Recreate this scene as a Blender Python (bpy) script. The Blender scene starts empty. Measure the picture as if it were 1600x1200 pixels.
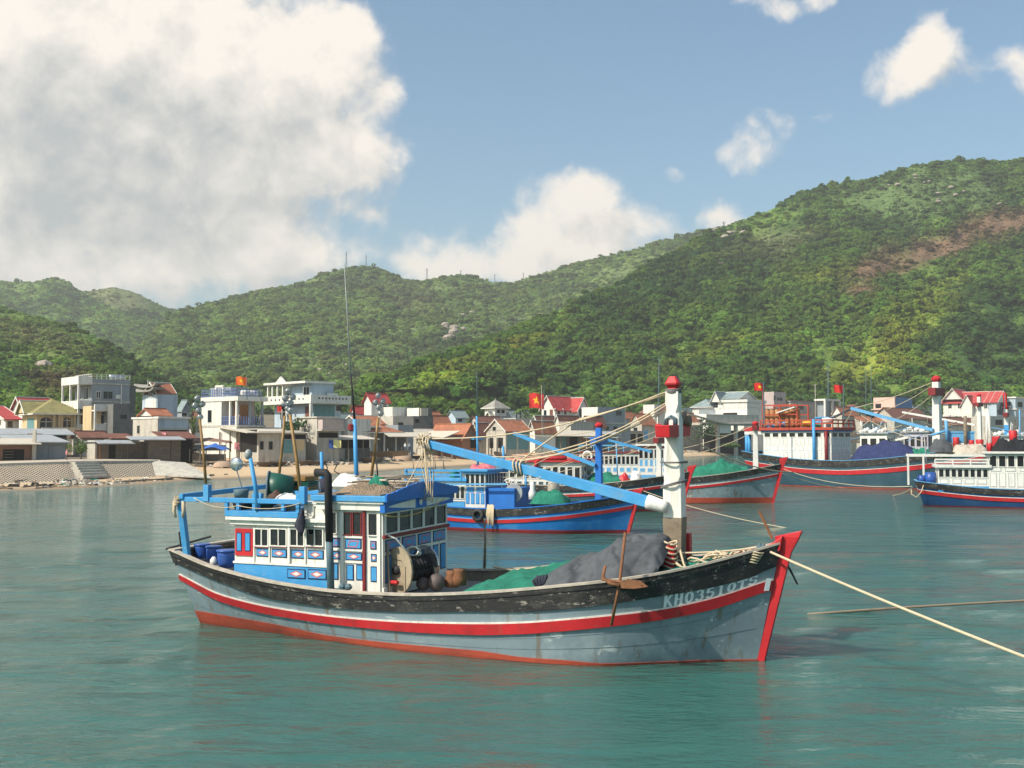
import bpy, math, random
import numpy as np
from mathutils import Matrix, Vector

random.seed(7)
RNG = np.random.default_rng(11)
SC = bpy.context.scene
COL = SC.collection

# ------------------------------------------------------------------ camera
F, H, HZ = 1756.0, 4.5, 690.0          # focal length and horizon, in pixels of a 1600 px wide picture
PITCH = math.atan((HZ - 600) / F)
cam_d = bpy.data.cameras.new('camera')
cam = bpy.data.objects.new('camera', cam_d)
COL.objects.link(cam)
cam.location = (0, 0, H)
cam.rotation_euler = (math.radians(90) + PITCH, 0, 0)
cam_d.sensor_width = 36
cam_d.sensor_fit = 'HORIZONTAL'
cam_d.lens = 36 * F / 1600
cam_d.clip_start = 0.5
cam_d.clip_end = 20000
SC.camera = cam

# ------------------------------------------------------------------ exposure
SC.view_settings.view_transform = 'Standard'
SC.view_settings.look = 'None'
SC.view_settings.gamma = 1
SC.view_settings.use_curve_mapping = False
SC.view_settings.exposure = 0.54
SC.render.engine = 'CYCLES'
SC.cycles.max_bounces = 6
SC.cycles.diffuse_bounces = 2
SC.cycles.glossy_bounces = 3
SC.cycles.transmission_bounces = 4
SC.cycles.transparent_max_bounces = 8
SC.cycles.volume_bounces = 0
SC.cycles.caustics_reflective = False
SC.cycles.caustics_refractive = False
SC.cycles.use_denoising = True

# ------------------------------------------------------------------ sun
SUN_DIR = Vector((-0.85, -0.53, 0.0)).normalized()
SUN_EL = math.radians(43)
to_sun = Vector((SUN_DIR.x * math.cos(SUN_EL), SUN_DIR.y * math.cos(SUN_EL), math.sin(SUN_EL)))
sun_d = bpy.data.lights.new('sun', 'SUN')
sun_d.energy = 4.0
sun_d.angle = math.radians(0.53)
sun_d.color = (1.0, 0.925, 0.79)
sun = bpy.data.objects.new('sun', sun_d)
COL.objects.link(sun)
sun.rotation_euler = to_sun.to_track_quat('Z', 'Y').to_euler()
sun.location = (-100, -60, 120)

def sky_dir(px, py):
 """azimuth, elevation of a photo point"""
 return math.atan((px - 800) / F), math.atan((HZ - py) / F)

# ------------------------------------------------------------------ sky
def build_world():
 w = bpy.data.worlds.new('World')
 SC.world = w
 w.use_nodes = True
 nt = w.node_tree
 nt.nodes.clear()
 N, L = nt.nodes.new, nt.links.new
 out = N('ShaderNodeOutputWorld')
 bg = N('ShaderNodeBackground')
 bg.inputs['Strength'].default_value = 0.102
 L(bg.outputs[0], out.inputs['Surface'])
 sky = N('ShaderNodeTexSky')
 sky.sky_type = 'NISHITA'
 sky.sun_disc = False
 sky.sun_elevation = SUN_EL
 sky.sun_rotation = math.atan2(SUN_DIR.x, SUN_DIR.y)
 sky.air_density = 1.1
 sky.dust_density = 1.9
 sky.ozone_density = 1.4
 # density of the cumulus clouds over (azimuth, elevation), as a node group used twice (the second look, nearer the sun, shades them)
 g = bpy.data.node_groups.new('cloud_density', 'ShaderNodeTree')
 g.interface.new_socket('P', in_out='INPUT', socket_type='NodeSocketVector')
 g.interface.new_socket('D', in_out='OUTPUT', socket_type='NodeSocketFloat')
 g.interface.new_socket('S', in_out='OUTPUT', socket_type='NodeSocketFloat')
 GN, GL = g.nodes.new, g.links.new
 gi, go = GN('NodeGroupInput'), GN('NodeGroupOutput')

 def math_(op, a, b=None, c=None):
  n = GN('ShaderNodeMath')
  n.operation = op
  for k, v in enumerate((a, b, c)):
   if v is None:
    continue
   if isinstance(v, (int, float)):
    n.inputs[k].default_value = v
   else:
    GL(v, n.inputs[k])
  return n.outputs[0]

 def noise(scale, det, rough, vec, dist=0.0):
  n = GN('ShaderNodeTexNoise')
  n.inputs['Scale'].default_value = scale
  n.inputs['Detail'].default_value = det
  n.inputs['Roughness'].default_value = rough
  n.inputs['Distortion'].default_value = dist
  GL(vec, n.inputs['Vector'])
  return n
 P = gi.outputs[0]
 # wobble the look-up so that no cloud has a smooth edge
 wn = noise(9.0, 5, 0.6, P)
 sub = GN('ShaderNodeVectorMath'); sub.operation = 'SUBTRACT'
 GL(wn.outputs['Color'], sub.inputs[0]); sub.inputs[1].default_value = (.5, .5, .5)
 scl = GN('ShaderNodeVectorMath'); scl.operation = 'SCALE'
 GL(sub.outputs[0], scl.inputs[0]); scl.inputs['Scale'].default_value = 0.075
 add = GN('ShaderNodeVectorMath'); add.operation = 'ADD'
 GL(P, add.inputs[0]); GL(scl.outputs[0], add.inputs[1])
 Q = add.outputs[0]
 blobs = [  # px, py, rx, ry, weight
  (40, 60, 290, 120, 1.2), (320, 60, 140, 95, .95), (60, 240, 300, 150, 1.3), (330, 220, 160, 100, 1.1),
  (450, 95, 60, 55, .8), (548, 58, 36, 36, .95), (500, 130, 40, 30, .5), (500, 225, 100, 62, 1.0), (585, 235, 46, 34, .95), (470, 285, 80, 34, .8), (120, 390, 280, 85, 1.1),
  (350, 390, 120, 60, .9), (480, 410, 60, 26, .9), (30, 410, 120, 50, .7), (-350, 230, 420, 260, 1.2),
  (900, 330, 75, 62, 1.05), (905, 285, 42, 38, .7), (970, 350, 60, 45, .7), (850, 400, 150, 45, 1.0), (700, 425, 85, 28, .9), (1050, 360, 75, 32, .75),
  (1130, 330, 38, 26, .85), (1180, 340, 40, 18, .6),
  (1170, 230, 50, 38, .92), (1060, 260, 24, 18, .58), (1422, 146, 56, 46, 1.15), (1468, 94, 38, 44, 1.0), (1592, 152, 46, 40, .82), (1208, 12, 44, 26, .82), (1275, 8, 26, 16, .55),
  (608, 135, 26, 26, .62), (560, 335, 36, 20, .62), (1285, 200, 24, 12, .25), (1850, 330, 180, 70, .8), (2200, 180, 200, 100, .8),
 ]
 total = None
 for px, py, rx, ry, wt in blobs:
  az, el = sky_dir(px, py)
  s = GN('ShaderNodeVectorMath'); s.operation = 'SUBTRACT'
  GL(Q, s.inputs[0]); s.inputs[1].default_value = (az, el, 0)
  m = GN('ShaderNodeVectorMath'); m.operation = 'MULTIPLY'
  GL(s.outputs[0], m.inputs[0]); m.inputs[1].default_value = (F / rx, F / ry, 0)
  d = GN('ShaderNodeVectorMath'); d.operation = 'DOT_PRODUCT'
  GL(m.outputs[0], d.inputs[0]); GL(m.outputs[0], d.inputs[1])
  e = math_('EXPONENT', math_('MULTIPLY', d.outputs['Value'], -0.9))
  e = math_('MULTIPLY', e, wt)
  total = e if total is None else math_('ADD', total, e)
 # other clouds of the same kind all round, away from the part of the sky in the picture
 sx = GN('ShaderNodeSeparateXYZ'); GL(P, sx.inputs[0])
 aw = math_('ABSOLUTE', sx.outputs[0])
 away = math_('SMOOTH_MIN', math_('MAXIMUM', math_('MULTIPLY', math_('SUBTRACT', aw, 0.62), 3.0), math_('MULTIPLY', math_('SUBTRACT', sx.outputs[1], 0.52), 3.0)), 1.0, 0.1)
 away = math_('MAXIMUM', away, 0.0)
 big = noise(2.6, 3, 0.5, P)
 bigv = math_('MULTIPLY', math_('MULTIPLY', math_('SUBTRACT', big.outputs['Fac'], 0.5), 6.0), away)
 total = math_('ADD', total, math_('MAXIMUM', bigv, 0.0))
 total = math_('MULTIPLY', math_('SUBTRACT', 1.0, math_('EXPONENT', math_('MULTIPLY', total, -1.15))), 1.35)
 fine = noise(20.0, 7, 0.62, P, 0.25)
 f2 = math_('SUBTRACT', fine.outputs['Fac'], 0.5)
 dens = math_('ADD', total, math_('MULTIPLY', f2, 1.5))
 mid = noise(7.0, 4, 0.55, P, 0.2)
 dens = math_('ADD', dens, math_('MULTIPLY', math_('SUBTRACT', mid.outputs['Fac'], 0.5), 1.5))
 dens = math_('MULTIPLY', dens, math_('MINIMUM', math_('MULTIPLY', total, 4.0), 1.0))
 GL(dens, go.inputs[0])
 # cloud bases: grey undersides of the big banks
 sh = None
 for px, py, rx, ry, wt in [(230, 225, 230, 50, 1.5), (80, 300, 200, 50, 1.2), (270, 390, 170, 30, .9), (330, 330, 180, 26, .6), (90, 150, 120, 24, .5), (-300, 260, 400, 90, .9), (930, 352, 60, 18, .35), (120, 190, 160, 30, .4)]:
  az, el = sky_dir(px, py)
  s = GN('ShaderNodeVectorMath'); s.operation = 'SUBTRACT'
  GL(Q, s.inputs[0]); s.inputs[1].default_value = (az, el, 0)
  m = GN('ShaderNodeVectorMath'); m.operation = 'MULTIPLY'
  GL(s.outputs[0], m.inputs[0]); m.inputs[1].default_value = (F / rx, F / ry, 0)
  d = GN('ShaderNodeVectorMath'); d.operation = 'DOT_PRODUCT'
  GL(m.outputs[0], d.inputs[0]); GL(m.outputs[0], d.inputs[1])
  e = math_('MULTIPLY', math_('EXPONENT', math_('MULTIPLY', d.outputs['Value'], -1.0)), wt)
  sh = e if sh is None else math_('ADD', sh, e)
 sh = math_('ADD', sh, math_('MULTIPLY', bigv, .35))
 sh = math_('SUBTRACT', 1.0, math_('EXPONENT', math_('MULTIPLY', sh, -1.0)))
 GL(sh, go.inputs[1])
 # ---- use it
 tc = N('ShaderNodeTexCoord')
 sep = N('ShaderNodeSeparateXYZ'); L(tc.outputs['Generated'], sep.inputs[0])

 def wm(op, a, b=None, c=None, clamp=False):
  n = N('ShaderNodeMath'); n.operation = op; n.use_clamp = clamp
  for k, v in enumerate((a, b, c)):
   if v is None:
    continue
   if isinstance(v, (int, float)):
    n.inputs[k].default_value = v
   else:
    L(v, n.inputs[k])
  return n.outputs[0]
 az = wm('ARCTAN2', sep.outputs[0], sep.outputs[1])
 el = wm('ARCSINE', sep.outputs[2])
 cmb = N('ShaderNodeCombineXYZ'); L(az, cmb.inputs[0]); L(el, cmb.inputs[1])
 d1 = N('ShaderNodeGroup'); d1.node_tree = g; L(cmb.outputs[0], d1.inputs[0])
 off = N('ShaderNodeVectorMath'); off.operation = 'ADD'; L(cmb.outputs[0], off.inputs[0]); off.inputs[1].default_value = (-0.016, 0.026, 0)
 d2 = N('ShaderNodeGroup'); d2.node_tree = g; L(off.outputs[0], d2.inputs[0])
 a = N('ShaderNodeMapRange'); a.interpolation_type = 'SMOOTHSTEP'
 L(d1.outputs[0], a.inputs['Value'])
 a.inputs['From Min'].default_value = 0.36; a.inputs['From Max'].default_value = 1.02
 # light: thin towards the sun is bright, a lot of cloud in between is grey
 rel = wm('MULTIPLY', wm('SUBTRACT', d1.outputs[0], d2.outputs[0]), 1.0)
 lit_v = wm('ADD', wm('SUBTRACT', 0.86, wm('MULTIPLY', d1.outputs[1], 0.85)), rel, None, True)
 cc = N('ShaderNodeMix'); cc.data_type = 'RGBA'
 L(lit_v, cc.inputs['Factor'])
 k = 1 / 0.102
 cc.inputs['A'].default_value = (0.355 * k, 0.37 * k, 0.37 * k, 1)
 cc.inputs['B'].default_value = (0.76 * k, 0.70 * k, 0.625 * k, 1)
 tint = N('ShaderNodeMix'); tint.data_type = 'RGBA'; tint.blend_type = 'MULTIPLY'
 tint.inputs['Factor'].default_value = 1.0
 L(sky.outputs[0], tint.inputs['A']); tint.inputs['B'].default_value = (.86, 1.02, 1.03, 1)
 mx = N('ShaderNodeMix'); mx.data_type = 'RGBA'
 fac = wm('MULTIPLY', a.outputs[0], 0.96)
 L(fac, mx.inputs['Factor'])
 L(tint.outputs['Result'], mx.inputs['A']); L(cc.outputs['Result'], mx.inputs['B'])
 L(mx.outputs['Result'], bg.inputs['Color'])
 w.cycles.sampling_method = 'MANUAL'
 w.cycles.sample_map_resolution = 512

build_world()

# ================================================================== helpers
def ray(px, py):
 r = np.array([(px - 800) / F, 0, 0.0])
 v = -(py - 600) / F
 ca, sa = math.cos(PITCH), math.sin(PITCH)
 return r + np.array([0, ca - v * sa, sa + v * ca])

CAM = np.array([0, 0, H])

def ground(px, py, z=0.0):
 r = ray(px, py)
 return CAM + (z - H) / r[2] * r

def at(px, py, Y):
 """the point seen at (px, py) at the distance Y straight ahead"""
 r = ray(px, py)
 return CAM + Y / r[1] * r

def proj(P):
 P = np.asarray(P, float) - CAM
 ca, sa = math.cos(PITCH), math.sin(PITCH)
 d = P[1] * ca + P[2] * sa
 return np.array([800 + F * P[0] / d, 600 - F * (-P[1] * sa + P[2] * ca) / d])

class MB:
 """collects faces; build() links them as one mesh object"""

 def __init__(s):
  s.v, s.f, s.m, s.sm, s.cur, s.smooth = [], [], [], [], 0, False

 def mat(s, i):
  s.cur = i
  return s

 def add(s, vs, fs):
  b = len(s.v)
  s.v += [tuple(map(float, p)) for p in vs]
  for f in fs:
   s.f.append(tuple(b + i for i in f))
   s.m.append(s.cur)
   s.sm.append(s.smooth)
  return s

 def poly(s, *pts):
  return s.add(pts, [tuple(range(len(pts)))])

 def bx(s, x0, x1, y0, y1, z0, z1):
  vs = [(x0, y0, z0), (x1, y0, z0), (x1, y1, z0), (x0, y1, z0), (x0, y0, z1), (x1, y0, z1), (x1, y1, z1), (x0, y1, z1)]
  return s.add(vs, [(0, 3, 2, 1), (4, 5, 6, 7), (0, 1, 5, 4), (1, 2, 6, 5), (2, 3, 7, 6), (3, 0, 4, 7)])

 def hexa(s, lo, hi):
  """a box from two quads of four points each"""
  return s.add(list(lo) + list(hi), [(0, 3, 2, 1), (4, 5, 6, 7), (0, 1, 5, 4), (1, 2, 6, 5), (2, 3, 7, 6), (3, 0, 4, 7)])

 def bar(s, p, q, w, h=None, up=(0, 0, 1), w2=None, h2=None):
  h = w if h is None else h
  w2 = w if w2 is None else w2
  h2 = h if h2 is None else h2
  p, q = Vector(p), Vector(q)
  d = (q - p).normalized()
  u = Vector(up)
  if abs(d.dot(u)) > .98:
   u = Vector((1, 0, 0))
  a = d.cross(u).normalized()
  b = a.cross(d).normalized()
  lo = [p + a * (sx * w / 2) + b * (sy * h / 2) for sx, sy in ((-1, -1), (1, -1), (1, 1), (-1, 1))]
  hi = [q + a * (sx * w2 / 2) + b * (sy * h2 / 2) for sx, sy in ((-1, -1), (1, -1), (1, 1), (-1, 1))]
  return s.hexa(lo, hi)

 def tube(s, pts, r, n=6, r2=None, cap=True):
  pts = [Vector(p) for p in pts]
  r2 = r if r2 is None else r2
  prev = None
  rings = []
  for i, p in enumerate(pts):
   d = (pts[min(i + 1, len(pts) - 1)] - pts[max(i - 1, 0)]).normalized()
   if prev is None:
    a = d.cross(Vector((0, 0, 1)) if abs(d.z) < .9 else Vector((1, 0, 0))).normalized()
   else:
    a = (prev - d * prev.dot(d)).normalized()
   prev = a
   b = d.cross(a)
   rr = r + (r2 - r) * i / max(1, len(pts) - 1)
   rings.append([p + (a * math.cos(2 * math.pi * k / n) + b * math.sin(2 * math.pi * k / n)) * rr for k in range(n)])
  s.loft(rings, True, cap)
  return s

 def loft(s, rings, closed=True, cap=False):
  n = len(rings[0])
  vs = [p for r in rings for p in r]
  fs = []
  for i in range(len(rings) - 1):
   for k in range(n if closed else n - 1):
    k2 = (k + 1) % n
    fs.append((i * n + k, i * n + k2, (i + 1) * n + k2, (i + 1) * n + k))
  if cap:
   fs.append(tuple(range(n))[::-1])
   fs.append(tuple((len(rings) - 1) * n + k for k in range(n)))
  old = s.smooth
  s.add(vs, fs)
  return s

 def lathe(s, prof, n=16, c=(0, 0, 0), axis='z', cap=True):
  rings = []
  for r, h in prof:
   ring = []
   for k in range(n):
    t = 2 * math.pi * k / n
    u, v = r * math.cos(t), r * math.sin(t)
    p = {'z': (u, v, h), 'x': (h, u, v), 'y': (u, h, v)}[axis]
    ring.append((p[0] + c[0], p[1] + c[1], p[2] + c[2]))
   rings.append(ring)
  return s.loft(rings, True, cap)

 def prism(s, poly, a0, a1, axis='y'):
  """2-D outline pushed along an axis; outline coordinates are (x,z) for y, (y,z) for x, (x,y) for z"""
  def P(p, a):
   return {'y': (p[0], a, p[1]), 'x': (a, p[0], p[1]), 'z': (p[0], p[1], a)}[axis]
  return s.loft([[P(p, a0) for p in poly], [P(p, a1) for p in poly]], True, True)

 def build(s, name, mats, parent=None, bevel=0, smooth=None):
  me = bpy.data.meshes.new(name)
  me.from_pydata(s.v, [], s.f)
  mats = mats if isinstance(mats, (list, tuple)) else [mats]
  for m in mats:
   me.materials.append(m)
  me.polygons.foreach_set('material_index', [min(i, len(mats) - 1) for i in s.m])
  if smooth is None:
   me.polygons.foreach_set('use_smooth', s.sm)
  else:
   me.polygons.foreach_set('use_smooth', [smooth] * len(s.f))
  me.update()
  o = bpy.data.objects.new(name, me)
  COL.objects.link(o)
  if parent is not None:
   o.parent = parent
  if bevel:
   b = o.modifiers.new('bevel', 'BEVEL')
   b.width = bevel
   b.segments = 2
   b.limit_method = 'ANGLE'
  return o

def empty(name, label=None, cat=None, group=None, M=None, loc=None, rotz=0):
 o = bpy.data.objects.new(name, None)
 o.empty_display_size = .2
 COL.objects.link(o)
 if M is not None:
  o.matrix_world = M
 elif loc is not None:
  o.location = loc
  o.rotation_euler = (0, 0, rotz)
 tag(o, label, cat, group)
 return o

def tag(o, label=None, cat=None, group=None, kind=None):
 for k, v in (('label', label), ('category', cat), ('group', group), ('kind', kind)):
  if v:
   o[k] = v
 return o

def copy_tree(o, parent=None):
 c = o.copy()
 COL.objects.link(c)
 if parent is not None:
  c.parent = parent
 for ch in list(o.children):
  copy_tree(ch, c)
 return c

def bez(p0, p1, sag=0.0, n=10):
 p0, p1 = Vector(p0), Vector(p1)
 return [p0.lerp(p1, t / n) - Vector((0, 0, 4 * sag * (t / n) * (1 - t / n))) for t in range(n + 1)]

# ---- numpy noise
def vnoise(x, y, seed=0):
 xi, yi = np.floor(x).astype(np.int64), np.floor(y).astype(np.int64)
 xf, yf = x - xi, y - yi
 u, v = xf * xf * (3 - 2 * xf), yf * yf * (3 - 2 * yf)

 def h(a, b):
  n = (a * 374761393 + b * 668265263 + seed * 982451653) & 0x7fffffff
  n = ((n ^ (n >> 13)) * 1274126177) & 0x7fffffff
  n = (n ^ (n >> 16)) & 0xffff
  return n / 65535.0
 return (h(xi, yi) * (1 - u) + h(xi + 1, yi) * u) * (1 - v) + (h(xi, yi + 1) * (1 - u) + h(xi + 1, yi + 1) * u) * v

def fbm(x, y, octv=4, seed=0, gain=.5):
 x, y = np.asarray(x, float), np.asarray(y, float)
 t, a, n = 0, 1.0, 0
 for o in range(octv):
  t = t + a * (vnoise(x, y, seed + o) - .5)
  n += a
  a *= gain
  x, y = x * 2.03 + 17.1, y * 2.03 - 9.7
 return t / n * 2

# ================================================================== materials
MATS = {}

def mat(name, col, rough=.6, var=.18, scale=3.0, bump=.15, bscale=30.0, dirt=None, dirt_amt=.35, dscale=1.6, metal=0.0, spec=.35, streak=False, chips=None, chip_amt=.3, chip_scale=22.0, rust=0.0):
 if name in MATS:
  return MATS[name]
 m = bpy.data.materials.new(name)
 MATS[name] = m
 m.use_nodes = True
 nt = m.node_tree
 N, L = nt.nodes.new, nt.links.new
 p = nt.nodes['Principled BSDF']
 tc = N('ShaderNodeTexCoord')
 oi = N('ShaderNodeObjectInfo')
 va = N('ShaderNodeVectorMath'); va.operation = 'ADD'
 L(tc.outputs['Object'], va.inputs[0])
 sc = N('ShaderNodeVectorMath'); sc.operation = 'SCALE'
 sc.inputs[0].default_value = (37, 19, 53)
 L(oi.outputs['Random'], sc.inputs['Scale'])
 L(sc.outputs[0], va.inputs[1])
 vec = va.outputs[0]
 n = N('ShaderNodeTexNoise')
 n.inputs['Scale'].default_value = scale; n.inputs['Detail'].default_value = 6; n.inputs['Roughness'].default_value = .65
 L(vec, n.inputs['Vector'])
 mx = N('ShaderNodeMix'); mx.data_type = 'RGBA'
 L(n.outputs['Fac'], mx.inputs['Factor'])
 mx.inputs['A'].default_value = (*[max(0, c * (1 - 2 * var)) for c in col], 1)
 mx.inputs['B'].default_value = (*[min(.92, c * (1 + 2 * var)) for c in col], 1)
 out = mx.outputs['Result']
 if dirt:
  d = N('ShaderNodeTexNoise')
  d.inputs['Scale'].default_value = dscale; d.inputs['Detail'].default_value = 8; d.inputs['Roughness'].default_value = .7
  if streak:
   mp = N('ShaderNodeMapping'); mp.inputs['Scale'].default_value = (3.0, 3.0, .35)
   L(vec, mp.inputs['Vector']); L(mp.outputs[0], d.inputs['Vector'])
  else:
   L(vec, d.inputs['Vector'])
  r = N('ShaderNodeMapRange')
  r.inputs['From Min'].default_value = .5; r.inputs['From Max'].default_value = .78
  r.inputs['To Max'].default_value = min(1, dirt_amt * 2)
  L(d.outputs['Fac'], r.inputs['Value'])
  m2 = N('ShaderNodeMix'); m2.data_type = 'RGBA'
  L(r.outputs[0], m2.inputs['Factor']); L(out, m2.inputs['A']); m2.inputs['B'].default_value = (*dirt, 1)
  out = m2.outputs['Result']
 if chips:
  d = N('ShaderNodeTexNoise')
  d.inputs['Scale'].default_value = chip_scale; d.inputs['Detail'].default_value = 5; d.inputs['Roughness'].default_value = .75
  mp = N('ShaderNodeMapping'); mp.inputs['Scale'].default_value = (.35, 1, 1)
  L(vec, mp.inputs['Vector']); L(mp.outputs[0], d.inputs['Vector'])
  r = N('ShaderNodeMapRange')
  r.inputs['From Min'].default_value = .70 - chip_amt * .25; r.inputs['From Max'].default_value = .74 - chip_amt * .25
  L(d.outputs['Fac'], r.inputs['Value'])
  m2 = N('ShaderNodeMix'); m2.data_type = 'RGBA'
  L(r.outputs[0], m2.inputs['Factor']); L(out, m2.inputs['A']); m2.inputs['B'].default_value = (*chips, 1)
  out = m2.outputs['Result']
 if rust:
  d = N('ShaderNodeTexNoise')
  d.inputs['Scale'].default_value = 1.0; d.inputs['Detail'].default_value = 4; d.inputs['Roughness'].default_value = .6
  mp = N('ShaderNodeMapping'); mp.inputs['Scale'].default_value = (5, 5, .45)
  L(vec, mp.inputs['Vector']); L(mp.outputs[0], d.inputs['Vector'])
  r = N('ShaderNodeMapRange')
  r.inputs['From Min'].default_value = .57; r.inputs['From Max'].default_value = .72; r.inputs['To Max'].default_value = rust
  L(d.outputs['Fac'], r.inputs['Value'])
  m2 = N('ShaderNodeMix'); m2.data_type = 'RGBA'
  L(r.outputs[0], m2.inputs['Factor']); L(out, m2.inputs['A']); m2.inputs['B'].default_value = (.17, .11, .06, 1)
  out = m2.outputs['Result']
 L(out, p.inputs['Base Color'])
 p.inputs['Roughness'].default_value = rough
 p.inputs['Metallic'].default_value = metal
 p.inputs['Specular IOR Level'].default_value = spec
 if bump:
  b = N('ShaderNodeBump'); b.inputs['Strength'].default_value = bump; b.inputs['Distance'].default_value = .02
  bn = N('ShaderNodeTexNoise'); bn.inputs['Scale'].default_value = bscale; bn.inputs['Detail'].default_value = 4
  L(vec, bn.inputs['Vector']); L(bn.outputs['Fac'], b.inputs['Height']); L(b.outputs[0], p.inputs['Normal'])
 return m

DIRT = (.10, .085, .065)
RUST = (.16, .06, .025)
m_white = mat('white_paint', (.76, .73, .66), .5, .07, 2.0, .15, 25, (.36, .33, .27), .40, 2.6, streak=True, rust=.28)
m_cream = mat('weathered_wood', (.46, .40, .33), .8, .22, 5, .35, 40, (.2, .17, .14), .4, 3)
m_blue = mat('light_blue_paint', (.055, .29, .58), .5, .14, 2.5, .12, 25, (.20, .30, .36), .30, 2.5, chips=(.33, .37, .38), chip_amt=.24, chip_scale=9, rust=.25)
m_blue2 = mat('strong_blue_paint', (.02, .15, .50), .45, .14, 2.5, .12, 25, (.05, .11, .2), .25, 2)
m_navy = mat('navy_paint', (.012, .02, .075), .5, .2, 3, .05)
m_red = mat('red_paint', (.50, .022, .028), .45, .16, 2, .12, 30, (.20, .03, .03), .45, 2.2, chips=(.36, .15, .12), chip_amt=.24, chip_scale=9, rust=.3)
m_frame = mat('faded_orange_red_paint', (.40, .055, .028), .6, .2, 2, .12, 20, (.2, .06, .04), .4, 2)
m_dkred = mat('dark_red_paint', (.20, .02, .022), .5, .2, 3, .12, 30)
m_boot = mat('antifouling_red', (.40, .065, .035), .75, .18, 1.6, .3, 14, (.2, .05, .035), .5, 1.2, chips=(.33, .22, .17), chip_amt=.08)
m_pink = mat('pink_paint', (.55, .14, .16), .5, .1)
m_black = mat('black_tarred_wood', (.026, .025, .025), .75, .35, 3, .6, 22, (.12, .11, .095), .75, 2.0, chips=(.28, .25, .21), chip_amt=.42, chip_scale=9)
m_hull = mat('grey_blue_hull_paint', (.20, .255, .285), .42, .12, 1.2, .18, 9, (.34, .39, .40), .5, 1.4, chips=(.46, .49, .48), chip_amt=.36, chip_scale=2.6, rust=.9)  # large pale chips: worn paint, and rippling light put into the colour
m_glass = mat('window_glass', (.012, .016, .02), .08, .3, 1.5, .03, 3, spec=.5)
m_steel = mat('worn_steel', (.085, .15, .18), .65, .35, 5, .3, 30, (.11, .09, .075), .6, 5)
m_sooty = mat('sooty_pipe', (.020, .019, .021), .7, .4, 4, .3, 30)
m_rust = mat('rusty_iron', (.22, .095, .045), .85, .35, 8, .5, 50, (.07, .04, .03), .4, 6)
m_rope = mat('pale_rope', (.55, .44, .30), .9, .25, 30, .3, 60)
m_bamboo = mat('bamboo', (.27, .155, .05), .5, .35, 4, .1, 20, (.05, .03, .02), .4, 5)
m_barrel = mat('blue_plastic', (.025, .085, .33), .35, .15, 2, .05, 10, (.12, .15, .2), .25, 3)
m_dkgreen = mat('dark_green_plastic', (.012, .075, .055), .4, .2, 3, .05)
m_bulb = mat('clear_glass_lamp', (.75, .77, .75), .10, .45, 9, .1, 12, spec=.9, metal=.2)
_p = m_bulb.node_tree.nodes['Principled BSDF']
_p.inputs['Transmission Weight'].default_value = .6
_p.inputs['IOR'].default_value = 1.3
m_chrome = mat('polished_metal', (.55, .56, .55), .16, .15, 3, .05, 8, metal=.9)
m_oldwood = mat('old_grey_wood', (.23, .18, .13), .85, .3, 4, .45, 30, (.08, .065, .05), .5, 3)
m_deck = mat('deck_planks', (.26, .23, .20), .85, .25, 4, .4, 25, (.08, .07, .06), .5, 2)
m_dark = mat('painted_inside_shade', (.014, .013, .013), .9, .3)  # near-black colour standing in for the shade inside open fronts
m_cloth_white = mat('white_cloth', (.70, .68, .64), .9, .1, 6, .3, 20, (.32, .33, .36), .4, 6)
m_cloth_navy = mat('navy_cloth', (.035, .035, .055), .95, .2, 6, .3, 30)
m_number = mat('pale_number_paint', (.78, .80, .79), .5, .1, 8, .05, 20, (.32, .36, .38), .3, 10)

def net_mat(name, col, scale=60.0, strength=.8):
 m = mat(name, col, .95, .28, 2.2, 0, 1, tuple(c * .45 for c in col), .5, 5)
 nt = m.node_tree
 N, L = nt.nodes.new, nt.links.new
 p = nt.nodes['Principled BSDF']
 tc = N('ShaderNodeTexCoord')
 v = N('ShaderNodeTexVoronoi'); v.inputs['Scale'].default_value = scale
 n = N('ShaderNodeTexNoise'); n.inputs['Scale'].default_value = 9; n.inputs['Detail'].default_value = 6
 L(tc.outputs['Object'], v.inputs['Vector']); L(tc.outputs['Object'], n.inputs['Vector'])
 ad = N('ShaderNodeMath'); L(v.outputs['Distance'], ad.inputs[0]); L(n.outputs['Fac'], ad.inputs[1])
 b = N('ShaderNodeBump'); b.inputs['Strength'].default_value = strength; b.inputs['Distance'].default_value = .06
 L(ad.outputs[0], b.inputs['Height']); L(b.outputs[0], p.inputs['Normal'])
 return m

m_net = net_mat('green_fishing_net', (.03, .25, .165), 45)
m_net2 = net_mat('teal_fishing_net', (.025, .20, .15), 30)
m_tarp = net_mat('grey_shade_cloth', (.082, .088, .097), 140, .2)
m_blue_tarp = net_mat('blue_tarp', (.03, .04, .115), 12, .3)
# ================================================================== terrain
SH_PX = [-900, -300, 0, 100, 240, 300, 420, 520, 600, 720, 850, 1000, 1075, 1150, 1300, 1600, 2600]
SH_Y = [60, 88, 103, 107, 121, 132, 141, 155, 175, 208, 247, 304, 330, 385, 415, 440, 470]
G_D = [-60, -20, 0, 10, 35, 50, 62, 100, 160, 260, 500, 1200]
G_Z = [-2.2, -1.0, 0.0, .4, 1.15, 1.7, 2.0, 3.6, 7.0, 13.0, 22.0, 30.0]

def shore(px):
 return np.interp(px, SH_PX, SH_Y)

def px_of(x, y):
 return 800 + F * x / y

def gz(x, y):
 """ground height"""
 px = px_of(x, y)
 return np.interp(y - shore(px), G_D, G_Z)

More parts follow.
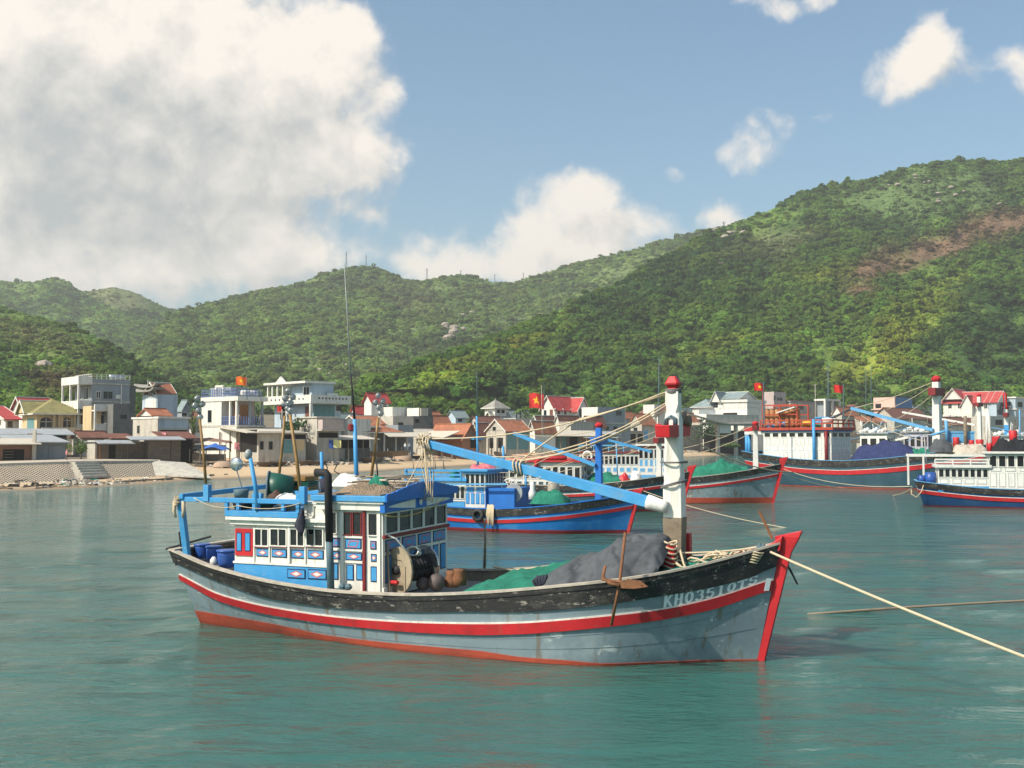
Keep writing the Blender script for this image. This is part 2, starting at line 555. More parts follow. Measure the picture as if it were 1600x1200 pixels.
def attr_mat(name, rough=.95, leaf=False):
 """colour from the 'tint' attribute (plants growing there, and sunlit patches painted in), with grain"""
 m = bpy.data.materials.new(name)
 m.use_nodes = True
 nt = m.node_tree
 N, L = nt.nodes.new, nt.links.new
 p = nt.nodes['Principled BSDF']
 at_ = N('ShaderNodeAttribute')
 at_.attribute_name = 'tint'
 if leaf:
  at_.attribute_type = 'INSTANCER'
 tc = N('ShaderNodeTexCoord')
 n = N('ShaderNodeTexNoise')
 n.inputs['Scale'].default_value = 3.5 if leaf else .16
 n.inputs['Detail'].default_value = 6
 L(tc.outputs['Object'], n.inputs['Vector'])
 r = N('ShaderNodeMapRange')
 r.inputs['To Min'].default_value = .6; r.inputs['To Max'].default_value = 1.5
 r.inputs['From Min'].default_value = .25; r.inputs['From Max'].default_value = .75
 L(n.outputs['Fac'], r.inputs['Value'])
 s = N('ShaderNodeVectorMath'); s.operation = 'SCALE'
 L(at_.outputs['Color'], s.inputs[0]); L(r.outputs[0], s.inputs['Scale'])
 L(s.outputs[0], p.inputs['Base Color'])
 p.inputs['Roughness'].default_value = rough
 p.inputs['Specular IOR Level'].default_value = .12
 if leaf:
  tr = N('ShaderNodeBsdfTranslucent'); ms = N('ShaderNodeMixShader'); ms.inputs[0].default_value = .48
  L(s.outputs[0], tr.inputs['Color']); L(p.outputs[0], ms.inputs[1]); L(tr.outputs[0], ms.inputs[2])
  L(ms.outputs[0], nt.nodes['Material Output'].inputs['Surface'])
 if not leaf:
  b = N('ShaderNodeBump'); b.inputs['Strength'].default_value = 1.0; b.inputs['Distance'].default_value = 1.5
  n2 = N('ShaderNodeTexNoise'); n2.inputs['Scale'].default_value = .35; n2.inputs['Detail'].default_value = 5
  L(tc.outputs['Object'], n2.inputs['Vector'])
  L(n2.outputs['Fac'], b.inputs['Height']); L(b.outputs[0], p.inputs['Normal'])
 return m

M_HILL = attr_mat('hill_scrub')
M_CROWN = attr_mat('forest_leaves', leaf=True)

def sheet(name, X, Y, Z, m, kind, smooth=True, tint=None):
 nr, nc = X.shape
 vs = np.stack([X.ravel(), Y.ravel(), Z.ravel()], 1)
 i = np.arange(nr * nc).reshape(nr, nc)
 fs = np.stack([i[:-1, :-1].ravel(), i[:-1, 1:].ravel(), i[1:, 1:].ravel(), i[1:, :-1].ravel()], 1)
 me = bpy.data.meshes.new(name)
 me.vertices.add(len(vs)); me.vertices.foreach_set('co', vs.ravel())
 me.loops.add(fs.size); me.loops.foreach_set('vertex_index', fs.ravel())
 me.polygons.add(len(fs)); me.polygons.foreach_set('loop_start', np.arange(0, fs.size, 4))
 me.polygons.foreach_set('use_smooth', np.full(len(fs), smooth))
 me.update(calc_edges=True)
 if tint is not None:
  a = me.attributes.new('tint', 'FLOAT_COLOR', 'POINT')
  a.data.foreach_set('color', np.concatenate([tint.reshape(-1, 3), np.ones((len(vs), 1))], 1).ravel())
 me.materials.append(m)
 o = bpy.data.objects.new(name, me)
 COL.objects.link(o)
 o['kind'] = kind
 return o

# ---- beach and village ground
def ground_sheets():
 pxs = np.arange(-900, 2560, 9.0)
 d1 = np.concatenate([np.linspace(-40, 0, 8), np.linspace(1, 52, 34)])
 d2 = np.concatenate([np.linspace(52, 160, 40), np.linspace(170, 900, 30)])
 for name, dd in (('beach', d1), ('ground', d2)):
  PX, D = np.meshgrid(pxs, dd)
  Y = shore(PX) + D
  X = (PX - 800) / F * Y
  Z = np.interp(D, G_D, G_Z)
  amp = np.clip(D / 12, 0, 1)
  Z = Z + fbm(X / 7, Y / 7, 4, 3) * .16 * amp + fbm(X / 1.7, Y / 1.7, 3, 5) * .05 * np.clip((D + 1) / 4, 0, 1)
  sheet(name, X, Y, Z, M_SAND if name == 'beach' else M_EARTH, 'structure')

def sand_mat():
 m = mat('sand', (.57, .41, .25), .95, .10, .25, .5, 3.0, (.33, .25, .17), .35, .5)
 nt = m.node_tree
 N, L = nt.nodes.new, nt.links.new
 p = nt.nodes['Principled BSDF']
 src = p.inputs['Base Color'].links[0].from_socket
 g = N('ShaderNodeNewGeometry'); s = N('ShaderNodeSeparateXYZ'); L(g.outputs['Position'], s.inputs[0])
 r = N('ShaderNodeMapRange'); r.inputs['From Min'].default_value = .05; r.inputs['From Max'].default_value = .22
 L(s.outputs[2], r.inputs['Value'])
 mx = N('ShaderNodeMix'); mx.data_type = 'RGBA'
 L(r.outputs[0], mx.inputs['Factor']); mx.inputs['A'].default_value = (.27, .195, .125, 1); L(src, mx.inputs['B'])
 L(mx.outputs['Result'], p.inputs['Base Color'])
 return m

M_SAND = sand_mat()
M_EARTH = mat('trodden_earth', (.20, .16, .11), .95, .2, .2, .5, 1.5, (.08, .10, .04), .6, .12)
ground_sheets()

# ---- water
def water():
 m = bpy.data.materials.new('sea_water')
 m.use_nodes = True
 nt = m.node_tree
 N, L = nt.nodes.new, nt.links.new
 p = nt.nodes['Principled BSDF']
 p.inputs['Roughness'].default_value = .06
 p.inputs['IOR'].default_value = 1.333
 p.inputs['Specular IOR Level'].default_value = .62
 p.inputs['Subsurface Weight'].default_value = 1.0
 p.inputs['Subsurface Radius'].default_value = (.5, 1.6, 1.4)
 p.inputs['Subsurface Scale'].default_value = 1.0
 tc = N('ShaderNodeTexCoord')

 def noise(scale, det, stretch=(1, 1, 1), rough=.55, dist=0):
  mp = N('ShaderNodeMapping'); mp.inputs['Scale'].default_value = stretch
  mp.inputs['Rotation'].default_value = (0, 0, math.radians(12))
  L(tc.outputs['Object'], mp.inputs['Vector'])
  n = N('ShaderNodeTexNoise'); n.inputs['Scale'].default_value = scale; n.inputs['Detail'].default_value = det
  n.inputs['Roughness'].default_value = rough; n.inputs['Distortion'].default_value = dist
  L(mp.outputs[0], n.inputs['Vector'])
  return n.outputs['Fac']
 big = noise(.045, 3)
 mx = N('ShaderNodeMix'); mx.data_type = 'RGBA'
 L(big, mx.inputs['Factor'])
 mx.inputs['A'].default_value = (.028, .108, .092, 1)
 mx.inputs['B'].default_value = (.040, .136, .113, 1)
 L(mx.outputs['Result'], p.inputs['Base Color'])
 a = noise(.55, 3, (.45, 1, 1), .45, .8)
 b_ = noise(2.4, 5, (.45, 1, 1), .62, .5)
 c = noise(.13, 2, (1, 1, 1))
 e_ = noise(7.0, 3, (.5, 1, 1), .6, .3)
 h0 = N('ShaderNodeMath'); h0.operation = 'MULTIPLY_ADD'; L(e_, h0.inputs[0]); h0.inputs[1].default_value = .55; L(b_, h0.inputs[2])
 h = N('ShaderNodeMath'); h.operation = 'MULTIPLY_ADD'; L(a, h.inputs[0]); h.inputs[1].default_value = 3.0; L(h0.outputs[0], h.inputs[2])
 st = N('ShaderNodeMapRange'); L(c, st.inputs['Value']); st.inputs['From Min'].default_value = .35; st.inputs['From Max'].default_value = .65
 st.inputs['To Min'].default_value = .28; st.inputs['To Max'].default_value = .62
 bp = N('ShaderNodeBump'); bp.inputs['Distance'].default_value = .22
 L(st.outputs[0], bp.inputs['Strength']); L(h.outputs[0], bp.inputs['Height']); L(bp.outputs[0], p.inputs['Normal'])
 ys = np.concatenate([[-40, 2], 6 * (520 / 6) ** (np.arange(230) / 229), [800, 1400]])
 us = np.linspace(-1, 1, 300)
 U, Y = np.meshgrid(us, ys)
 X = U * (np.abs(Y) * 1.0 + 40)
 w = np.clip((90 - Y) / 60, 0, 1)
 Z = .035 * w * fbm(X / 2.4 + Y * .05, Y / 1.3, 3, 21) + .03 * w * fbm(X / 9, Y / 5, 2, 31)
 Z[:1] = 0
 return sheet('water', X, Y, Z, m, 'structure')

water()

# ---- hills.  Each: skyline points (px, py), foot (px, py), distance of foot and of the skyline
G_DARK, G_MID, G_LITE, G_YEL, BROWN, DRY = [np.array(c) for c in ((.044, .088, .024), (.092, .155, .030), (.135, .205, .036), (.23, .26, .035), (.165, .092, .062), (.17, .155, .08))]

def patch(PX, PY, cx, cy, rx, ry, rot=0.0):
 c, s = math.cos(rot), math.sin(rot)
 dx, dy = PX - cx, PY - cy
 u, v = (dx * c + dy * s) / rx, (-dx * s + dy * c) / ry
 n = fbm(PX / 30, PY / 30, 4, 77) * .55
 return np.clip(1.55 - (u * u + v * v) ** .5 * 1.1 + n * 1.2, 0, 1)

def mixc(T, c, w):
 return T * (1 - w[..., None]) + c * w[..., None]

def tint_of(hill, PX, PY, X, Y):
 n1 = np.clip(.5 + fbm(X / 55, Y / 55, 4, 41), 0, 1)
 n2 = np.clip(.5 + fbm(X / 17, Y / 17, 3, 43), 0, 1)
 T = np.zeros(PX.shape + (3,)) + G_MID
 T = mixc(T, G_DARK, np.clip((n1 - .5) * 4, 0, 1))
 T = mixc(T, G_LITE, np.clip((.5 - n2) * 3, 0, 1) * .8)
 bare = np.zeros(PX.shape)
 if hill == 'near':
  T = mixc(T, G_LITE, patch(PX, PY, 1300, 540, 210, 100, -.3) * .7)  # broad sunlit patches, this and the next, put into the slope's colour
  T = mixc(T, G_LITE, patch(PX, PY, 760, 580, 130, 26, -.3) * .5)
  T = mixc(T, G_DARK, patch(PX, PY, 1000, 480, 130, 40, -.5) * .55)
  for a in ((1400, 540, 120, 22, -.55), (1440, 480, 90, 20, -.6), (1370, 580, 90, 18, -.2), (1090, 560, 70, 14, -.4), (700, 585, 60, 10, -.3), (820, 540, 60, 9, -.3), (1290, 430, 50, 14, -.2)):
   T = mixc(T, G_YEL, patch(PX, PY, *a) * .75)
  T = mixc(T, G_DARK, patch(PX, PY, 1560, 530, 90, 70, .2) * .75)
  T = mixc(T, G_DARK, patch(PX, PY, 1080, 590, 150, 40, 0) * .55)
  w = patch(PX, PY, 1440, 310, 130, 42, -.1)
  T = mixc(T, np.array((.095, .145, .05)), w * .85); bare = np.maximum(bare, w * .75)
  w = patch(PX, PY, 1210, 385, 70, 26, -.2)
  T = mixc(T, DRY, w * .5); bare = np.maximum(bare, w * .5)
  for a in ((1370, 420, 48, 26, -.4), (1480, 385, 90, 20, -.22), (1580, 345, 90, 18, -.15), (1350, 455, 26, 14, 0)):
   w = patch(PX, PY, *a)
   T = mixc(T, BROWN, w * .9); bare = np.maximum(bare, w * .8)
 elif hill == 'middle':
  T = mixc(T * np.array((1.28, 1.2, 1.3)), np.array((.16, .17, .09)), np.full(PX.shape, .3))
  T = mixc(T, DRY, patch(PX, PY, 640, 470, 60, 18, .35) * .45)
  T = mixc(T, G_LITE, patch(PX, PY, 380, 530, 150, 50, -.3) * .45)
  T = mixc(T, np.array((.11, .09, .055)), patch(PX, PY, 100, 600, 70, 25) * .5)
 elif hill == 'left':
  T = mixc(T, DRY, patch(PX, PY, 170, 462, 60, 14, .2) * .6); bare = patch(PX, PY, 170, 462, 60, 14, .2) * .6
  T = T * 1.05
 else:
  T = T * .92
  T = mixc(T, DRY, patch(PX, PY, 60, 530, 90, 22, .3) * .55)
  w = patch(PX, PY, 90, 600, 46, 26)
  T = mixc(T, BROWN, w * .6)
 return T, bare

CROWNS = None

def crown_protos():
 """leaf-clump crowns used by the forest"""
 c = bpy.data.collections.new('forest_crowns')
 rg = np.random.default_rng(5)
 for k in range(6):
  vs, fs = [], []
  lobes = [(rg.normal(0, .38, 3) * np.array([1, 1, .55]) + np.array([0, 0, .55]), rg.uniform(.42, .68)) for _ in range(5)]
  for (lc, lr) in lobes:
   for _ in range(26):
    d = rg.normal(0, 1, 3); d /= np.linalg.norm(d)
    if d[2] < -.35:
     d[2] *= -1
    p = lc + d * lr * np.array([1, 1, .8]) * rg.uniform(.95, 1.04)
    nrm = d + rg.normal(0, .12, 3); nrm /= np.linalg.norm(nrm)
    a = np.cross(nrm, rg.normal(0, 1, 3)); a /= np.linalg.norm(a)
    b = np.cross(nrm, a)
    s = rg.uniform(.20, .34)
    i = len(vs)
    vs += [p - a * s, p - b * s * .8, p + a * s, p + b * s * .8]
    fs.append((i, i + 1, i + 2, i + 3))
  me = bpy.data.meshes.new('forest_crown')
  me.from_pydata([tuple(v) for v in vs], [], fs)
  me.materials.append(M_CROWN)
  o = bpy.data.objects.new('forest_crown', me)
  c.objects.link(o)
 return c

def forest_nodes(coll):
 g = bpy.data.node_groups.new('forest', 'GeometryNodeTree')
 g.interface.new_socket('Geometry', in_out='INPUT', socket_type='NodeSocketGeometry')
 g.interface.new_socket('Geometry', in_out='OUTPUT', socket_type='NodeSocketGeometry')
 N, L = g.nodes.new, g.links.new
 gi, go = N('NodeGroupInput'), N('NodeGroupOutput')
 ci = N('GeometryNodeCollectionInfo'); ci.inputs['Collection'].default_value = coll
 ci.inputs['Separate Children'].default_value = True
 ci.inputs['Reset Children'].default_value = True
 ip = N('GeometryNodeInstanceOnPoints')
 L(gi.outputs[0], ip.inputs['Points']); L(ci.outputs[0], ip.inputs['Instance'])
 ip.inputs['Pick Instance'].default_value = True

 def named(n, t):
  a = N('GeometryNodeInputNamedAttribute'); a.data_type = t; a.inputs['Name'].default_value = n
  return a.outputs['Attribute']
 L(named('pick', 'INT'), ip.inputs['Instance Index'])
 L(named('rot', 'FLOAT_VECTOR'), ip.inputs['Rotation'])
 L(named('scl', 'FLOAT_VECTOR'), ip.inputs['Scale'])
 L(ip.outputs[0], go.inputs[0])
 return g

CROWNS = crown_protos()
FOREST = forest_nodes(CROWNS)

def forest(name, P, S, T, label):
 n = len(P)
 me = bpy.data.meshes.new(name)
 me.vertices.add(n)
 me.vertices.foreach_set('co', np.ascontiguousarray(P, dtype=np.float32).ravel())
 rg = np.random.default_rng(n)
 a = me.attributes.new('pick', 'INT', 'POINT'); a.data.foreach_set('value', rg.integers(0, 6, n).astype(np.int32))
 a = me.attributes.new('rot', 'FLOAT_VECTOR', 'POINT')
 a.data.foreach_set('vector', np.stack([rg.normal(0, .15, n), rg.normal(0, .15, n), rg.uniform(0, 6.28, n)], 1).astype(np.float32).ravel())
 a = me.attributes.new('scl', 'FLOAT_VECTOR', 'POINT')
 sc = np.stack([S * rg.uniform(.85, 1.2, n), S * rg.uniform(.85, 1.2, n), S * rg.uniform(.7, 1.1, n)], 1)
 a.data.foreach_set('vector', sc.astype(np.float32).ravel())
 a = me.attributes.new('tint', 'FLOAT_COLOR', 'POINT')
 a.data.foreach_set('color', np.concatenate([T, np.ones((n, 1))], 1).astype(np.float32).ravel())
 me.materials.append(M_CROWN)
 o = bpy.data.objects.new(name, me)
 COL.objects.link(o)
 md = o.modifiers.new('forest', 'NODES')
 md.node_group = FOREST
 tag(o, label, 'forest', None, 'stuff')
 return o

HILLS = {}

def hill(key, ridge, foot, dfoot, dridge, x0, x1, n_trees, s_min, s_max, label, relief=40.0, step=7.0):
 pxs = np.arange(x0, x1 + .1, step)
 vs = np.concatenate([np.linspace(0, 1, 90), 1 + np.linspace(.03, .5, 8)])
 PX, V = np.meshgrid(pxs, vs)
 rp = np.array(ridge, float)
 pr = np.interp(PX, rp[:, 0], rp[:, 1])
 pf = np.interp(PX, *np.array(foot, float).T)
 df = np.interp(PX, *np.array(dfoot, float).T)
 dr = np.interp(PX, *np.array(dridge, float).T)
 v1 = np.clip(V, 0, 1)
 D = df + (dr - df) * v1 ** 1.15
 bell = np.sin(np.pi * v1)
 # gullies running down the slope and lumps
 rn = fbm(PX / 95 + 3 * v1, v1 * 1.6, 4, 51) * bell + .45 * fbm(PX / 28, v1 * 5, 3, 53) * bell
 D = D + relief * rn
 E = pf + (pr - pf) * v1 ** .93
 D = np.where(V > 1, dr + (V - 1) * 500, D)
 X = (PX - 800) / F * D
 Z = H + (HZ - E) / F * D
 Z = np.where(V > 1, Z - (V - 1) * 420 - (D - dr) * (HZ - pr) / F, Z)
 Z = np.maximum(Z, -2.0)
 T, bare = tint_of(key, PX, E, X, D)
 sheet('hill', X, D, Z, M_HILL, 'structure', True, T * .95)
 HILLS[key] = (pxs, E[:90], X[:90], D[:90], Z[:90])
 # trees over the visible slope
 nr = 93
 A = np.zeros((nr, len(pxs) - 1))
 P = np.stack([X, D, Z], -1)
 e1 = P[1:nr + 1, :-1] - P[:nr, :-1]
 e2 = P[:nr, 1:] - P[:nr, :-1]
 A = np.linalg.norm(np.cross(e1, e2), axis=-1) * (1 - .93 * bare[:nr, :-1])
 inside = (pxs[:-1] > -160) & (pxs[:-1] < 1760)
 A = A * np.where(inside[None, :], 1, .25)
 # clumping
 A = A * np.clip(.55 + 1.3 * fbm(X[:nr, :-1] / 34, D[:nr, :-1] / 34, 3, 91), .10, 2)
 q = RNG.choice(A.size, n_trees, p=(A / A.sum()).ravel())
 i, j = np.unravel_index(q, A.shape)
 u, v = RNG.random(n_trees)[:, None], RNG.random(n_trees)[:, None]
 pt = (P[i, j] * (1 - u) + P[i, j + 1] * u) * (1 - v) + (P[i + 1, j] * (1 - u) + P[i + 1, j + 1] * u) * v
 tt = T[i, j] * RNG.uniform(.75, 1.28, (n_trees, 1)) * (1 + RNG.normal(0, .07, (n_trees, 3)))
 s = s_min + (s_max - s_min) * RNG.random(n_trees) ** 12
 big_ = np.clip((s - s_min) / (s_max - s_min) * 2.2, 0, 1)[:, None]
 tt = tt * (1.85 - .95 * big_) * np.array([.98, 1.06, .9])
 s = s * (1 - .55 * bare[i, j])
 pt[:, 2] -= s * .25
 forest(('forest'), pt, s, np.clip(tt, .004, .5), label)

hill('left', [(-700, 480), (-300, 452), (-60, 440), (0, 437), (20, 440), (52, 440), (70, 434), (84, 434), (105, 442), (122, 456), (150, 452), (172, 447), (205, 455), (232, 468), (262, 484), (285, 490), (330, 500), (420, 560)],
     [(-700, 650), (420, 650)], [(-700, 700), (420, 800)], [(-700, 1350), (420, 1500)], -700, 420, 24000, 2.0, 4.6, 'dark hazy scrub forest on the far left hill')
hill('middle', [(80, 640), (140, 610), (190, 570), (215, 545), (245, 512), (275, 488), (300, 482), (340, 471), (380, 460), (420, 450), (470, 441), (505, 428), (540, 419), (575, 416), (597, 420), (610, 428), (640, 440), (665, 438), (690, 432), (730, 430), (752, 434), (772, 441), (800, 441), (840, 428), (900, 412), (980, 393), (1050, 372), (1110, 356), (1180, 343), (1300, 330), (1420, 330)],
     [(80, 645), (500, 650), (800, 640), (1420, 640)], [(80, 420), (300, 430), (600, 560), (1420, 800)], [(80, 460), (200, 800), (300, 1100), (560, 1250), (800, 1300), (1420, 1350)], 80, 1420, 90000, 1.6, 5.4, 'hazy green forest on the middle hill under the masts')
hill('spur', [(-700, 520), (-200, 480), (-60, 478), (0, 482), (60, 496), (110, 512), (160, 534), (200, 556), (240, 584), (300, 622), (340, 645)],
     [(-700, 655), (340, 652)], [(-700, 240), (340, 330)], [(-700, 620), (0, 640), (340, 420)], -700, 340, 24000, 1.0, 2.9, 'scrubby forest on the low spur behind the left houses', 25.0)
hill('near', [(470, 640), (520, 622), (570, 603), (610, 588), (660, 570), (700, 556), (740, 543), (800, 520), (870, 492), (910, 470), (950, 450), (1000, 424), (1040, 405), (1080, 382), (1110, 363), (1150, 346), (1200, 329), (1250, 303), (1290, 290), (1330, 281), (1375, 275), (1400, 264), (1440, 254), (1480, 249), (1530, 246), (1570, 250), (1600, 249), (1700, 236), (1850, 250), (2050, 320), (2300, 420), (2560, 520)],
     [(470, 652), (800, 655), (2560, 655)], [(470, 330), (600, 370), (800, 420), (1100, 480), (1600, 540), (2560, 560)], [(470, 360), (600, 470), (740, 560), (900, 680), (1100, 850), (1300, 930), (1600, 950), (2560, 900)], 470, 2560, 125000, 1.25, 5.0, 'bright green forest on the near right hill', 45.0)

# ---- the air
def haze():
 m = bpy.data.materials.new('sea_haze')
 m.use_nodes = True
 nt = m.node_tree
 nt.nodes.clear()
 out = nt.nodes.new('ShaderNodeOutputMaterial')
 v = nt.nodes.new('ShaderNodeVolumePrincipled')
 v.inputs['Color'].default_value = (.96, .955, .93, 1)
 v.inputs['Density'].default_value = HAZE
 v.inputs['Density Attribute'].default_value = ''
 v.inputs['Color Attribute'].default_value = ''
 v.inputs['Temperature Attribute'].default_value = ''
 v.inputs['Anisotropy'].default_value = .2
 nt.links.new(v.outputs[0], out.inputs['Volume'])
 b = MB().bx(-2300, 2300, -60, 2300, -3.6, 330)
 o = b.build('haze', m)
 o['kind'] = 'stuff'

HAZE = .00024
haze()
# ================================================================== boats: hull kit
class Frame:
 """a boat's own axes: x to the bow, y to port, z up; O on the water below the stern"""

 def __init__(s, O, yaw, heel=0.0):
  s.M = Matrix.Translation(Vector(O)) @ Matrix.Rotation(yaw, 4, 'Z') @ Matrix.Rotation(heel, 4, 'X')
  s.R = np.array(s.M.to_3x3())
  s.O = np.array(O, float)

 def world(s, p):
  return s.O + s.R @ np.asarray(p, float)

 def on(s, px, py, ax, val):
  """the point of the plane  axis = val  that the photo shows at (px, py), in boat axes"""
  o, r = s.R.T @ (CAM - s.O), s.R.T @ ray(px, py)
  return o + (val - o[ax]) / r[ax] * r

def pchip(xs, ys):
 xs, ys = np.array(xs, float), np.array(ys, float)
 h, d = np.diff(xs), np.diff(ys) / np.diff(xs)
 m = np.zeros(len(xs))
 m[0], m[-1] = d[0], d[-1]
 for i in range(1, len(xs) - 1):
  m[i] = 0 if d[i - 1] * d[i] <= 0 else 2 / (1 / d[i - 1] + 1 / d[i])

 def f(x):
  x = np.clip(x, xs[0], xs[-1])
  i = np.clip(np.searchsorted(xs, x) - 1, 0, len(xs) - 2)
  t = (x - xs[i]) / h[i]
  return ys[i] * (1 + 2 * t) * (1 - t) ** 2 + m[i] * h[i] * t * (1 - t) ** 2 + ys[i + 1] * t * t * (3 - 2 * t) + m[i + 1] * h[i] * t * t * (t - 1)
 return f

class Hull:
 def __init__(s, L, zs, bs, bw, rake_b=.22, rake_s=.27, scale=1.0):
  s.L, s.rb, s.rs = L, rake_b, rake_s
  s.zs, s.bs, s.bw = pchip(*zs), pchip(*bs), pchip(*bw)

 def x(s, u, z):
  x0, x1 = .14 - s.rs * z, s.L - .03 + s.rb * z
  return x0 + (x1 - x0) * u

 def hb(s, u, z):
  zt = s.zs(u)
  if z < 0:
   return max(.02, s.bw(u) * (1 + .35 * z))
  t = min(1.15, z / zt)
  return s.bw(u) + (s.bs(u) - s.bw(u)) * t ** .8

 def P(s, u, z, side=-1, off=0.0):
  return (s.x(u, z), side * (s.hb(u, z) + off), z)

 def at_x(s, x, z):
  x0, x1 = .14 - s.rs * z, s.L - .03 + s.rb * z
  return (x - x0) / (x1 - x0)

 def fit(s, fr, pts):
  """photo points on the near side -> (u, z)"""
  out = []
  for px, py in pts:
   q = np.array([.5, 1.0])
   for _ in range(40):
    f0 = proj(fr.world(s.P(q[0], q[1]))) - (px, py)
    J = np.stack([(proj(fr.world(s.P(q[0] + 1e-4, q[1]))) - (px, py) - f0) / 1e-4, (proj(fr.world(s.P(q[0], q[1] + 1e-4))) - (px, py) - f0) / 1e-4], 1)
    st = np.linalg.solve(J, f0)
    q = q - np.clip(st, -.12, .12)
    q[0] = np.clip(q[0], -.05, 1.05)
   out.append(q)
  return np.array(out)

def line_of(q):
 q = q[np.argsort(q[:, 0])]
 return pchip(q[:, 0], q[:, 1])

def strip(hull, za, zb, off, us, n=2, sides=(-1, 1)):
 """a plank along the hull between two lines, proud by off"""
 m = MB()
 for sd in sides:
  rings = []
  for u in us:
   a, b = za(u), zb(u)
   r = [hull.P(u, a, sd, -.01), hull.P(u, a, sd, off)]
   for k in range(1, n):
    r.append(hull.P(u, a + (b - a) * k / n, sd, off))
   r += [hull.P(u, b, sd, off), hull.P(u, b, sd, -.01)]
   rings.append(r)
  m.loft(rings, False)
  m.add(rings[0], [tuple(range(len(rings[0])))])
  m.add(rings[-1], [tuple(range(len(rings[-1])))])
 u = us[0]
 if u < .02:                                     # across the transom
  a, b = za(u), zb(u)
  pa, pb = hull.P(u, a, -1, off), hull.P(u, b, -1, off)
  lo = [(pa[0] - off, pa[1], a), (pa[0] - off, -pa[1], a), (pa[0], -pa[1], a), (pa[0], pa[1], a)]
  hi = [(pb[0] - off, pb[1], b), (pb[0] - off, -pb[1], b), (pb[0], -pb[1], b), (pb[0], pb[1], b)]
  m.hexa(lo, hi)
 return m

m_seam = mat('caulked_seam', (.15, .19, .21), .8, .4, 6, .2)

def hull_parts(root, hull, ln, mt, n=44, deck_drop=.42, stem_w=.10, stem_f=.26, head=.32, cap_w=.17, lining=None, u1=.997):
 us = np.concatenate([np.linspace(0, .7, int(n * .6)), np.linspace(.72, u1, int(n * .4))])
 zs = hull.zs
 # planking
 m = MB(); m.smooth = True
 lev = [-.6, -.2, 0, .12, .3, .5, .7, .85, 1.0]
 for sd in (-1, 1):
  rings = []
  for u in us:
   top = zs(u)
   zz = [-.6, -.25, 0] + [top * k for k in (.08, .18, .3, .45, .6, .75, .88, 1.0)]
   rings.append([hull.P(u, z, sd) for z in zz])
  m.loft(rings, False)
 m.smooth = False
 top = zs(0)
 zz = [-.6, 0, top * .5, top]
 m.poly(*([hull.P(0, z, -1) for z in zz] + [hull.P(0, z, 1) for z in zz[::-1]]))
 m.build('hull', mt['hull'], root)
 if ln.get('boot'):
  strip(hull, lambda u: -.5, ln['boot'], .022, us[us <= ln.get('boot_end', 1)], 7).build('boot_topping', mt['boot'], root, smooth=False)
 if ln.get('band'):
  strip(hull, ln['band'], lambda u: zs(u) - .001, .045, us, 3).build('bulwark_band', mt['band'], root)
 if ln.get('s_top'):
  strip(hull, ln['s_bot'], ln['s_top'], .05, us, 2).build('rubbing_strake', mt['stripe'], root)
  strip(hull, lambda u: ln['s_top'](u) + .002, lambda u: ln['s_top'](u) + ln.get('line_w', .03), .034, us, 1).build('stripe_line', mt.get('line', m_white), root)
 for f_ in ln.get('seams', ()):
  strip(hull, lambda u: ln['s_bot'](u) * f_, lambda u: ln['s_bot'](u) * f_ + .013, .005, us[1:-1], 1).build('plank_seam', m_seam, root)
 # gunwale cap
 m = MB()
 for sd in (-1, 1):
  rings = []
  for u in us:
   t = zs(u)
   x, y, _ = hull.P(u, t, 1, .06)
   yi = max(.03, y - cap_w)
   rings.append([(x, sd * y, t), (x, sd * y, t + .045), (x, sd * yi, t + .045), (x, sd * yi, t)])
  m.loft(rings, True, True)
 x, y, _ = hull.P(0, zs(0), 1, .06)
 m.bx(x - .06, x + .14, -y, y, zs(0) + .001, zs(0) + .046)
 m.build('gunwale_cap', mt.get('cap', m_cream), root)
 # deck and the inside of the bulwark
 dk = ln.get('deck') or (lambda u: zs(u) - deck_drop)
 m = MB()
 vs = [[hull.P(u, dk(u), -1, -.07), hull.P(u, dk(u), 1, -.07)] for u in us]
 m.loft(vs, False)
 m.build('deck', mt.get('deck', m_deck), root)
 m = MB()
 for sd in (-1, 1):
  m.loft([[hull.P(u, dk(u) - .02, sd, -.06), hull.P(u, zs(u), sd, -.06)] for u in us], False)
 x = hull.x(0, zs(0)) + .07
 y = hull.hb(0, zs(0)) - .05
 m.poly((x, -y, dk(0) - .02), (x, y, dk(0) - .02), (x - .02, y, zs(0)), (x - .02, -y, zs(0)))
 m.build('bulwark_lining', mt.get('lining', m_oldwood), root)
 # stem
 t = zs(1)
 zz = np.linspace(-.6, t + head, 10)
 m = MB()
 rings = []
 for z in zz:
  xf = hull.L - .03 + hull.rb * z
  g = max(0, (z - t) / head)
  w = stem_w * (1 + .25 * g)
  a, b = xf - .10 - .10 * g, xf + stem_f * (.55 + .45 * min(1, max(0, z) / t)) + .10 * g
  rings.append([(a, -w, z), (b, -w * .8, z), (b, w * .8, z), (a, w, z)])
 # the head leans forward to a lip
 a, b = rings[-1][0][0], rings[-1][1][0]
 rings.append([(a + .20, -stem_w, t + head + .05), (b + .05, -stem_w * .8, t + head + .13), (b + .05, stem_w * .8, t + head + .13), (a + .20, stem_w, t + head + .05)])
 m.loft(rings, True, True)
 m.build('stem', mt['stripe'], root, bevel=.012)

# letters as brush strokes in a 0.72 x 1 box
def arc(cx, cy, rx, ry, a0, a1, n=12):
 return [(cx + rx * math.cos(math.radians(a0 + (a1 - a0) * k / n)), cy + ry * math.sin(math.radians(a0 + (a1 - a0) * k / n))) for k in range(n + 1)]

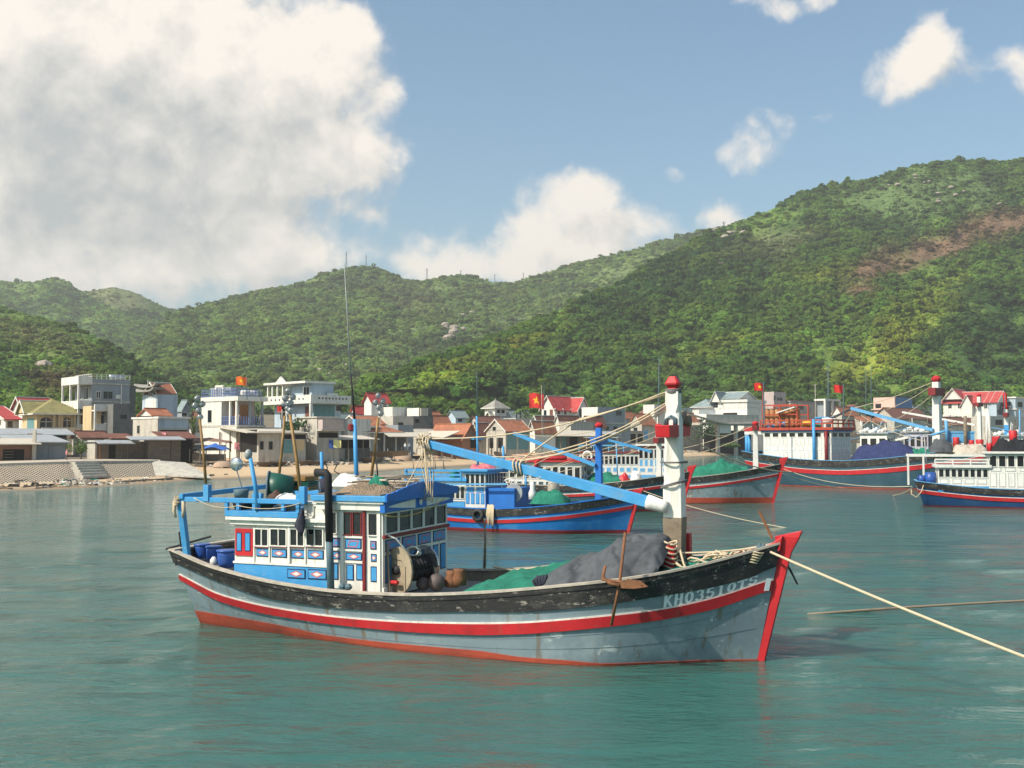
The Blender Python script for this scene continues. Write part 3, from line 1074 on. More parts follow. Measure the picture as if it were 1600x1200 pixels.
GLY = {
 'K': [[(.12, 0), (.12, 1)], [(.62, 1), (.16, .45)], [(.28, .58), (.66, 0)], [(.0, .03), (.25, .03)], [(.0, .97), (.25, .97)], [(.52, .97), (.72, .97)], [(.54, .03), (.74, .03)]],
 'H': [[(.12, 0), (.12, 1)], [(.60, 0), (.60, 1)], [(.12, .5), (.6, .5)], [(.0, .03), (.25, .03)], [(.0, .97), (.25, .97)], [(.48, .03), (.73, .03)], [(.48, .97), (.73, .97)]],
 '0': [arc(.36, .5, .27, .46, 0, 360, 20)],
 '3': [arc(.34, .73, .25, .24, 160, -90, 12), arc(.34, .27, .29, .25, 90, -165, 12)],
 '5': [[(.62, .95), (.16, .95), (.13, .52)], arc(.34, .31, .28, .29, 130, -160, 14)],
 '1': [[(.36, 0), (.36, 1)], [(.36, .98), (.2, .84)], [(.18, .03), (.54, .03)]],
 'T': [[(.36, 0), (.36, .97)], [(.02, .95), (.70, .95)], [(.04, .95), (.04, .78)], [(.68, .95), (.68, .78)], [(.22, .03), (.5, .03)]],
 'S': [arc(.36, .73, .26, .24, 20, 270, 12) + arc(.36, .26, .28, .25, 90, -160, 12)[1:], [(.62, .97), (.62, .76)], [(.09, .03), (.09, .24)]],
 '2': [arc(.34, .70, .27, .27, 165, -35, 12) + [(.09, .04), (.66, .04)]],
 '9': [arc(.36, .68, .26, .29, 0, 360, 18), [(.62, .68), (.58, .3), (.38, .03), (.14, .08)]],
 '4': [[(.5, 0), (.5, 1), (.06, .33), (.68, .33)]],
}

def write_on(root, hull, text, u0, u1, base, h, m, name='registration_number', w=.17, thin=.75, off=.012):
 n = len(text)
 wid = (u1 - u0) / n

 def PP(gx, gy, i):
  u = u0 + wid * (i + gx * 1.05)
  return hull.P(u, base(u) + gy * (h(u) if callable(h) else h), -1, off)
 for i, ch in enumerate(text):
  mb = MB()
  for st in GLY[ch]:
   pts = []
   for a, b in zip(st[:-1], st[1:]):
    k = max(1, int(math.hypot(b[0] - a[0], b[1] - a[1]) / .2))
    pts += [(a[0] + (b[0] - a[0]) * j / k, a[1] + (b[1] - a[1]) * j / k) for j in range(k)]
   pts.append(st[-1])
   for (a, b) in zip(pts[:-1], pts[1:]):
    dx, dy = b[0] - a[0], b[1] - a[1]
    l = math.hypot(dx, dy) or 1
    vert = abs(dy) / l
    hw = w / 2 * (.42 + .58 * vert ** 2)
    nx, ny = -dy / l * hw, dx / l * hw
    ex, ey = dx / l * .012, dy / l * .012
    mb.poly(PP(a[0] + nx - ex, a[1] + ny - ey, i), PP(a[0] - nx - ex, a[1] - ny - ey, i), PP(b[0] - nx + ex, b[1] - ny + ey, i), PP(b[0] + nx + ex, b[1] + ny + ey, i))
  mb.build('registration_letter', m, root)

def mound(P, label, cat, M, m, nx=40, ny=24, foot=None, height=None, seed=1, rough=.12, name='net_heap', fold=.1, fscale=2.2, ymap=None, flat=1.0):
 """a heap on a deck: height(x, y) over the rectangle foot = (x0, x1, y0, y1), in the axes M"""
 x0, x1, y0, y1 = foot
 X, Y = np.meshgrid(np.linspace(x0, x1, nx), np.linspace(y0, y1, ny))
 n = fbm(X * fscale, Y * fscale, 4, seed)
 rd = 1 - np.abs(fbm(X * fscale * .8 + Y * .9, Y * fscale * 1.3 - X * .5, 3, seed + 9)) * 2
 Hh = height(X, Y)
 n = n + .5 * fbm(X * fscale * 3.1, Y * fscale * 3.1, 3, seed + 4)
 edge = fbm(X * fscale * 1.3 + 9, Y * fscale * 1.3, 3, seed + 5)
 Hh = Hh.min() + (Hh - Hh.min()) * np.clip(1 + .45 * flat * edge, .4, 1.5)
 Z = Hh + np.clip(Hh - Hh.min(), 0, .4) / .4 * (n * rough + rd * fold)
 if ymap:
  Y = Y * np.vectorize(ymap)(X)
 mb = MB(); mb.smooth = True
 mb.loft([[(X[i, j], Y[i, j], Z[i, j]) for j in range(nx)] for i in range(ny)], False)
 o = mb.build(name, m)
 o.matrix_world = M
 tag(o, label, cat)
 return o

# a window with its own pane; face: 'y-' (starboard side), 'x+' (front)
def pos(face, a, z, d, base):
 return {'y-': (a, base - d, z), 'y+': (a, base + d, z), 'x+': (base + d, a, z), 'x-': (base - d, a, z)}[face]

def slab(mb, face, base, a0, a1, z0, z1, d0, d1):
 p = [pos(face, a, z, d, base) for a in (a0, a1) for z in (z0, z1) for d in (d0, d1)]
 lo, hi = np.min(p, 0), np.max(p, 0)
 return mb.bx(lo[0], hi[0], lo[1], hi[1], lo[2], hi[2])

def window(root, face, base, a0, a1, z0, z1, fm, t=.03, split=0, proud=.03, pane=True, gm=None):
 mb = MB()
 slab(mb, face, base, a0 - t, a1 + t, z1, z1 + t, 0, proud)
 slab(mb, face, base, a0 - t, a1 + t, z0 - t, z0, 0, proud + .01)
 slab(mb, face, base, a0 - t, a0, z0, z1, 0, proud)
 slab(mb, face, base, a1, a1 + t, z0, z1, 0, proud)
 for k in range(1, split + 1):
  c = a0 + (a1 - a0) * k / (split + 1)
  slab(mb, face, base, c - t * .5, c + t * .5, z0, z1, 0, proud - .006)
 if not pane:
  mb.mat(1)
  slab(mb, face, base, a0, a1, z0, z1, 0, .008)
  return mb.build('window', [fm, gm or m_glass], root)
 w = mb.build('window', fm, root)
 g = MB()
 slab(g, face, base, a0, a1, z0, z1, 0, .008)
 g.build('pane', gm or m_glass, w)
 return w

def panel(root, face, base, a0, a1, z0, z1, shape=None, field=None, edge=None, t=.022):
 """a painted panel: navy edge, blue field, a pink outline and a white lozenge"""
 mb = MB()
 slab(mb, face, base, a0, a1, z0, z1, 0, .014)
 mb.mat(1)
 slab(mb, face, base, a0 + t, a1 - t, z0 + t, z1 - t, 0, .020)
 if shape:
  ca, cz, ra, rz = (a0 + a1) / 2, (z0 + z1) / 2, (a1 - a0) * .36, (z1 - z0) * .34
  pts = {'diamond': [(-1, 0), (0, -1), (1, 0), (0, 1)], 'skew': [(-1, -1), (.6, -1), (1, 1), (-.6, 1)], 'trap': [(-.6, -1), (.6, -1), (1, 1), (-1, 1)]}[shape]
  o = [(ca + p[0] * ra, cz + p[1] * rz) for p in pts]
  k = .72 if shape == 'diamond' else .76
  i = [(ca + p[0] * ra * (.62 if shape == 'diamond' else .84), cz + p[1] * rz * (.62 if shape == 'diamond' else .70)) for p in pts]
  mb.mat(2)
  for q in range(4):
   r = (q + 1) % 4
   mb.poly(*[pos(face, a, z, .024, base) for a, z in (o[q], o[r], i[r], i[q])])
  if shape == 'diamond':
   mb.mat(3)
   mb.poly(*[pos(face, a, z, .024, base) for a, z in i])
 return mb.build('panel', [edge or m_navy, field or m_blue, m_pink, m_white], root)

def bulb_cluster(mb, p, r=.13):
 for dx, dy, dz in ((0, 0, 0), (.09, .04, .15), (-.08, -.03, .12), (.01, -.05, .29), (.03, .03, -.16)):
  mb.lathe([(r * .25, -r), (r * .8, -r * .5), (r, 0), (r * .75, r * .55), (r * .2, r * .95)], 8, (p[0] + dx, p[1] + dy, p[2] + dz))
m_corr_lamp = mat('grey_lamp_glass', (.30, .32, .31), .25, .3, 8, .1, 20)
# ================================================================== the big boat in front
YAW = -math.radians(23.2)
BOW = ground(1190, 1030)
LB = 13.75
FR = Frame(BOW - LB * np.array([math.cos(YAW), math.sin(YAW), 0]), YAW, math.radians(1.0))
HB = Hull(LB, ([0, .096, .24, .354, .46, .59, .755, .845, .9, .965, 1], [1.85, 1.51, 1.27, 1.20, 1.23, 1.37, 1.66, 1.84, 2.0, 2.26, 2.42]),
          ([0, .1, .24, .36, .46, .6, .75, .845, .9, .965, 1], [1.40, 1.65, 1.92, 2.1, 2.2, 2.3, 2.2, 1.72, 1.2, .5, .10]),
          ([0, .18, .32, .455, .59, .675, .78, .87, .93, 1], [.83, 1.24, 1.7, 2.02, 2.12, 2.15, 1.9, 1.15, .58, .07]))

def main_boat():
 R = empty('fishing_boat', 'grey blue wooden fishing boat with red stripe and painted cabin moored in front', 'boat', M=FR.M)
 D = lambda pts: line_of(HB.fit(FR, pts))
 ln = {
  'band': D([(271, 878), (334, 905), (427, 936), (521, 949), (615, 955), (740, 955), (810, 955.6), (960, 942.5), (1035, 931), (1110, 918), (1185, 897.5), (1207, 885)]),
  's_top': D([(281, 898), (349, 931), (427.5, 950), (521, 964), (615, 971.5), (740, 975), (810, 974), (922, 965.5), (1035, 952.5), (1110, 936.5), (1202, 907)]),
  's_bot': D([(285, 907), (349, 941), (427.5, 961), (521, 975), (615, 985), (740, 991.5), (810, 990.5), (922, 982), (1035, 968), (1110, 953), (1200, 923)]),
  'boot': D([(313.4, 955), (427.5, 975), (521, 994), (615, 1005), (740, 1016), (810, 1026), (870, 1030.6), (941, 1036.5), (1035, 1034), (1185, 1030)]),
  'deck': lambda u: float(np.interp(u, [0, .1, .3, .46, .62, .75, .85, 1], [1.50, 1.22, 1.02, .98, 1.02, 1.22, 1.55, 2.1])),
  'line_w': .035, 'seams': (.47, .83),
 }
 hull_parts(R, HB, ln, dict(hull=m_hull, boot=m_boot, band=m_black, stripe=m_red), n=64, stem_f=.19, head=.13)
 # second plank seam of the black wale, standing proud
 strip(HB, lambda u: HB.zs(u) - .10, lambda u: HB.zs(u) - .06, .062, np.linspace(0.01, .985, 60), 1).build('wale_batten', m_black, R)
 # registration
 q = HB.fit(FR, [(1037, 951), (1183, 913)])
 write_on(R, HB, 'KH03510TS', q[0][0], q[1][0] + .002, lambda u: ln['s_top'](u) + .045, lambda u: ln['band'](u) - ln['s_top'](u) - .055, m_number, w=.27)
 q = HB.fit(FR, [(1203, 913)])[0]
 m = MB()
 m.poly(*[HB.P(u, z, -1, .06) for u, z in ((.988, ln['s_bot'](.99) + .02), (.9945, ln['s_bot'](.99) + .02), (.9945, ln['s_top'](.99) + .06), (.988, ln['s_top'](.99) + .06))])
 m.build('draught_mark', m_number, R)

 # ---------------- aft cabin (starboard wall on y = -YA)
 YA = 1.50
 S = lambda px, py: FR.on(px, py, 1, -YA)[[0, 2]]

 def rect(a, b, c, d, f=S):
  p0, p1, p2, p3 = f(a, b), f(c, b), f(a, d), f(c, d)
  return (p0[0] + p2[0]) / 2, (p1[0] + p3[0]) / 2, (p2[1] + p3[1]) / 2, (p0[1] + p1[1]) / 2
 xa = S(367, 850)[0]
 xt = S(517, 850)[0] + .02
 zl = S(440, 883)[1]              # top of the blue base
 zr = S(430, 821)[1]
 zc = S(430, 808)[1]
 MB().bx(xa, xt + .1, -YA, YA, zl, zr).build('aft_cabin_wall', m_white, R)
 MB().bx(xa - .01, xt + .1, -YA - .012, YA + .012, .9, zl).build('cabin_base', m_blue, R)
 MB().bx(xa - .03, xt + .02, -YA - .035, YA + .035, zl - .001, zl + .045).build('sill_rail', m_white, R)
 m = MB()
 m.bx(xa - .16, xt + .05, -YA - .16, YA + .16, zc - .085, zc)
 m.bx(xa - .08, xt + .05, -YA - .09, YA + .09, zr, zc - .086)
 m.build('cornice', m_white, R, bevel=.008)
 MB().bx(xa - .17, S(472, 800)[0], -YA - .17, YA + .17, zc + .002, zc + .14).build('roof_edge', m_blue, R, bevel=.008)
 # red double door with two blue panels
 x0, x1, z0, z1 = rect(368.5, 826, 396, 868)
 d = MB(); slab(d, 'y-', -YA, x0, x1, z0, z1, 0, .03)
 d = d.build('door', m_red, R)
 for (p, q_) in ((371, 379), (384, 392.5)):
  a, b, c, e = rect(p, 832, q_, 861)
  k = MB(); slab(k, 'y-', -YA, a, b, c, e, 0, .036); k.mat(1); slab(k, 'y-', -YA, a + .018, b - .018, c + .018, e - .018, 0, .042)
  k.build('panel', [m_navy, m_blue], d)
 for (p0, p1) in ((399.5, 419), (424, 447.5), (455, 475), (480, 504.5)):
  x0, x1, z0, z1 = rect(p0, 827, p1, 852)
  window(R, 'y-', -YA, x0, x1, z0, z1, m_white, .028, 1, .035)
  l = MB(); slab(l, 'y-', -YA, x0 - .02, x1 + .02, z0 - .045, z0 - .028, 0, .05); l.build('sill', m_dkred, R)
 for (p0, y0, p1, y1) in ((401, 857, 421, 869.5), (425, 858, 448.5, 871), (456, 859, 477.5, 872.5), (481, 859.5, 506, 873.5)):
  panel(R, 'y-', -YA, *rect(p0, y0, p1, y1), 'diamond')
 for (p0, y0, p1, y1) in ((450, 889, 478, 903.5), (482, 889.5, 511, 905)):
  x0, x1, z0, z1 = rect(p0, y0, p1, y1)
  panel(R, 'y-', -YA - .014, x0, x1, z0, z1, 'diamond')
 for p in (397.6, 421.5, 452.5, 477.5):
  x = S(p, 845)[0]
  wdt = .035 if p != 452.5 else .06
  k = MB(); slab(k, 'y-', -YA, x - wdt / 2, x + wdt / 2, zl + .05, zr, 0, .045 if p == 452.5 else .028)
  k.build('mullion', m_white, R)
 # small skylight box on the aft roof, beside the wheelhouse
 x0, x1, z0, z1 = rect(476, 783, 511, 806)
 m = MB(); m.bx(x0, xt + .1, -YA + .02, YA - .5, zc, z1 - .03); m.build('skylight_box', m_white, R, bevel=.01)
 m = MB(); slab(m, 'y-', -YA + .02, x0, x1, z1 - .07, z1 - .02, 0, .05); slab(m, 'y-', -YA + .02, x0, x0 + .07, z0, z1, 0, .05); slab(m, 'y-', -YA + .02, x0 + .2, x1, z0 + .22, z0 + .26, 0, .04)
 slab(m, 'y-', -YA + .02, x0 + .2, x0 + .25, z0, z0 + .26, 0, .04)
 m.build('skylight_frame', m_white, R)
 # rail round the aft roof
 rx0, rx1 = S(287, 780)[0], S(475, 782)[0]
 zrl = S(400, 782)[1]
 rail = MB()
 rail.bx(rx0, rx1, -YA - .16, -YA - .05, zrl - .055, zrl + .055)
 rail.build('roof_rail', m_blue, R, bevel=.008)
 MB().bx(rx0 + .3, rx1, YA + .05, YA + .16, zrl - .05, zrl + .06).build('roof_rail', m_blue, R, bevel=.008)
 MB().bar((rx0 + .08, -YA - .2, zrl + .07), (rx0 + .08, YA + .2, zrl + .12), .11, .12).build('cross_beam', m_blue, R, bevel=.008)
 for px in (359, 377, 402, 447, 470):
  x = S(px, 790)[0]
  MB().bx(x - .045, x + .045, -YA - .145, -YA - .065, zc + .13, zrl + (.18 if px in (402, 470) else -.03)).build('rail_post', m_blue, R, bevel=.006)
  MB().bx(x - .045, x + .045, YA + .065, YA + .145, zc + .13, zrl - .03).build('rail_post', m_blue, R, bevel=.006)
 # stern gantry
 xg = FR.on(297, 820, 1, -1.25)[0]
 MB().bar((xg - .02, -1.28, 1.45), (xg, -YA - .1, zrl - .05), .13, .15).build('gantry_post', m_blue, R, bevel=.01)
 MB().bar((xg + .0, 1.28, 1.45), (xg + .02, YA + .1, zrl - .05), .13, .15).build('gantry_post', m_blue, R, bevel=.01)
 # things tied at the corner of the gantry
 m = MB(); m.smooth = True
 for k in range(9):
  a = k * .7
  m.tube([(xg - .06 + .1 * math.cos(a + t) * (1 - .3 * (k % 3)), -YA - .14 + .09 * math.sin(a + t), zrl - .02 + .05 * k * .5 - .13) for t in np.linspace(0, 5, 10)], .016, 5)
 for dx in (-.16, .1):
  m.tube([(xg + dx, -YA - .12, zrl - .05), (xg + dx * 1.1, -YA - .13, zrl - .3), (xg + dx * .8, -YA - .12, zrl - .45)], .05, 6, .03)
 m.build('rope_lashing', m_rope, R)
 # tiller / rudder head with a pole over the stern
 MB().tube([FR.on(259, 858, 1, -.4), FR.on(330, 838, 1, .3)], .03, 6).build('stern_pole', m_sooty, R)
 MB().tube([FR.on(283, 856, 1, -1.0), FR.on(280, 832, 1, -1.0), FR.on(292, 826, 1, -1.0)], .022, 5).build('stern_hook', m_sooty, R)

 # ---------------- wheelhouse (starboard wall y = -YW, front x = XF)
 YW = 1.60
 S2 = lambda px, py: FR.on(px, py, 1, -YW)[[0, 2]]
 XF = S2(598, 850)[0]
 XB = S2(518, 850)[0]
 ztop = S2(598, 798)[1]
 zfas = S2(598, 784)[1]
 zrf = S2(598, 775)[1]
 zb = S2(597, 918)[1] - .25
 MB().bx(XB, XF, -YW, YW, zb, ztop).build('wheelhouse_wall', m_white, R)
 rc2 = lambda a, b, c, d: rect(a, b, c, d, S2)
 m = MB()
 m.bx(XB - .35, XF + .06, -YW - .10, YW + .10, ztop, zfas - .05)
 m.bx(XB - .38, XF + .10, -YW - .15, YW + .15, zfas - .05, zfas)
 m.build('fascia', m_white, R, bevel=.008)
 m = MB()
 m.bx(XB - .45, XF + .17, -YW - .18, YW + .18, zfas + .002, zrf)
 m.build('roof', m_blue, R, bevel=.01)
 MB().bx(XB - .38, XF - .05, -YW - .02, YW + .02, zrf + .002, zrf + .03).build('roof_deck', m_oldwood, R)
 for (p0, y0, p1, y1) in ((520, 801, 526, 833), (537.5, 802, 548.5, 835), (552.5, 802, 564, 835), (576.5, 803, 589.5, 836)):
  x0, x1, z0, z1 = rc2(p0, y0, p1, y1)
  window(R, 'y-', -YW, x0, x1, z0, z1, m_dkred if 530 < p0 < 560 else m_white, .022, 0, .03)
 for (p0, y0, p1, y1, sh) in ((520, 841, 534, 855, 'skew'), (540, 842, 565, 857.5, 'skew'), (579, 845, 588.5, 858.5, 'skew'), (520, 861.5, 535, 874, 'diamond'), (541, 863.5, 566, 875.5, 'diamond'), (580, 865.5, 589.5, 877.5, 'diamond'),
                                 (522, 880, 529, 905.5, None), (542, 882, 553, 906.5, None), (557, 882, 567.5, 906.5, None), (579.5, 885, 590, 909, None)):
  panel(R, 'y-', -YW, *rc2(p0, y0, p1, y1), sh)
 x = S2(570, 850)[0]
 MB().bx(x - .03, x + .03, -YW - .055, -YW + .0, zb + .1, ztop).build('door_post', m_dkred, R)
 for p in (535.5, 592.5):
  x = S2(p, 850)[0]
  MB().bx(x - .04, x + .04, -YW - .035, -YW + .0, zb + .1, ztop).build('mullion', m_white, R)
 for y0, y1 in ((836.5, 841), (857.5, 861.5), (875, 880)):
  x0, x1, z0, z1 = rc2(519, y0, 567, y1)
  MB().bx(x0, x1, -YW - .026, -YW, z0 + .01, z1 - .01).build('rail_moulding', m_white, R)
 # front
 zw1, zw0 = S2(598, 804)[1], S2(598, 834)[1]
 ys = np.linspace(-YW + .06, YW - .06, 6)
 for k in range(5):
  window(R, 'x+', XF, ys[k] + .04, ys[k + 1] - .04, zw0, zw1, m_white, .035, 0, .04)
 m = MB(); slab(m, 'x+', XF, -YW - .03, YW + .03, zw0 - .115, zw0 - .04, 0, .07)
 m.build('front_sill', m_dkred, R, bevel=.008)
 ys = np.linspace(-YW + .05, YW - .05, 5)
 for k in range(4):
  panel(R, 'x+', XF, ys[k] + .06, ys[k + 1] - .06, zw0 - .42, zw0 - .16, 'trap' if k < 2 else 'skew')
 ys = np.linspace(-YW + .05, YW - .05, 9)
 for k in range(8):
  panel(R, 'x+', XF, ys[k] + .055, ys[k + 1] - .055, zb + .32, zw0 - .50, None)
 m = MB(); slab(m, 'x+', XF, -YW - .04, YW + .04, zb + .1, zb + .24, 0, .05); m.build('plinth', m_white, R)
 # front fascia: blue board with a white lens, a roundel, and a scalloped upper board
 xf = XF + .12
 m = MB(); slab(m, 'x+', XF, -YW - .12, YW + .12, zw1 + .05, zfas + .001, 0, .12)
 m.build('front_fascia', m_blue2, R)
 m = MB()
 for s in (-1, 1):
  up, lo = [], []
  for t in np.linspace(0, 1, 9):
   y = s * (.28 + t * (YW - .32))
   hgt = .10 * (1 - t) ** .8 + .004
   zc2 = (zw1 + .05 + zfas) / 2
   up.append((xf + .006, y, zc2 + hgt)); lo.append((xf + .006, y, zc2 - hgt))
  m.loft([[a, b] for a, b in zip(up, lo)], False)
 m.build('fascia_lens', m_white, R)
 m = MB()
 m.lathe([(0, 0), (.13, 0), (.13, .014), (0, .014)], 20, (xf, 0, (zw1 + .05 + zfas) / 2), 'x')
 m.mat(1)
 m.lathe([(0, .014), (.075, .014), (.075, .022), (0, .022)], 16, (xf, -.04, (zw1 + .05 + zfas) / 2 + .02), 'x')
 m.build('fascia_roundel', [m_blue2, m_white], R)
 up = [(-YW - .2, zfas + .005)]
 n = 40
 top = []
 for k in range(n + 1):
  y = -YW - .2 + (2 * YW + .4) * k / n
  e = 1 - abs(y) / (YW + .2)
  top.append((y, zrf + .03 + .20 * math.sin(math.pi * min(1, e) / 2) ** 1.5 + .025 * abs(math.sin(k * 1.25))))
 m = MB().prism(up + top + [(YW + .2, zfas + .005)], XF + .174, XF + .22, 'x')
 m.build('scalloped_board', m_blue2, R)
 m = MB(); m.lathe([(0, 0), (.085, 0), (.07, .03), (0, .035)], 14, (XF + .22, .18, zrf + .12), 'x')
 m.build('roof_roundel', m_dkred, R)

 # ---------------- exhaust
 xe = FR.on(517, 900, 1, -1.86)[0]
 zt, zm = FR.on(511, 741, 1, -1.86)[2], FR.on(515, 845, 1, -1.86)[2]
 m = MB(); m.smooth = True
 m.tube([(xe, -1.86, 1.15), (xe - .02, -1.86, 1.9), (xe - .04, -1.86, zm)], .082, 12)
 p = m.build('exhaust_pipe', m_steel, R)
 m = MB(); m.smooth = True
 m.tube([(xe - .04, -1.86, zm - .01), (xe - .07, -1.86, zt - .12), (xe - .075, -1.86, zt - .03), (xe - .12, -1.86, zt + .03), (xe - .40, -1.86, zt + .04)], .088, 12)
 m.build('sooty_elbow', m_sooty, p)
 m = MB(); m.lathe([(.13, 0), (.13, .07), (.1, .1)], 12, (xe, -1.86, 1.14)); m.bx(xe + .06, xe + .4, -1.93, -1.78, 1.1, 1.24)
 m.build('pipe_flange', m_steel, p)
 m = MB()
 for k in (0, 1):
  m.lathe([(.02, -.06), (.075, -.03), (.085, .02), (.04, .08)], 8, (xe + .28 + .17 * k, -1.84, 1.28))
 m.build('deck_block', m_steel, R)

 # ---------------- net reel in front of the wheelhouse
 ang = math.radians(18)
 c0 = Vector(FR.on(622, 891, 1, -1.28)); ax = Vector((math.sin(ang), math.cos(ang), 0)); tx = Vector((math.cos(ang), -math.sin(ang), 0)); tz = Vector((0, 0, 1))

 def disc(c, r, th, n=22, wob=.0, rz=1.0):
  mb = MB()
  rg = [c + tx * (r * math.cos(2 * math.pi * k / n) * (1 + wob * math.sin(k * 3.7))) + tz * (r * rz * math.sin(2 * math.pi * k / n) * (1 + wob * math.cos(k * 2.1))) for k in range(n)]
  mb.loft([[p - ax * th / 2 for p in rg], [p + ax * th / 2 for p in rg]], True, True)
  return mb
 m_reel = mat('reel_plywood', (.36, .29, .20), .8, .2, 3, .3, 20, (.16, .11, .07), .5, 3, streak=True)
 reel = disc(c0, .47, .05, 26, .012, 1.12).build('net_reel', m_reel, R)
 disc(c0 + ax * .85 + tz * .05, .44, .05, 24).build('reel_plate', m_chrome, reel)
 m = MB(); m.smooth = True; m.tube([c0 - ax * .1, c0 + ax * 1.1], .10, 10); m.build('reel_drum', m_sooty, reel)
 m = MB(); m.smooth = True
 for k in range(7):
  m.tube([c0 + ax * (.14 + .1 * k) + tx * (.25 * math.cos(t)) + tz * (.25 * math.sin(t)) for t in np.linspace(0, 6.28, 14)], .05, 6)
 m.build('wound_net', m_sooty, reel)
 m = MB(); m.tube([c0 - ax * .03 - tz * .26 - tx * .1, c0 - ax * .16 - tz * .25 - tx * .02, c0 - ax * .16 - tz * .25 + tx * .16], .045, 8); m.build('reel_crank', m_red, reel)
 m = MB(); m.lathe([(0, -.03), (.05, -.03), (.05, .02), (0, .02)], 10, tuple(c0 - ax * .03), 'y'); m.build('reel_axle', m_steel, reel)
 m = MB()
 for a_, w_ in ((.25, .30), (.12, .2)):
  m.bar(c0 - ax * .028 + tz * a_ - tx * w_ / 2, c0 - ax * .028 + tz * (a_ - .03) + tx * w_ / 2, .012, .01)
 m.bar(c0 - ax * .028 + tz * .25, c0 - ax * .028 + tz * .12, .012, .01)
 m.bar(c0 - ax * .028 + tx * .27 + tz * .1, c0 - ax * .028 + tx * .27 - tz * .45, .012, .01)
 m.build('painted_scratch', m_sooty, reel)
 m = MB(); m.tube([FR.on(605, 850, 1, -1.45), FR.on(609, 926, 1, -1.45)], .028, 6); m.build('reel_stanchion', m_oldwood, R)
 m = MB(); m.smooth = True
 m.tube([FR.on(596, 839, 1, -1.5), FR.on(607, 837, 1, -1.45), FR.on(619, 842, 1, -1.35), FR.on(630, 855, 1, -1.2), FR.on(640, 876, 1, -1.1), FR.on(641, 892, 1, -1.05)], .022, 7)
 m.build('guide_hoop', m_white, R)
 m = MB(); m.smooth = True
 for k in range(5):
  m.tube([FR.on(645 + 9 * math.cos(t) + k, 861 + 7 * math.sin(t) + .6 * k, 1, -.9 + .05 * k) for t in np.linspace(0, 6.0, 16)], .020, 5)
 m.build('coiled_hose', m_white, R)
 # engine-room clutter forward of the reel
 m = MB(); m.smooth = True
 for px, py, r in ((682, 910, .20), (661, 912, .16)):
  c = FR.on(px, py, 1, -.8)
  m.lathe([(r * math.sin(a), -r * math.cos(a)) for a in np.linspace(0.02, 3.12, 9)], 14, tuple(c))
 m.build('round_float', mat('grey_brown_float', (.11, .085, .08), .6, .3, 5, .2), R)
 m = MB(); m.smooth = True
 for px, py in ((706, 906), (718, 903)):
  c = FR.on(px, py, 1, -.5)
  m.lathe([(.02, -.18), (.15, -.16), (.17, 0), (.12, .14), (.14, .2)], 12, tuple(c))
 m.build('winch_drum', m_rust, R)

 # ---------------- mast with crossbar
 xm = FR.on(1053, 700, 1, 0)[0]
 z = lambda py: FR.on(1055, py, 1, 0)[2]
 m = MB()

 def sq(w, zz, c=0.25, xo=0.0):
  h = w / 2
  k = h * c
  return [(xm + xo + a, b, zz) for a, b in ((-h + k, -h), (h - k, -h), (h, -h + k), (h, h - k), (h - k, h), (-h + k, h), (-h, h - k), (-h, -h + k))]
 m.loft([sq(.40, z(808), .06), sq(.40, z(765), .06), sq(.38, z(752), .3), sq(.37, z(742), .06), sq(.35, z(690), .42), sq(.335, z(668), .06), sq(.32, z(655), .06), sq(.30, z(645), .45), sq(.29, z(632), .06), sq(.285, z(612), .06)], True, True)
 mast = m.build('mast', m_white, R, bevel=.008)
 m = MB(); m.loft([sq(.385, 1.2, .06), sq(.385, z(850), .06), sq(.42, z(818), .06), sq(.42, z(808) - .002, .06)], True, True); m.build('mast_foot', m_oldwood, mast)
 m = MB(); m.loft([sq(.22, z(612) - .01, .3), sq(.20, z(606), .3), sq(.31, z(601), .3), sq(.31, z(598), .3), sq(.15, z(588), .3)], True, True); m.build('mast_cap', m_red, mast, bevel=.006)
 zc1, zc0 = z(664), z(685)
 m = MB().hexa([(xm - .15, -.88, zc0 + .03), (xm + .15, -.88, zc0 + .03), (xm + .15, .80, zc0 + .03), (xm - .15, .80, zc0 + .03)], [(xm - .16, -.92, zc1), (xm + .16, -.92, zc1), (xm + .16, .88, zc1), (xm - .16, .88, zc1)])
 m.build('crossbar', m_red, R, bevel=.012)
 m = MB(); m.smooth = True
 for y, hgt in ((-.35, .16), (-.18, .20), (.05, .16)):
  m.tube([(xm - .1, y, zc1 - .02), (xm - .1, y, zc1 + hgt * .7), (xm, y, zc1 + hgt), (xm + .1, y, zc1 + hgt * .7), (xm + .1, y, zc1 - .02)], .025, 6)
 m.build('rope_staple', m_steel, R)
 m = MB()
 m.bar((xm + .05, .12, zc1 + .02), (xm + .05, .5, zc1 + .26), .22, .10); m.bar((xm + .1, .5, zc1), (xm + .1, .75, zc1 + .2), .12, .1)
 m.lathe([(0, -.06), (.12, -.05), (.12, .05), (0, .06)], 12, (xm + .2, .5, zc1 + .08), 'x')
 m.build('pulley_block', m_oldwood, R)
 m = MB(); m.smooth = True
 for py, t in ((722, .02), (755, .018), (757, .018), (609, .022), (611, .022), (613, .02)):
  zz = z(py); r = .30 if py > 700 else .17
  tilt = .08 if py > 750 else .0
  m = MB(); m.smooth = True
  m.tube([(xm + r * .95 * math.cos(a), r * .95 * math.sin(a), zz + tilt * math.cos(a)) for a in np.linspace(0, 6.28, 18)], t, 5)
  m.build('mast_lashing', mat('grey_rope', (.16, .15, .15), .9, .3, 20, .2), mast)
 # ---------------- boom
 tip, foot = FR.on(664, 692, 1, -.05), FR.on(1020, 786, 1, -.25)
 boom = MB().bar(tip, foot, .16, .17, w2=.18, h2=.24).build('boom', m_blue, R, bevel=.01)
 m = MB(); m.smooth = True
 f2 = FR.on(1042, 793, 1, -.25)
 a, b = Vector(foot), Vector(f2)
 back = (Vector(tip) - a).normalized()
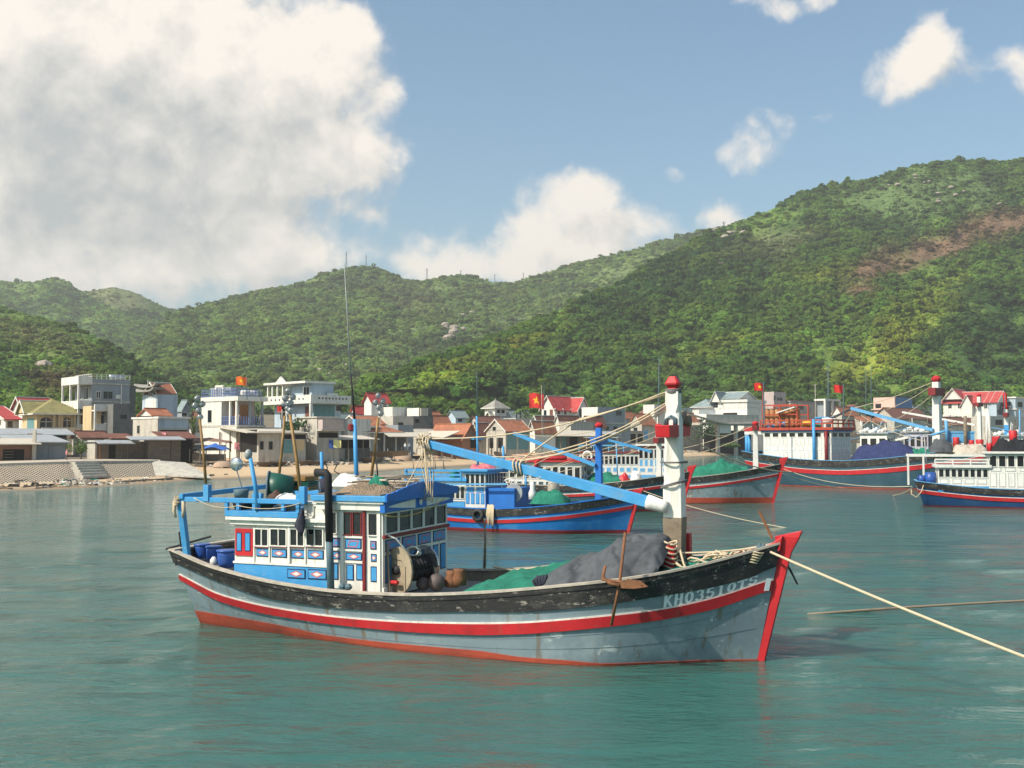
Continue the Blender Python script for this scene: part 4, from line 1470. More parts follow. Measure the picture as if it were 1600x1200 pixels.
 m.tube([a + back * .12, a, a.lerp(b, .35), a.lerp(b, .75), b], .165, 9, .13)
 m.build('boom_wrapping', m_cloth_white, boom)
 m = MB(); m.smooth = True
 for f_ in (.005, .02, .03):
  c = Vector(tip).lerp(Vector(foot), f_)
  m.tube([c + Vector((.03 * math.sin(a_ * 2), .15 * math.cos(a_), .17 * math.sin(a_))) for a_ in np.linspace(0, 6.28, 12)], .02, 5)
 c = Vector(tip)
 for k in range(14):
  rr = random.Random(k)
  m.tube([c + Vector((rr.uniform(-.2, .15), rr.uniform(-.15, .15), rr.uniform(-.15, .25))) for _ in range(4)], .014, 5)
 for k in range(5):
  m.tube([c + Vector((-.05 + .05 * k, 0, -.1)), c + Vector((-.12 + .08 * k, .05, -.55)), c + Vector((.02 + .04 * k, .02, -1.0 - .1 * k)), c + Vector((-.12 + .06 * k, 0, -1.35))], .013, 5)
 m.build('boom_lashing', m_rope, boom)
 m = MB(); m.smooth = True
 for f_ in (.42, .435, .45):
  c2 = Vector(tip).lerp(Vector(foot), f_)
  m.tube([c2 + Vector((.02 * math.sin(a_ * 2), .13 * math.cos(a_), .165 * math.sin(a_))) for a_ in np.linspace(0, 6.28, 12)], .022, 5)
 m.build('boom_lashing', m_rope, boom)
 # ---------------- running ropes of the mast and boom
 def rope(p, q, sag=.1, r=.016, name='rigging_rope', mt=m_rope, n=12):
  m_ = MB(); m_.smooth = True
  m_.tube(bez(p, q, sag, n), r, 6)
  return m_.build(name, mt, R)
 bl = Vector(tip); bm = bl.lerp(Vector(foot), .435)
 rope(FR.on(1042, 612, 1, -.1), bl + Vector((.1, 0, .1)), .28, .018)
 rope(FR.on(1042, 616, 1, -.05), FR.on(905, 655, 1, 0), .02, .018)
 rope(FR.on(905, 655, 1, 0), bm + Vector((0, 0, .12)), -.02, .018)
 rope(FR.on(1040, 630, 1, -.1), bl + Vector((.2, -.05, -.08)), .62, .017)
 rope(FR.on(1040, 634, 1, -.15), bl.lerp(Vector(foot), .3), .35, .015)
 rope(FR.on(1040, 640, 1, -.1), bm + Vector((0, 0, .15)), .2, .017)
 rope((xm + .1, .5, zc1 + .05), FR.on(1165, 668, 1, 4.0), .25, .013)
 rope((xm + .1, .2, zc0 + .1), FR.on(1240, 738, 1, 7.0), .2, .016)
 rope(bl + Vector((0, 0, -.1)), FR.on(612, 796, 1, -1.2), .1, .012)
 rope(bl + Vector((-.03, 0, -.1)), FR.on(668, 772, 1, -.3), -.2, .018)
 # ---------------- bow: bitts, ropes, rods
 for (px, py, h_) in ((1047, 885, .45), (1072, 858, .35)):
  p = FR.on(px, py, 1, -.55 if px < 1060 else .4)
  b_ = MB().bx(p[0] - .11, p[0] + .11, p[1] - .11, p[1] + .11, 1.5, p[2] + h_)
  b_.build('mooring_bitt', m_red, R, bevel=.02)
 p = FR.on(1166, 875, 1, -.35)
 MB().bx(p[0] - .14, p[0] + .14, p[1] - .15, p[1] + .15, p[2] - .12, p[2] + .14).build('mooring_bitt', m_red, R, bevel=.02)
 m = MB(); m.smooth = True
 pb = FR.on(1047, 872, 1, -.55)
 for k in range(6):
  zz = pb[2] - .18 + .10 * k
  m.tube([(pb[0] + .15 * math.cos(a), pb[1] + .15 * math.sin(a), zz + .03 * math.sin(a * 2)) for a in np.linspace(k, k + 6.2, 14)], .022, 5)
 m.tube([FR.on(1062, 857, 1, -.5), FR.on(1068, 880, 1, -.7), FR.on(1074, 893, 1, -.9)], .024, 6)
 for k in range(9):
  rr = random.Random(30 + k)
  x_ = rr.uniform(12.3, 13.6)
  u_ = HB.at_x(x_, 2.0)
  w_ = HB.hb(u_, HB.zs(u_))
  c = (x_, -w_ * rr.uniform(.30, .62), float(HB.zs(u_)) + rr.uniform(.02, .08))
  r_ = min(rr.uniform(.08, .22), w_ * .3)
  m.tube([(c[0] + r_ * 1.5 * math.cos(a), c[1] + r_ * math.sin(a), c[2] + .06 * math.sin(a * 2 + k)) for a in np.linspace(0, rr.uniform(4, 7), 14)], .022, 5)
 p6 = FR.on(1172, 868, 1, -.35)
 for k in range(5):
  m.tube([(p6[0] + .17 * math.cos(a) + .03 * k, p6[1] + .19 * math.sin(a), p6[2] - .12 + .05 * k + .02 * math.sin(3 * a)) for a in np.linspace(0, 6.28, 14)], .02, 5)
 m.build('bow_rope_coils', m_rope, R)
 rope(FR.on(1063, 864, 1, -.4), FR.on(1187, 855, 1, -.12), .03, .022)
 m = MB(); m.tube([FR.on(1186, 798, 1, .1), FR.on(1207, 842, 1, .1)], .03, 6); m.build('iron_rod', m_rust, R)
 m = MB(); m.tube([FR.on(1224, 872, 1, .3), FR.on(1236, 893, 1, .35), FR.on(1246, 913, 1, .4)], .028, 6, .02); m.build('hanging_rod', m_sooty, R)
 m = MB()
 for k in range(4):
  q_ = FR.on(1184 + 3 * k, 860 - 4 * (k % 2), 1, -.12)
  m.lathe([(.02, -.08), (.06, 0), (.03, .09)], 7, tuple(q_))
 m.build('chain_stopper', m_steel, R)
 m = MB(); q_ = FR.on(1212, 852, 1, 0)
 m.prism([(q_[0] - .42, q_[2] - .16), (q_[0] + .12, q_[2] - .1), (q_[0] + .18, q_[2] + .22), (q_[0] - .02, q_[2] + .08)], -.20, .20, 'y')
 m.build('breasthook', m_red, R, bevel=.02)

 # ---------------- poles on the roof, each with lamps
 def pole(a, b, ya, yb, r, mt, name, lamp=None, foot=None):
  p, q_ = FR.on(*a, 1, ya), FR.on(*b, 1, yb)
  m_ = MB(); m_.smooth = True
  m_.tube([p, (np.array(p) + q_) / 2 + np.array((.02, 0, 0)), q_], r, 7, r * .8)
  o = m_.build(name, mt, R)
  if lamp:
   m_ = MB(); m_.smooth = True
   bulb_cluster(m_, FR.on(*lamp, 1, yb), .08)
   m_.build('lamp_cluster', m_bulb, o)
  if foot:
   w = FR.on(*foot, 1, ya)
   m_ = MB().bx(w[0] - .075, w[0] + .075, ya - .07, ya + .07, w[2] - .02, w[2] + .38)
   m_.build('pole_clamp', m_blue, o, bevel=.006)
 pole((323, 776), (312, 655), -1.62, -1.62, .040, m_bamboo, 'bamboo_lamp_pole', (310, 641), (324, 782))
 pole((432, 775), (445, 650), 1.55, 1.55, .044, m_bamboo, 'bamboo_lamp_pole', (449, 638), (435, 775))
 pole((471, 782), (453, 648), -1.62, -1.5, .046, m_bamboo, 'bamboo_lamp_pole', (451, 630), (474, 786))
 pole((576, 772), (591, 652), 1.3, 1.3, .042, m_bamboo, 'bamboo_lamp_pole', (592, 636), (577, 770))
 pole((404, 800), (391, 716), -1.62, -1.62, .060, m_blue, 'lamp_post')
 m = MB(); m.smooth = True; m.lathe([(.03, -.12), (.08, -.08), (.1, .02), (.05, .1), (.02, .12)], 10, tuple(FR.on(388, 710, 1, -1.62))); m.build('post_lamp', m_corr_lamp, R)
 pole((503, 770), (502, 706), 1.2, 1.2, .055, m_blue, 'short_post')
 pole((590, 768), (588, 720), .9, .9, .024, m_sooty, 'stick')
 pole((500, 778), (499, 752), -1.4, -1.4, .02, m_steel, 'short_stanchion')
 pole((757, 888), (757, 810), 2.18, 2.2, .036, m_oldwood, 'gunwale_pole')
 a_, b_, c_, d_ = FR.on(558, 775, 1, .8), FR.on(554, 655, 1, .8), FR.on(548, 585, 1, .8), FR.on(538, 412, 1, .8)
 m = MB(); m.smooth = True; m.tube([a_, b_], .062, 8, .05); ap = m.build('aerial_post', m_blue, R)
 m = MB(); m.smooth = True; m.tube([b_, (np.array(b_) + c_) / 2, c_], .030, 6, .022); m.build('aerial_base', m_sooty, ap)
 m = MB(); m.smooth = True; m.tube([c_, (np.array(c_) + d_) / 2, d_], .020, 5, .011); m.build('aerial_whip', m_corr_lamp, ap)
 m = MB(); m.lathe([(.02, -.1), (.09, -.06), (.09, .07), (.02, .1)], 10, tuple(FR.on(549, 668, 1, .78))); m.build('red_lamp', m_dkred, ap)
 # search light
 c = FR.on(370, 725, 1, .3)
 m = MB(); m.smooth = True
 m.lathe([(.02, .13), (.10, .12), (.165, .04), (.18, -.03), (.175, -.05), (.12, -.08), (.02, -.10)], 18, tuple(c), 'y')
 sl = m.build('search_light', m_chrome, R)
 m = MB(); m.tube([np.array(c) + (0, 0, -.16), FR.on(379, 765, 1, .3)], .014, 5); m.build('lamp_stalk', m_steel, sl)
 m = MB(); m.smooth = True; m.lathe([(.17, 0), (.2, .2), (.17, .22), (.1, .22)], 14, tuple(FR.on(377, 778, 1, .1))); m.build('lamp_base', m_steel, sl)
 # yellow cord along the front windows
 rope(FR.on(602, 806, 0, XF + .2), FR.on(694, 779, 0, XF + .35), .16, .012, 'yellow_cord', mat('yellow_cord', (.50, .36, .10), .8))
 # cable hanging along the blue rail
 rope(FR.on(303, 778, 1, -1.72), FR.on(372, 790, 1, -1.72), .12, .010)
 rope(FR.on(372, 790, 1, -1.72), FR.on(470, 786, 1, -1.72), .10, .010)
 # scum and repairs: a lighter plank patch on the bow shoulder
 return R

BOAT = main_boat()

def on_boat(fr, p=(0, 0, 0), rz=0.0, rx=0.0, ry=0.0):
 return fr.M @ Matrix.Translation(Vector(p)) @ Matrix.Rotation(rz, 4, 'Z') @ Matrix.Rotation(rx, 4, 'X') @ Matrix.Rotation(ry, 4, 'Y')

def boat_cargo():
 # barrels
 labels = ('open blue plastic barrel on the stern deck, nearest the gantry post', 'open blue plastic barrel on the stern deck, between two other barrels', 'big open blue plastic barrel beside the red cabin door')
 for (px, py, y, r, hgt), lb in zip(((316, 872, -.55, .19, .36), (334, 877, -.75, .185, .38), (354, 886, -1.0, .225, .42)), labels):
  p = FR.on(px, py, 1, y)
  M = on_boat(FR, p)
  o = empty('plastic_barrel', lb, 'barrel', 'blue barrels on the stern', M=M)
  m = MB(); m.smooth = True
  m.lathe([(r * .82, 0), (r * .95, hgt * .3), (r, hgt * .7), (r * .97, hgt), (r * .90, hgt), (r * .9, hgt * .6), (r * .75, .04)], 20)
  m.build('barrel_body', m_barrel, o)
  m = MB(); m.smooth = True
  m.lathe([(r * .97, hgt * .88), (r * 1.10, hgt * .9), (r * 1.10, hgt), (r * .97, hgt * 1.01)], 20)
  m.build('barrel_rim', m_barrel, o)
 p = FR.on(334, 884, 1, -1.15)
 m = MB(); m.smooth = True; m.lathe([(.02, 0), (.09, .02), (.09, .14), (.05, .2), (.03, .22)], 10)
 o = m.build('white_jug', m_cloth_white); o.matrix_world = on_boat(FR, p); tag(o, 'small dirty white plastic jug between the blue barrels', 'jug')
 # big green tub lying on its side on the aft roof
 p = FR.on(432, 783, 1, -.2)
 M = on_boat(FR, (p[0], p[1], p[2] + .30), math.radians(-62), math.radians(0), math.radians(0))
 o = empty('green_tub', 'large dark green tub lying on its side on the cabin roof', 'tub', M=M)
 m = MB(); m.smooth = True
 m.lathe([(.02, .42), (.30, .42), (.38, .1), (.43, -.2), (.40, -.2), (.35, .1), (.28, .38), (.02, .38)], 24, (0, 0, 0), 'y')
 m.build('tub_body', m_dkgreen, o)
 m = MB(); m.smooth = True
 m.lathe([(.40, -.205), (.455, -.2), (.455, -.16), (.42, -.16)], 24, (0, 0, 0), 'y')
 m.build('tub_rim', m_steel, o)
 # brown net bundle spilling in front of the tub
 q = FR.on(432, 786, 1, -.7)
 zr = q[2] - .02
 mound(None, 'brown net bundle spilling out of the green tub', 'net', FR.M, net_mat('brown_net', (.14, .085, .065), 40), 22, 14, (q[0] - .28, q[0] + .32, -.95, -.45), lambda X, Y: zr + .26 * np.clip(1 - ((X - q[0]) / .3) ** 2 - ((Y + .7) / .27) ** 2, 0, 1) ** .6, 3, .08, 'net_bundle', .04, 6)
 q2 = FR.on(452, 782, 1, -.9)
 mound(None, 'crumpled pale blue plastic sheet on the cabin roof beside the tub', 'sheet', FR.M, m_cloth_white, 26, 14, (q2[0] - .35, q2[0] + .5, -1.2, -.6), lambda X, Y: q2[2] - .02 + .16 * np.clip(1 - ((X - q2[0]) / .4) ** 2 - ((Y + .9) / .3) ** 2, 0, 1) ** .5, 5, .10, 'plastic_sheet', .08, 5)
 # dark baskets under the rail
 for k, (px, lb) in enumerate(((381, 'dark round basket under the blue rail, the aft one'), (411, 'dark round basket under the blue rail beside the lamp post'), (452, 'brown round basket under the blue rail by the hanging jacket'))):
  p = FR.on(px, 802, 1, -1.15)
  m = MB(); m.smooth = True
  m.lathe([(.02, 0), (.18, 0), (.26, .2), (.28, .24), (.25, .24), (.16, .05), (.02, .05)], 16)
  o = m.build('basket', [m_sooty, m_dkgreen, m_oldwood][k]); o.matrix_world = on_boat(FR, (p[0], p[1], p[2] + .02)); tag(o, lb, 'basket', 'baskets under the roof rail')
 # stacked crates
 for k, (dx, c_, lb) in enumerate(((0, m_bamboo, 'yellowish slatted crate at the bottom of the roof stack'), (.03, m_dkgreen, 'green slatted crate in the middle of the roof stack'), (-.02, m_bamboo, 'yellowish slatted crate on top of the roof stack'))):
  p = FR.on(471, 767, 1, .5)
  o = empty('slatted_crate', lb, 'crate', 'crates stacked on the roof', M=on_boat(FR, (p[0] + dx, .5, p[2] + .02 + .125 * k), math.radians(4 - 5 * k)))
  w, d_ = .36, .26
  for zz in (.02, .075):
   for (a, b) in (((-w, -d_), (w, -d_)), ((w, -d_), (w, d_)), ((w, d_), (-w, d_)), ((-w, d_), (-w, -d_))):
    MB().bar((a[0], a[1], zz), (b[0], b[1], zz), .014, .042).build('slat', c_, o)
  for y in np.linspace(-d_ + .05, d_ - .05, 5):
   MB().bar((-w, y, .105), (w, y, .105), .06, .014).build('slat', c_, o)
  for sx in (-1, 1):
   for sy in (-1, 1):
    MB().bx(sx * (w - .03) - .018, sx * (w - .03) + .018, sy * (d_ - .03) - .018, sy * (d_ - .03) + .018, 0, .112).build('corner_post', c_, o)
 # sticks and old rope on the wheelhouse roof
 p = FR.on(560, 775, 1, -.2)
 base = FR.on(598, 775, 1, -1.6)[2] + .04
 lie = Frame(FR.O, YAW, math.radians(1.0))
 for k in range(13):
  rr = random.Random(60 + k)
  a = (4.35 + rr.uniform(-.5, .5), rr.uniform(-1.2, 1.1), base + .03 + .022 * k)
  b = (5.45 + rr.uniform(-.4, .35), rr.uniform(-1.2, 1.1), base + .05 + .022 * k)
  m = MB(); m.smooth = True; m.tube([a, b], rr.uniform(.014, .028), 6)
  o = m.build('stick', m_cream if k % 3 else m_oldwood); o.matrix_world = FR.M
  tag(o, 'pale bare stick lying in the pile on the wheelhouse roof', 'stick', 'sticks piled on the wheelhouse roof')
 mound(None, 'heap of pale brown old rope and netting over the wheelhouse roof', 'rope heap', FR.M, net_mat('tan_rope_heap', (.30, .22, .15), 26), 46, 30, (4.15, 5.6, -1.4, 1.3), lambda X, Y: base - .03 + .17 * np.clip(1 - ((X - 4.9) / .75) ** 4 - ((Y) / 1.4) ** 4, 0, 1) ** .7, 12, .13, 'rope_heap', .08, 4)
 q = FR.on(592, 772, 1, -.6)
 mound(None, 'tangle of bright teal net on the front of the wheelhouse roof', 'net', FR.M, m_net, 24, 18, (q[0] - .28, q[0] + .28, -.95, -.25), lambda X, Y: base + .05 + .24 * np.clip(1 - ((X - q[0]) / .27) ** 2 - ((Y + .6) / .34) ** 2, 0, 1) ** .6, 15, .16, 'net_tangle', .08, 7)
 q = FR.on(546, 768, 1, .3)
 mound(None, 'grey and white cloth bundle on the wheelhouse roof', 'bundle', FR.M, m_cloth_white, 24, 16, (q[0] - .5, q[0] + .4, -.1, .7), lambda X, Y: base + .06 + .24 * np.clip(1 - ((X - q[0]) / .45) ** 2 - ((Y - .3) / .4) ** 2, 0, 1) ** .7, 18, .14, 'cloth_bundle', .10, 4, flat=.8)
 q = FR.on(570, 760, 1, .3)
 m = MB(); m.smooth = True; m.lathe([(.15 * math.sin(a), -.15 * math.cos(a)) for a in np.linspace(.02, 3.12, 10)], 14)
 o = m.build('float_ball', mat('faded_orange_plastic', (.50, .27, .14), .6, .15)); o.matrix_world = on_boat(FR, q); tag(o, 'faded orange round float beside the cloth bundle on the roof', 'float')
 q = FR.on(508, 760, 1, .2)
 m = MB(); m.smooth = True; m.lathe([(.02, -.2), (.15, -.18), (.19, 0), (.15, .18), (.02, .2)], 14)
 o = m.build('navy_drum', m_cloth_navy); o.matrix_world = on_boat(FR, q); tag(o, 'small navy drum on the wheelhouse roof behind the exhaust', 'drum')
 # bent iron brackets
 for k, (pts, lb) in enumerate((([(506, 722), (512, 731), (507, 737)], 'thin bent iron bracket on the roof beside the blue short post'), ([(527, 725), (522, 736), (537, 745)], 'thin bent iron bracket on the roof, the one pointing forward'))):
  m = MB(); m.tube([FR.on(a, b, 1, 1.2) for a, b in pts], .016, 5)
  o = m.build('iron_bracket', m_sooty); o.matrix_world = FR.M; tag(o, lb, 'bracket')
 # jacket
 m = MB(); m.smooth = True
 rows = [(792, 473, 474), (798, 470, 475), (806, 466, 476), (814, 462, 477), (822, 460, 477), (830, 465, 475), (837, 468, 473)]
 y = -1.72
 rings = []
 for i, (py, a, b) in enumerate(rows):
  rings.append([FR.on(a, py, 1, y), FR.on(a * .65 + b * .35, py, 1, y - .07 - .02 * (i % 2)), FR.on(a * .35 + b * .65, py, 1, y - .03), FR.on(b, py, 1, y - .05), FR.on((a + b) / 2, py, 1, y + .05)])
 m.loft([[tuple(p) for p in r] for r in rings], True, True)
 o = m.build('jacket', m_cloth_navy); o.matrix_world = FR.M; tag(o, 'dark navy jacket hanging from the blue cabin rail', 'jacket')
 # float bottle at the roof corner
 q = FR.on(692, 793, 1, 1.55)
 m = MB(); m.smooth = True; m.lathe([(.02, -.14), (.085, -.13), (.095, -.02), (.085, .08), (.03, .13), (.03, .16)], 12)
 m.mat(1); m.lathe([(.05, .13), (.07, .2), (.045, .3), (.02, .32)], 10)
 o = m.build('float_bottle', [m_cloth_white, m_rope]); o.matrix_world = on_boat(FR, q); tag(o, 'white plastic bottle hanging at the front corner of the wheelhouse roof', 'bottle')
 # green net in the waist
 def hnet(X, Y):
  top = np.interp(X, [6.9, 7.4, 8.2, 9.2, 10.2], [.95, 1.15, 1.5, 1.62, 1.45])
  return .9 + (top - .9) * np.clip(1 - np.abs(Y / 2.05) ** 4, 0, 1) ** .6 * np.clip((X - 6.85) / .5, 0, 1) ** .5
 mound(None, 'bright green fishing net spread in the waist of the boat', 'net', FR.M, m_net, 60, 50, (6.9, 10.3, -2.0, 2.0), hnet, 23, .08, 'fishing_net', .06, 1.6, flat=.35, ymap=lambda x: (HB.hb(HB.at_x(x, 1.2), 1.2) - .14) / 2)
 mound(None, 'dark green fishing net under the grey cover at the bow', 'net', FR.M, m_net2, 40, 26, (10.6, 13.5, -1, 1), lambda X, Y: 1.35 + np.interp(X, [10.6, 11.5, 12.4, 13.5], [.25, .42, .6, .72]) * np.clip(1 - np.abs(Y / 1.02) ** 4, 0, 1) ** .5 * np.clip((13.55 - X) / .3, 0, 1) ** .5, 29, .10, 'fishing_net', .06, 2.4, ymap=lambda x: max(.1, HB.hb(HB.at_x(x, 1.6), 1.6) - .16))
 # grey cover
 sil = [(838, 918), (850, 912), (872, 893), (892, 876), (905, 868), (925, 866), (940, 863), (955, 850), (975, 838), (1005, 833), (1030, 834), (1043, 842), (1052, 862)]
 pts = np.array([FR.on(a, b, 1, -.35)[[0, 2]] for a, b in sil])
 bot = np.array([FR.on(a, b, 1, -1.9)[[0, 2]] for a, b in ((838, 921), (900, 918), (960, 908), (1010, 900), (1030, 895))])

 def htarp(X, Y):
  top = np.interp(X, pts[:, 0], pts[:, 1])
  lo = np.interp(X, bot[:, 0], bot[:, 1]) - .12
  w = np.interp(X, [9.1, 9.6, 11.2, 12.1], [1.5, 1.95, 1.75, 1.3])
  t = np.clip(1 - np.abs((Y + .25) / w) ** 2.4, 0, 1) ** .75
  w1 = fbm(X * .8, Y * .5, 3, 51)
  pleat = np.sin(7.5 * X + 2.0 * Y + 5 * w1) * .085 * np.clip(1.25 - t, 0, 1) * np.clip(t * 4, 0, 1)
  cre = np.clip(1 - 5 * np.abs(fbm(X * .75 + .5 * Y, Y * 1.1 - .4 * X, 3, 53)), 0, 1) ** 1.5 + .7 * np.clip(1 - 6 * np.abs(fbm(X * 1.5 - .8 * Y, Y * .9 + .6 * X, 2, 54)), 0, 1) ** 1.5
  return lo + (top - lo) * t + pleat - .085 * cre * np.clip(t * 2, 0, 1)

 mound(None, 'crumpled grey shade cloth cover tied over gear before the mast', 'cover', FR.M, m_tarp, 120, 80, (pts[0, 0], pts[-1, 0], -2.05, 1.6), htarp, 37, .025, 'grey_cover', .03, 1.4, flat=.12)
 m = MB(); m.smooth = True
 for k in range(5):
  m.tube([FR.on(838 + 3 * k, 917 - k, 1, -1.6), FR.on(833 + 5 * k, 908 - 2 * k, 1, -1.55), FR.on(842 + 3 * k, 900, 1, -1.5)], .035, 6)
 o = m.build('cloth_knot', m_cloth_navy); o.matrix_world = FR.M; tag(o, 'dark knotted corner cloth at the low end of the grey cover', 'cloth')
 # long pale rope along the far gunwale
 m = MB(); m.smooth = True
 m.tube([FR.on(772, 886, 1, 1.9), FR.on(800, 891, 1, 1.7), FR.on(830, 888, 1, 1.75), FR.on(858, 884, 1, 1.8)], .028, 6)
 o = m.build('hawser', m_rope); o.matrix_world = FR.M; tag(o, 'pale hawser lying along the far gunwale behind the green net', 'rope')
 # anchor
 o = empty('anchor', 'rusty iron anchor hung over the near gunwale below the grey cover', 'anchor', M=FR.M)
 y = -2.42
 a, b, c = FR.on(977, 832, 1, y + .25), FR.on(968, 912, 1, y), FR.on(955, 977, 1, y + .02)
 m = MB(); m.smooth = True; m.tube([a, b, c], .032, 7); m.build('shank', m_rust, o)
 m = MB(); m.smooth = True
 m.tube([FR.on(946, 884, 1, y - .05), FR.on(942, 902, 1, y - .05), FR.on(952, 911, 1, y - .08), FR.on(968, 915, 1, y - .08)], .03, 6, .045)
 m.build('fluke_arm', m_rust, o)
 m = MB()
 pp = [FR.on(u, v, 1, y - .08) for u, v in ((968, 912), (980, 905), (1000, 908), (1012, 917), (990, 920), (970, 919))]
 m.loft([[tuple(p) for p in pp], [tuple(np.array(p) + (0, .05, 0)) for p in pp]], True, True)
 m.build('fluke', m_rust, o)
 m = MB(); m.smooth = True; m.tube([FR.on(940, 905, 1, y - .06), FR.on(968, 909, 1, y), FR.on(1005, 915, 1, y - .06)], .03, 6); m.build('stock', m_rust, o)
 # mooring rope out to the right, and one that comes up out of the water
 a, b = FR.world(FR.on(1189, 856, 1, -.12)), at(1900, 1138, 15.5)
 m = MB(); m.smooth = True; m.tube(bez(a, b, .08, 40), .026, 7)
 o = m.build('mooring_rope', m_rope); tag(o, 'long pale mooring rope running from the near bow out to the right', 'rope')
 a, b = ground(1262, 960, -.03), ground(2100, 926, .05)
 m = MB(); m.smooth = True; m.tube(bez(a, b, -.14, 24), .034, 7)
 o = m.build('mooring_rope', mat('wet_brown_rope', (.26, .19, .13), .8, .25, 20, .3)); tag(o, 'brown wet rope rising out of the water at the right', 'rope')

boat_cargo()
# ================================================================== the boats behind
m_hullblue = mat('bright_blue_hull', (.014, .145, .42), .4, .14, 1.0, .15, 8, (.10, .26, .42), .35, 1.0)
m_hullnavy = mat('navy_hull', (.012, .055, .15), .45, .2, 1.0, .15, 8, (.05, .09, .13), .4, 1.0)
m_hullslate = mat('slate_hull', (.030, .075, .105), .5, .2, 1.0, .15, 8, (.07, .10, .11), .4, 1.0)
m_skyblue = mat('sky_blue_paint', (.12, .34, .58), .5, .1, 2, .1)
m_offwhite = mat('off_white_paint', (.66, .64, .60), .55, .06, 2, .1, 25, (.35, .33, .30), .3, 1.5, streak=True)
m_grey = mat('grey_line_paint', (.30, .31, .33), .6, .1)
m_tan = mat('tan_basketry', (.42, .20, .09), .85, .25, 5, .4, 30)
m_corr = mat('grey_sheet_metal', (.33, .35, .36), .5, .15, 2, .1, 10, RUST, .3, 1.5)
m_black_net = net_mat('black_net', (.018, .02, .024), 12)

def far_hull(label, fr, L, z3, beam, mats, bowfull=1.0, band=.36, gap=.10, stripe=.17, boot=.16, stern=.62, **kw):
 zst, zmid, zb = z3
 R = empty('fishing_boat', label, 'boat', 'boats moored behind', M=fr.M)
 h = beam / 2
 u = [0, .12, .3, .45, .6, .75, .87, .95, 1]
 zs = [zmid + (zst - zmid) * max(0, 1 - a / .42) ** 1.7 + (zb - zmid) * max(0, (a - .38) / .62) ** 2.0 for a in u]
 hull = Hull(L, (u, zs), (u, [h * k for k in (.66, .82, .96, 1, 1, .92, .62, .30, .05)]), (u, [h * k for k in (.36, .6, .84, .93, .92, .75, .40, .16, .03)]), .24, .30)
 Z = hull.zs
 ln = dict(band=lambda a: Z(a) - band, s_top=lambda a: Z(a) * (1 - .06) - band - gap, s_bot=lambda a: Z(a) * .94 - band - gap - stripe, boot=lambda a: boot, line_w=.045)
 hull_parts(R, hull, ln, mats, n=30, **kw)
 return R, hull, ln

def cabin(R, x0, x1, hw, z0, z1, wall=None, name='cabin_wall', base=None, base_h=0.0, wins=0, wz=(.55, .88), rows=(), front=0, roof=None, over=.2, roof_t=.1, field=None, edge=None, frame=None, roof2=None, front_rows=()):
 wall = wall or m_offwhite
 frame = frame or wall
 MB().bx(x0, x1, -hw, hw, z0 + base_h, z1).build(name, wall, R)
 if base_h:
  MB().bx(x0 - .01, x1 + .01, -hw - .012, hw + .012, z0 - .4, z0 + base_h - .002).build('cabin_base', base, R)
 h = z1 - z0 - base_h
 zb = z0 + base_h
 if wins:
  st = (x1 - x0) / wins
  for k in range(wins):
   window(R, 'y-', -hw, x0 + st * (k + .16), x0 + st * (k + .84), zb + h * wz[0], zb + h * wz[1], frame, min(.05, st * .12), 0, .03, pane=False)
 for n, f0, f1 in rows:
  st = (x1 - x0) / n
  for k in range(n):
   panel(R, 'y-', -hw, x0 + st * (k + .14), x0 + st * (k + .86), zb + h * f0, zb + h * f1, None, field or m_skyblue, edge or wall, .03)
 if front:
  st = 2 * hw / front
  for k in range(front):
   window(R, 'x+', x1, -hw + st * (k + .13), -hw + st * (k + .87), zb + h * wz[0], zb + h * wz[1], frame, min(.05, st * .1), 0, .03, pane=False)
 for n, f0, f1 in front_rows:
  st = 2 * hw / n
  for k in range(n):
   panel(R, 'x+', x1, -hw + st * (k + .14), -hw + st * (k + .86), zb + h * f0, zb + h * f1, None, field or m_skyblue, edge or wall, .03)
 if roof:
  MB().bx(x0 - over, x1 + over, -hw - over, hw + over, z1 + .001, z1 + roof_t).build('cabin_roof', roof, R, bevel=.02)
 if roof2:
  MB().bx(x0 - over * .5, x1 + over * .5, -hw - over * .5, hw + over * .5, z1 - .12, z1).build('roof_moulding', roof2, R)

def rails(R, pts, z0, z1, m, r=.035, levels=2, name='deck_rail'):
 for a, b in zip(pts[:-1], pts[1:]):
  n = max(1, int(math.dist(a, b) / 1.1))
  for k in range(n + 1):
   x, y = a[0] + (b[0] - a[0]) * k / n, a[1] + (b[1] - a[1]) * k / n
   MB().bar((x, y, z0), (x, y, z1), r * 1.6).build('rail_post', m, R)
  for l in range(levels):
   z = z1 - (z1 - z0) * .45 * l
   MB().bar((a[0], a[1], z), (b[0], b[1], z), r * 1.5, r * 2.2).build(name, m, R)

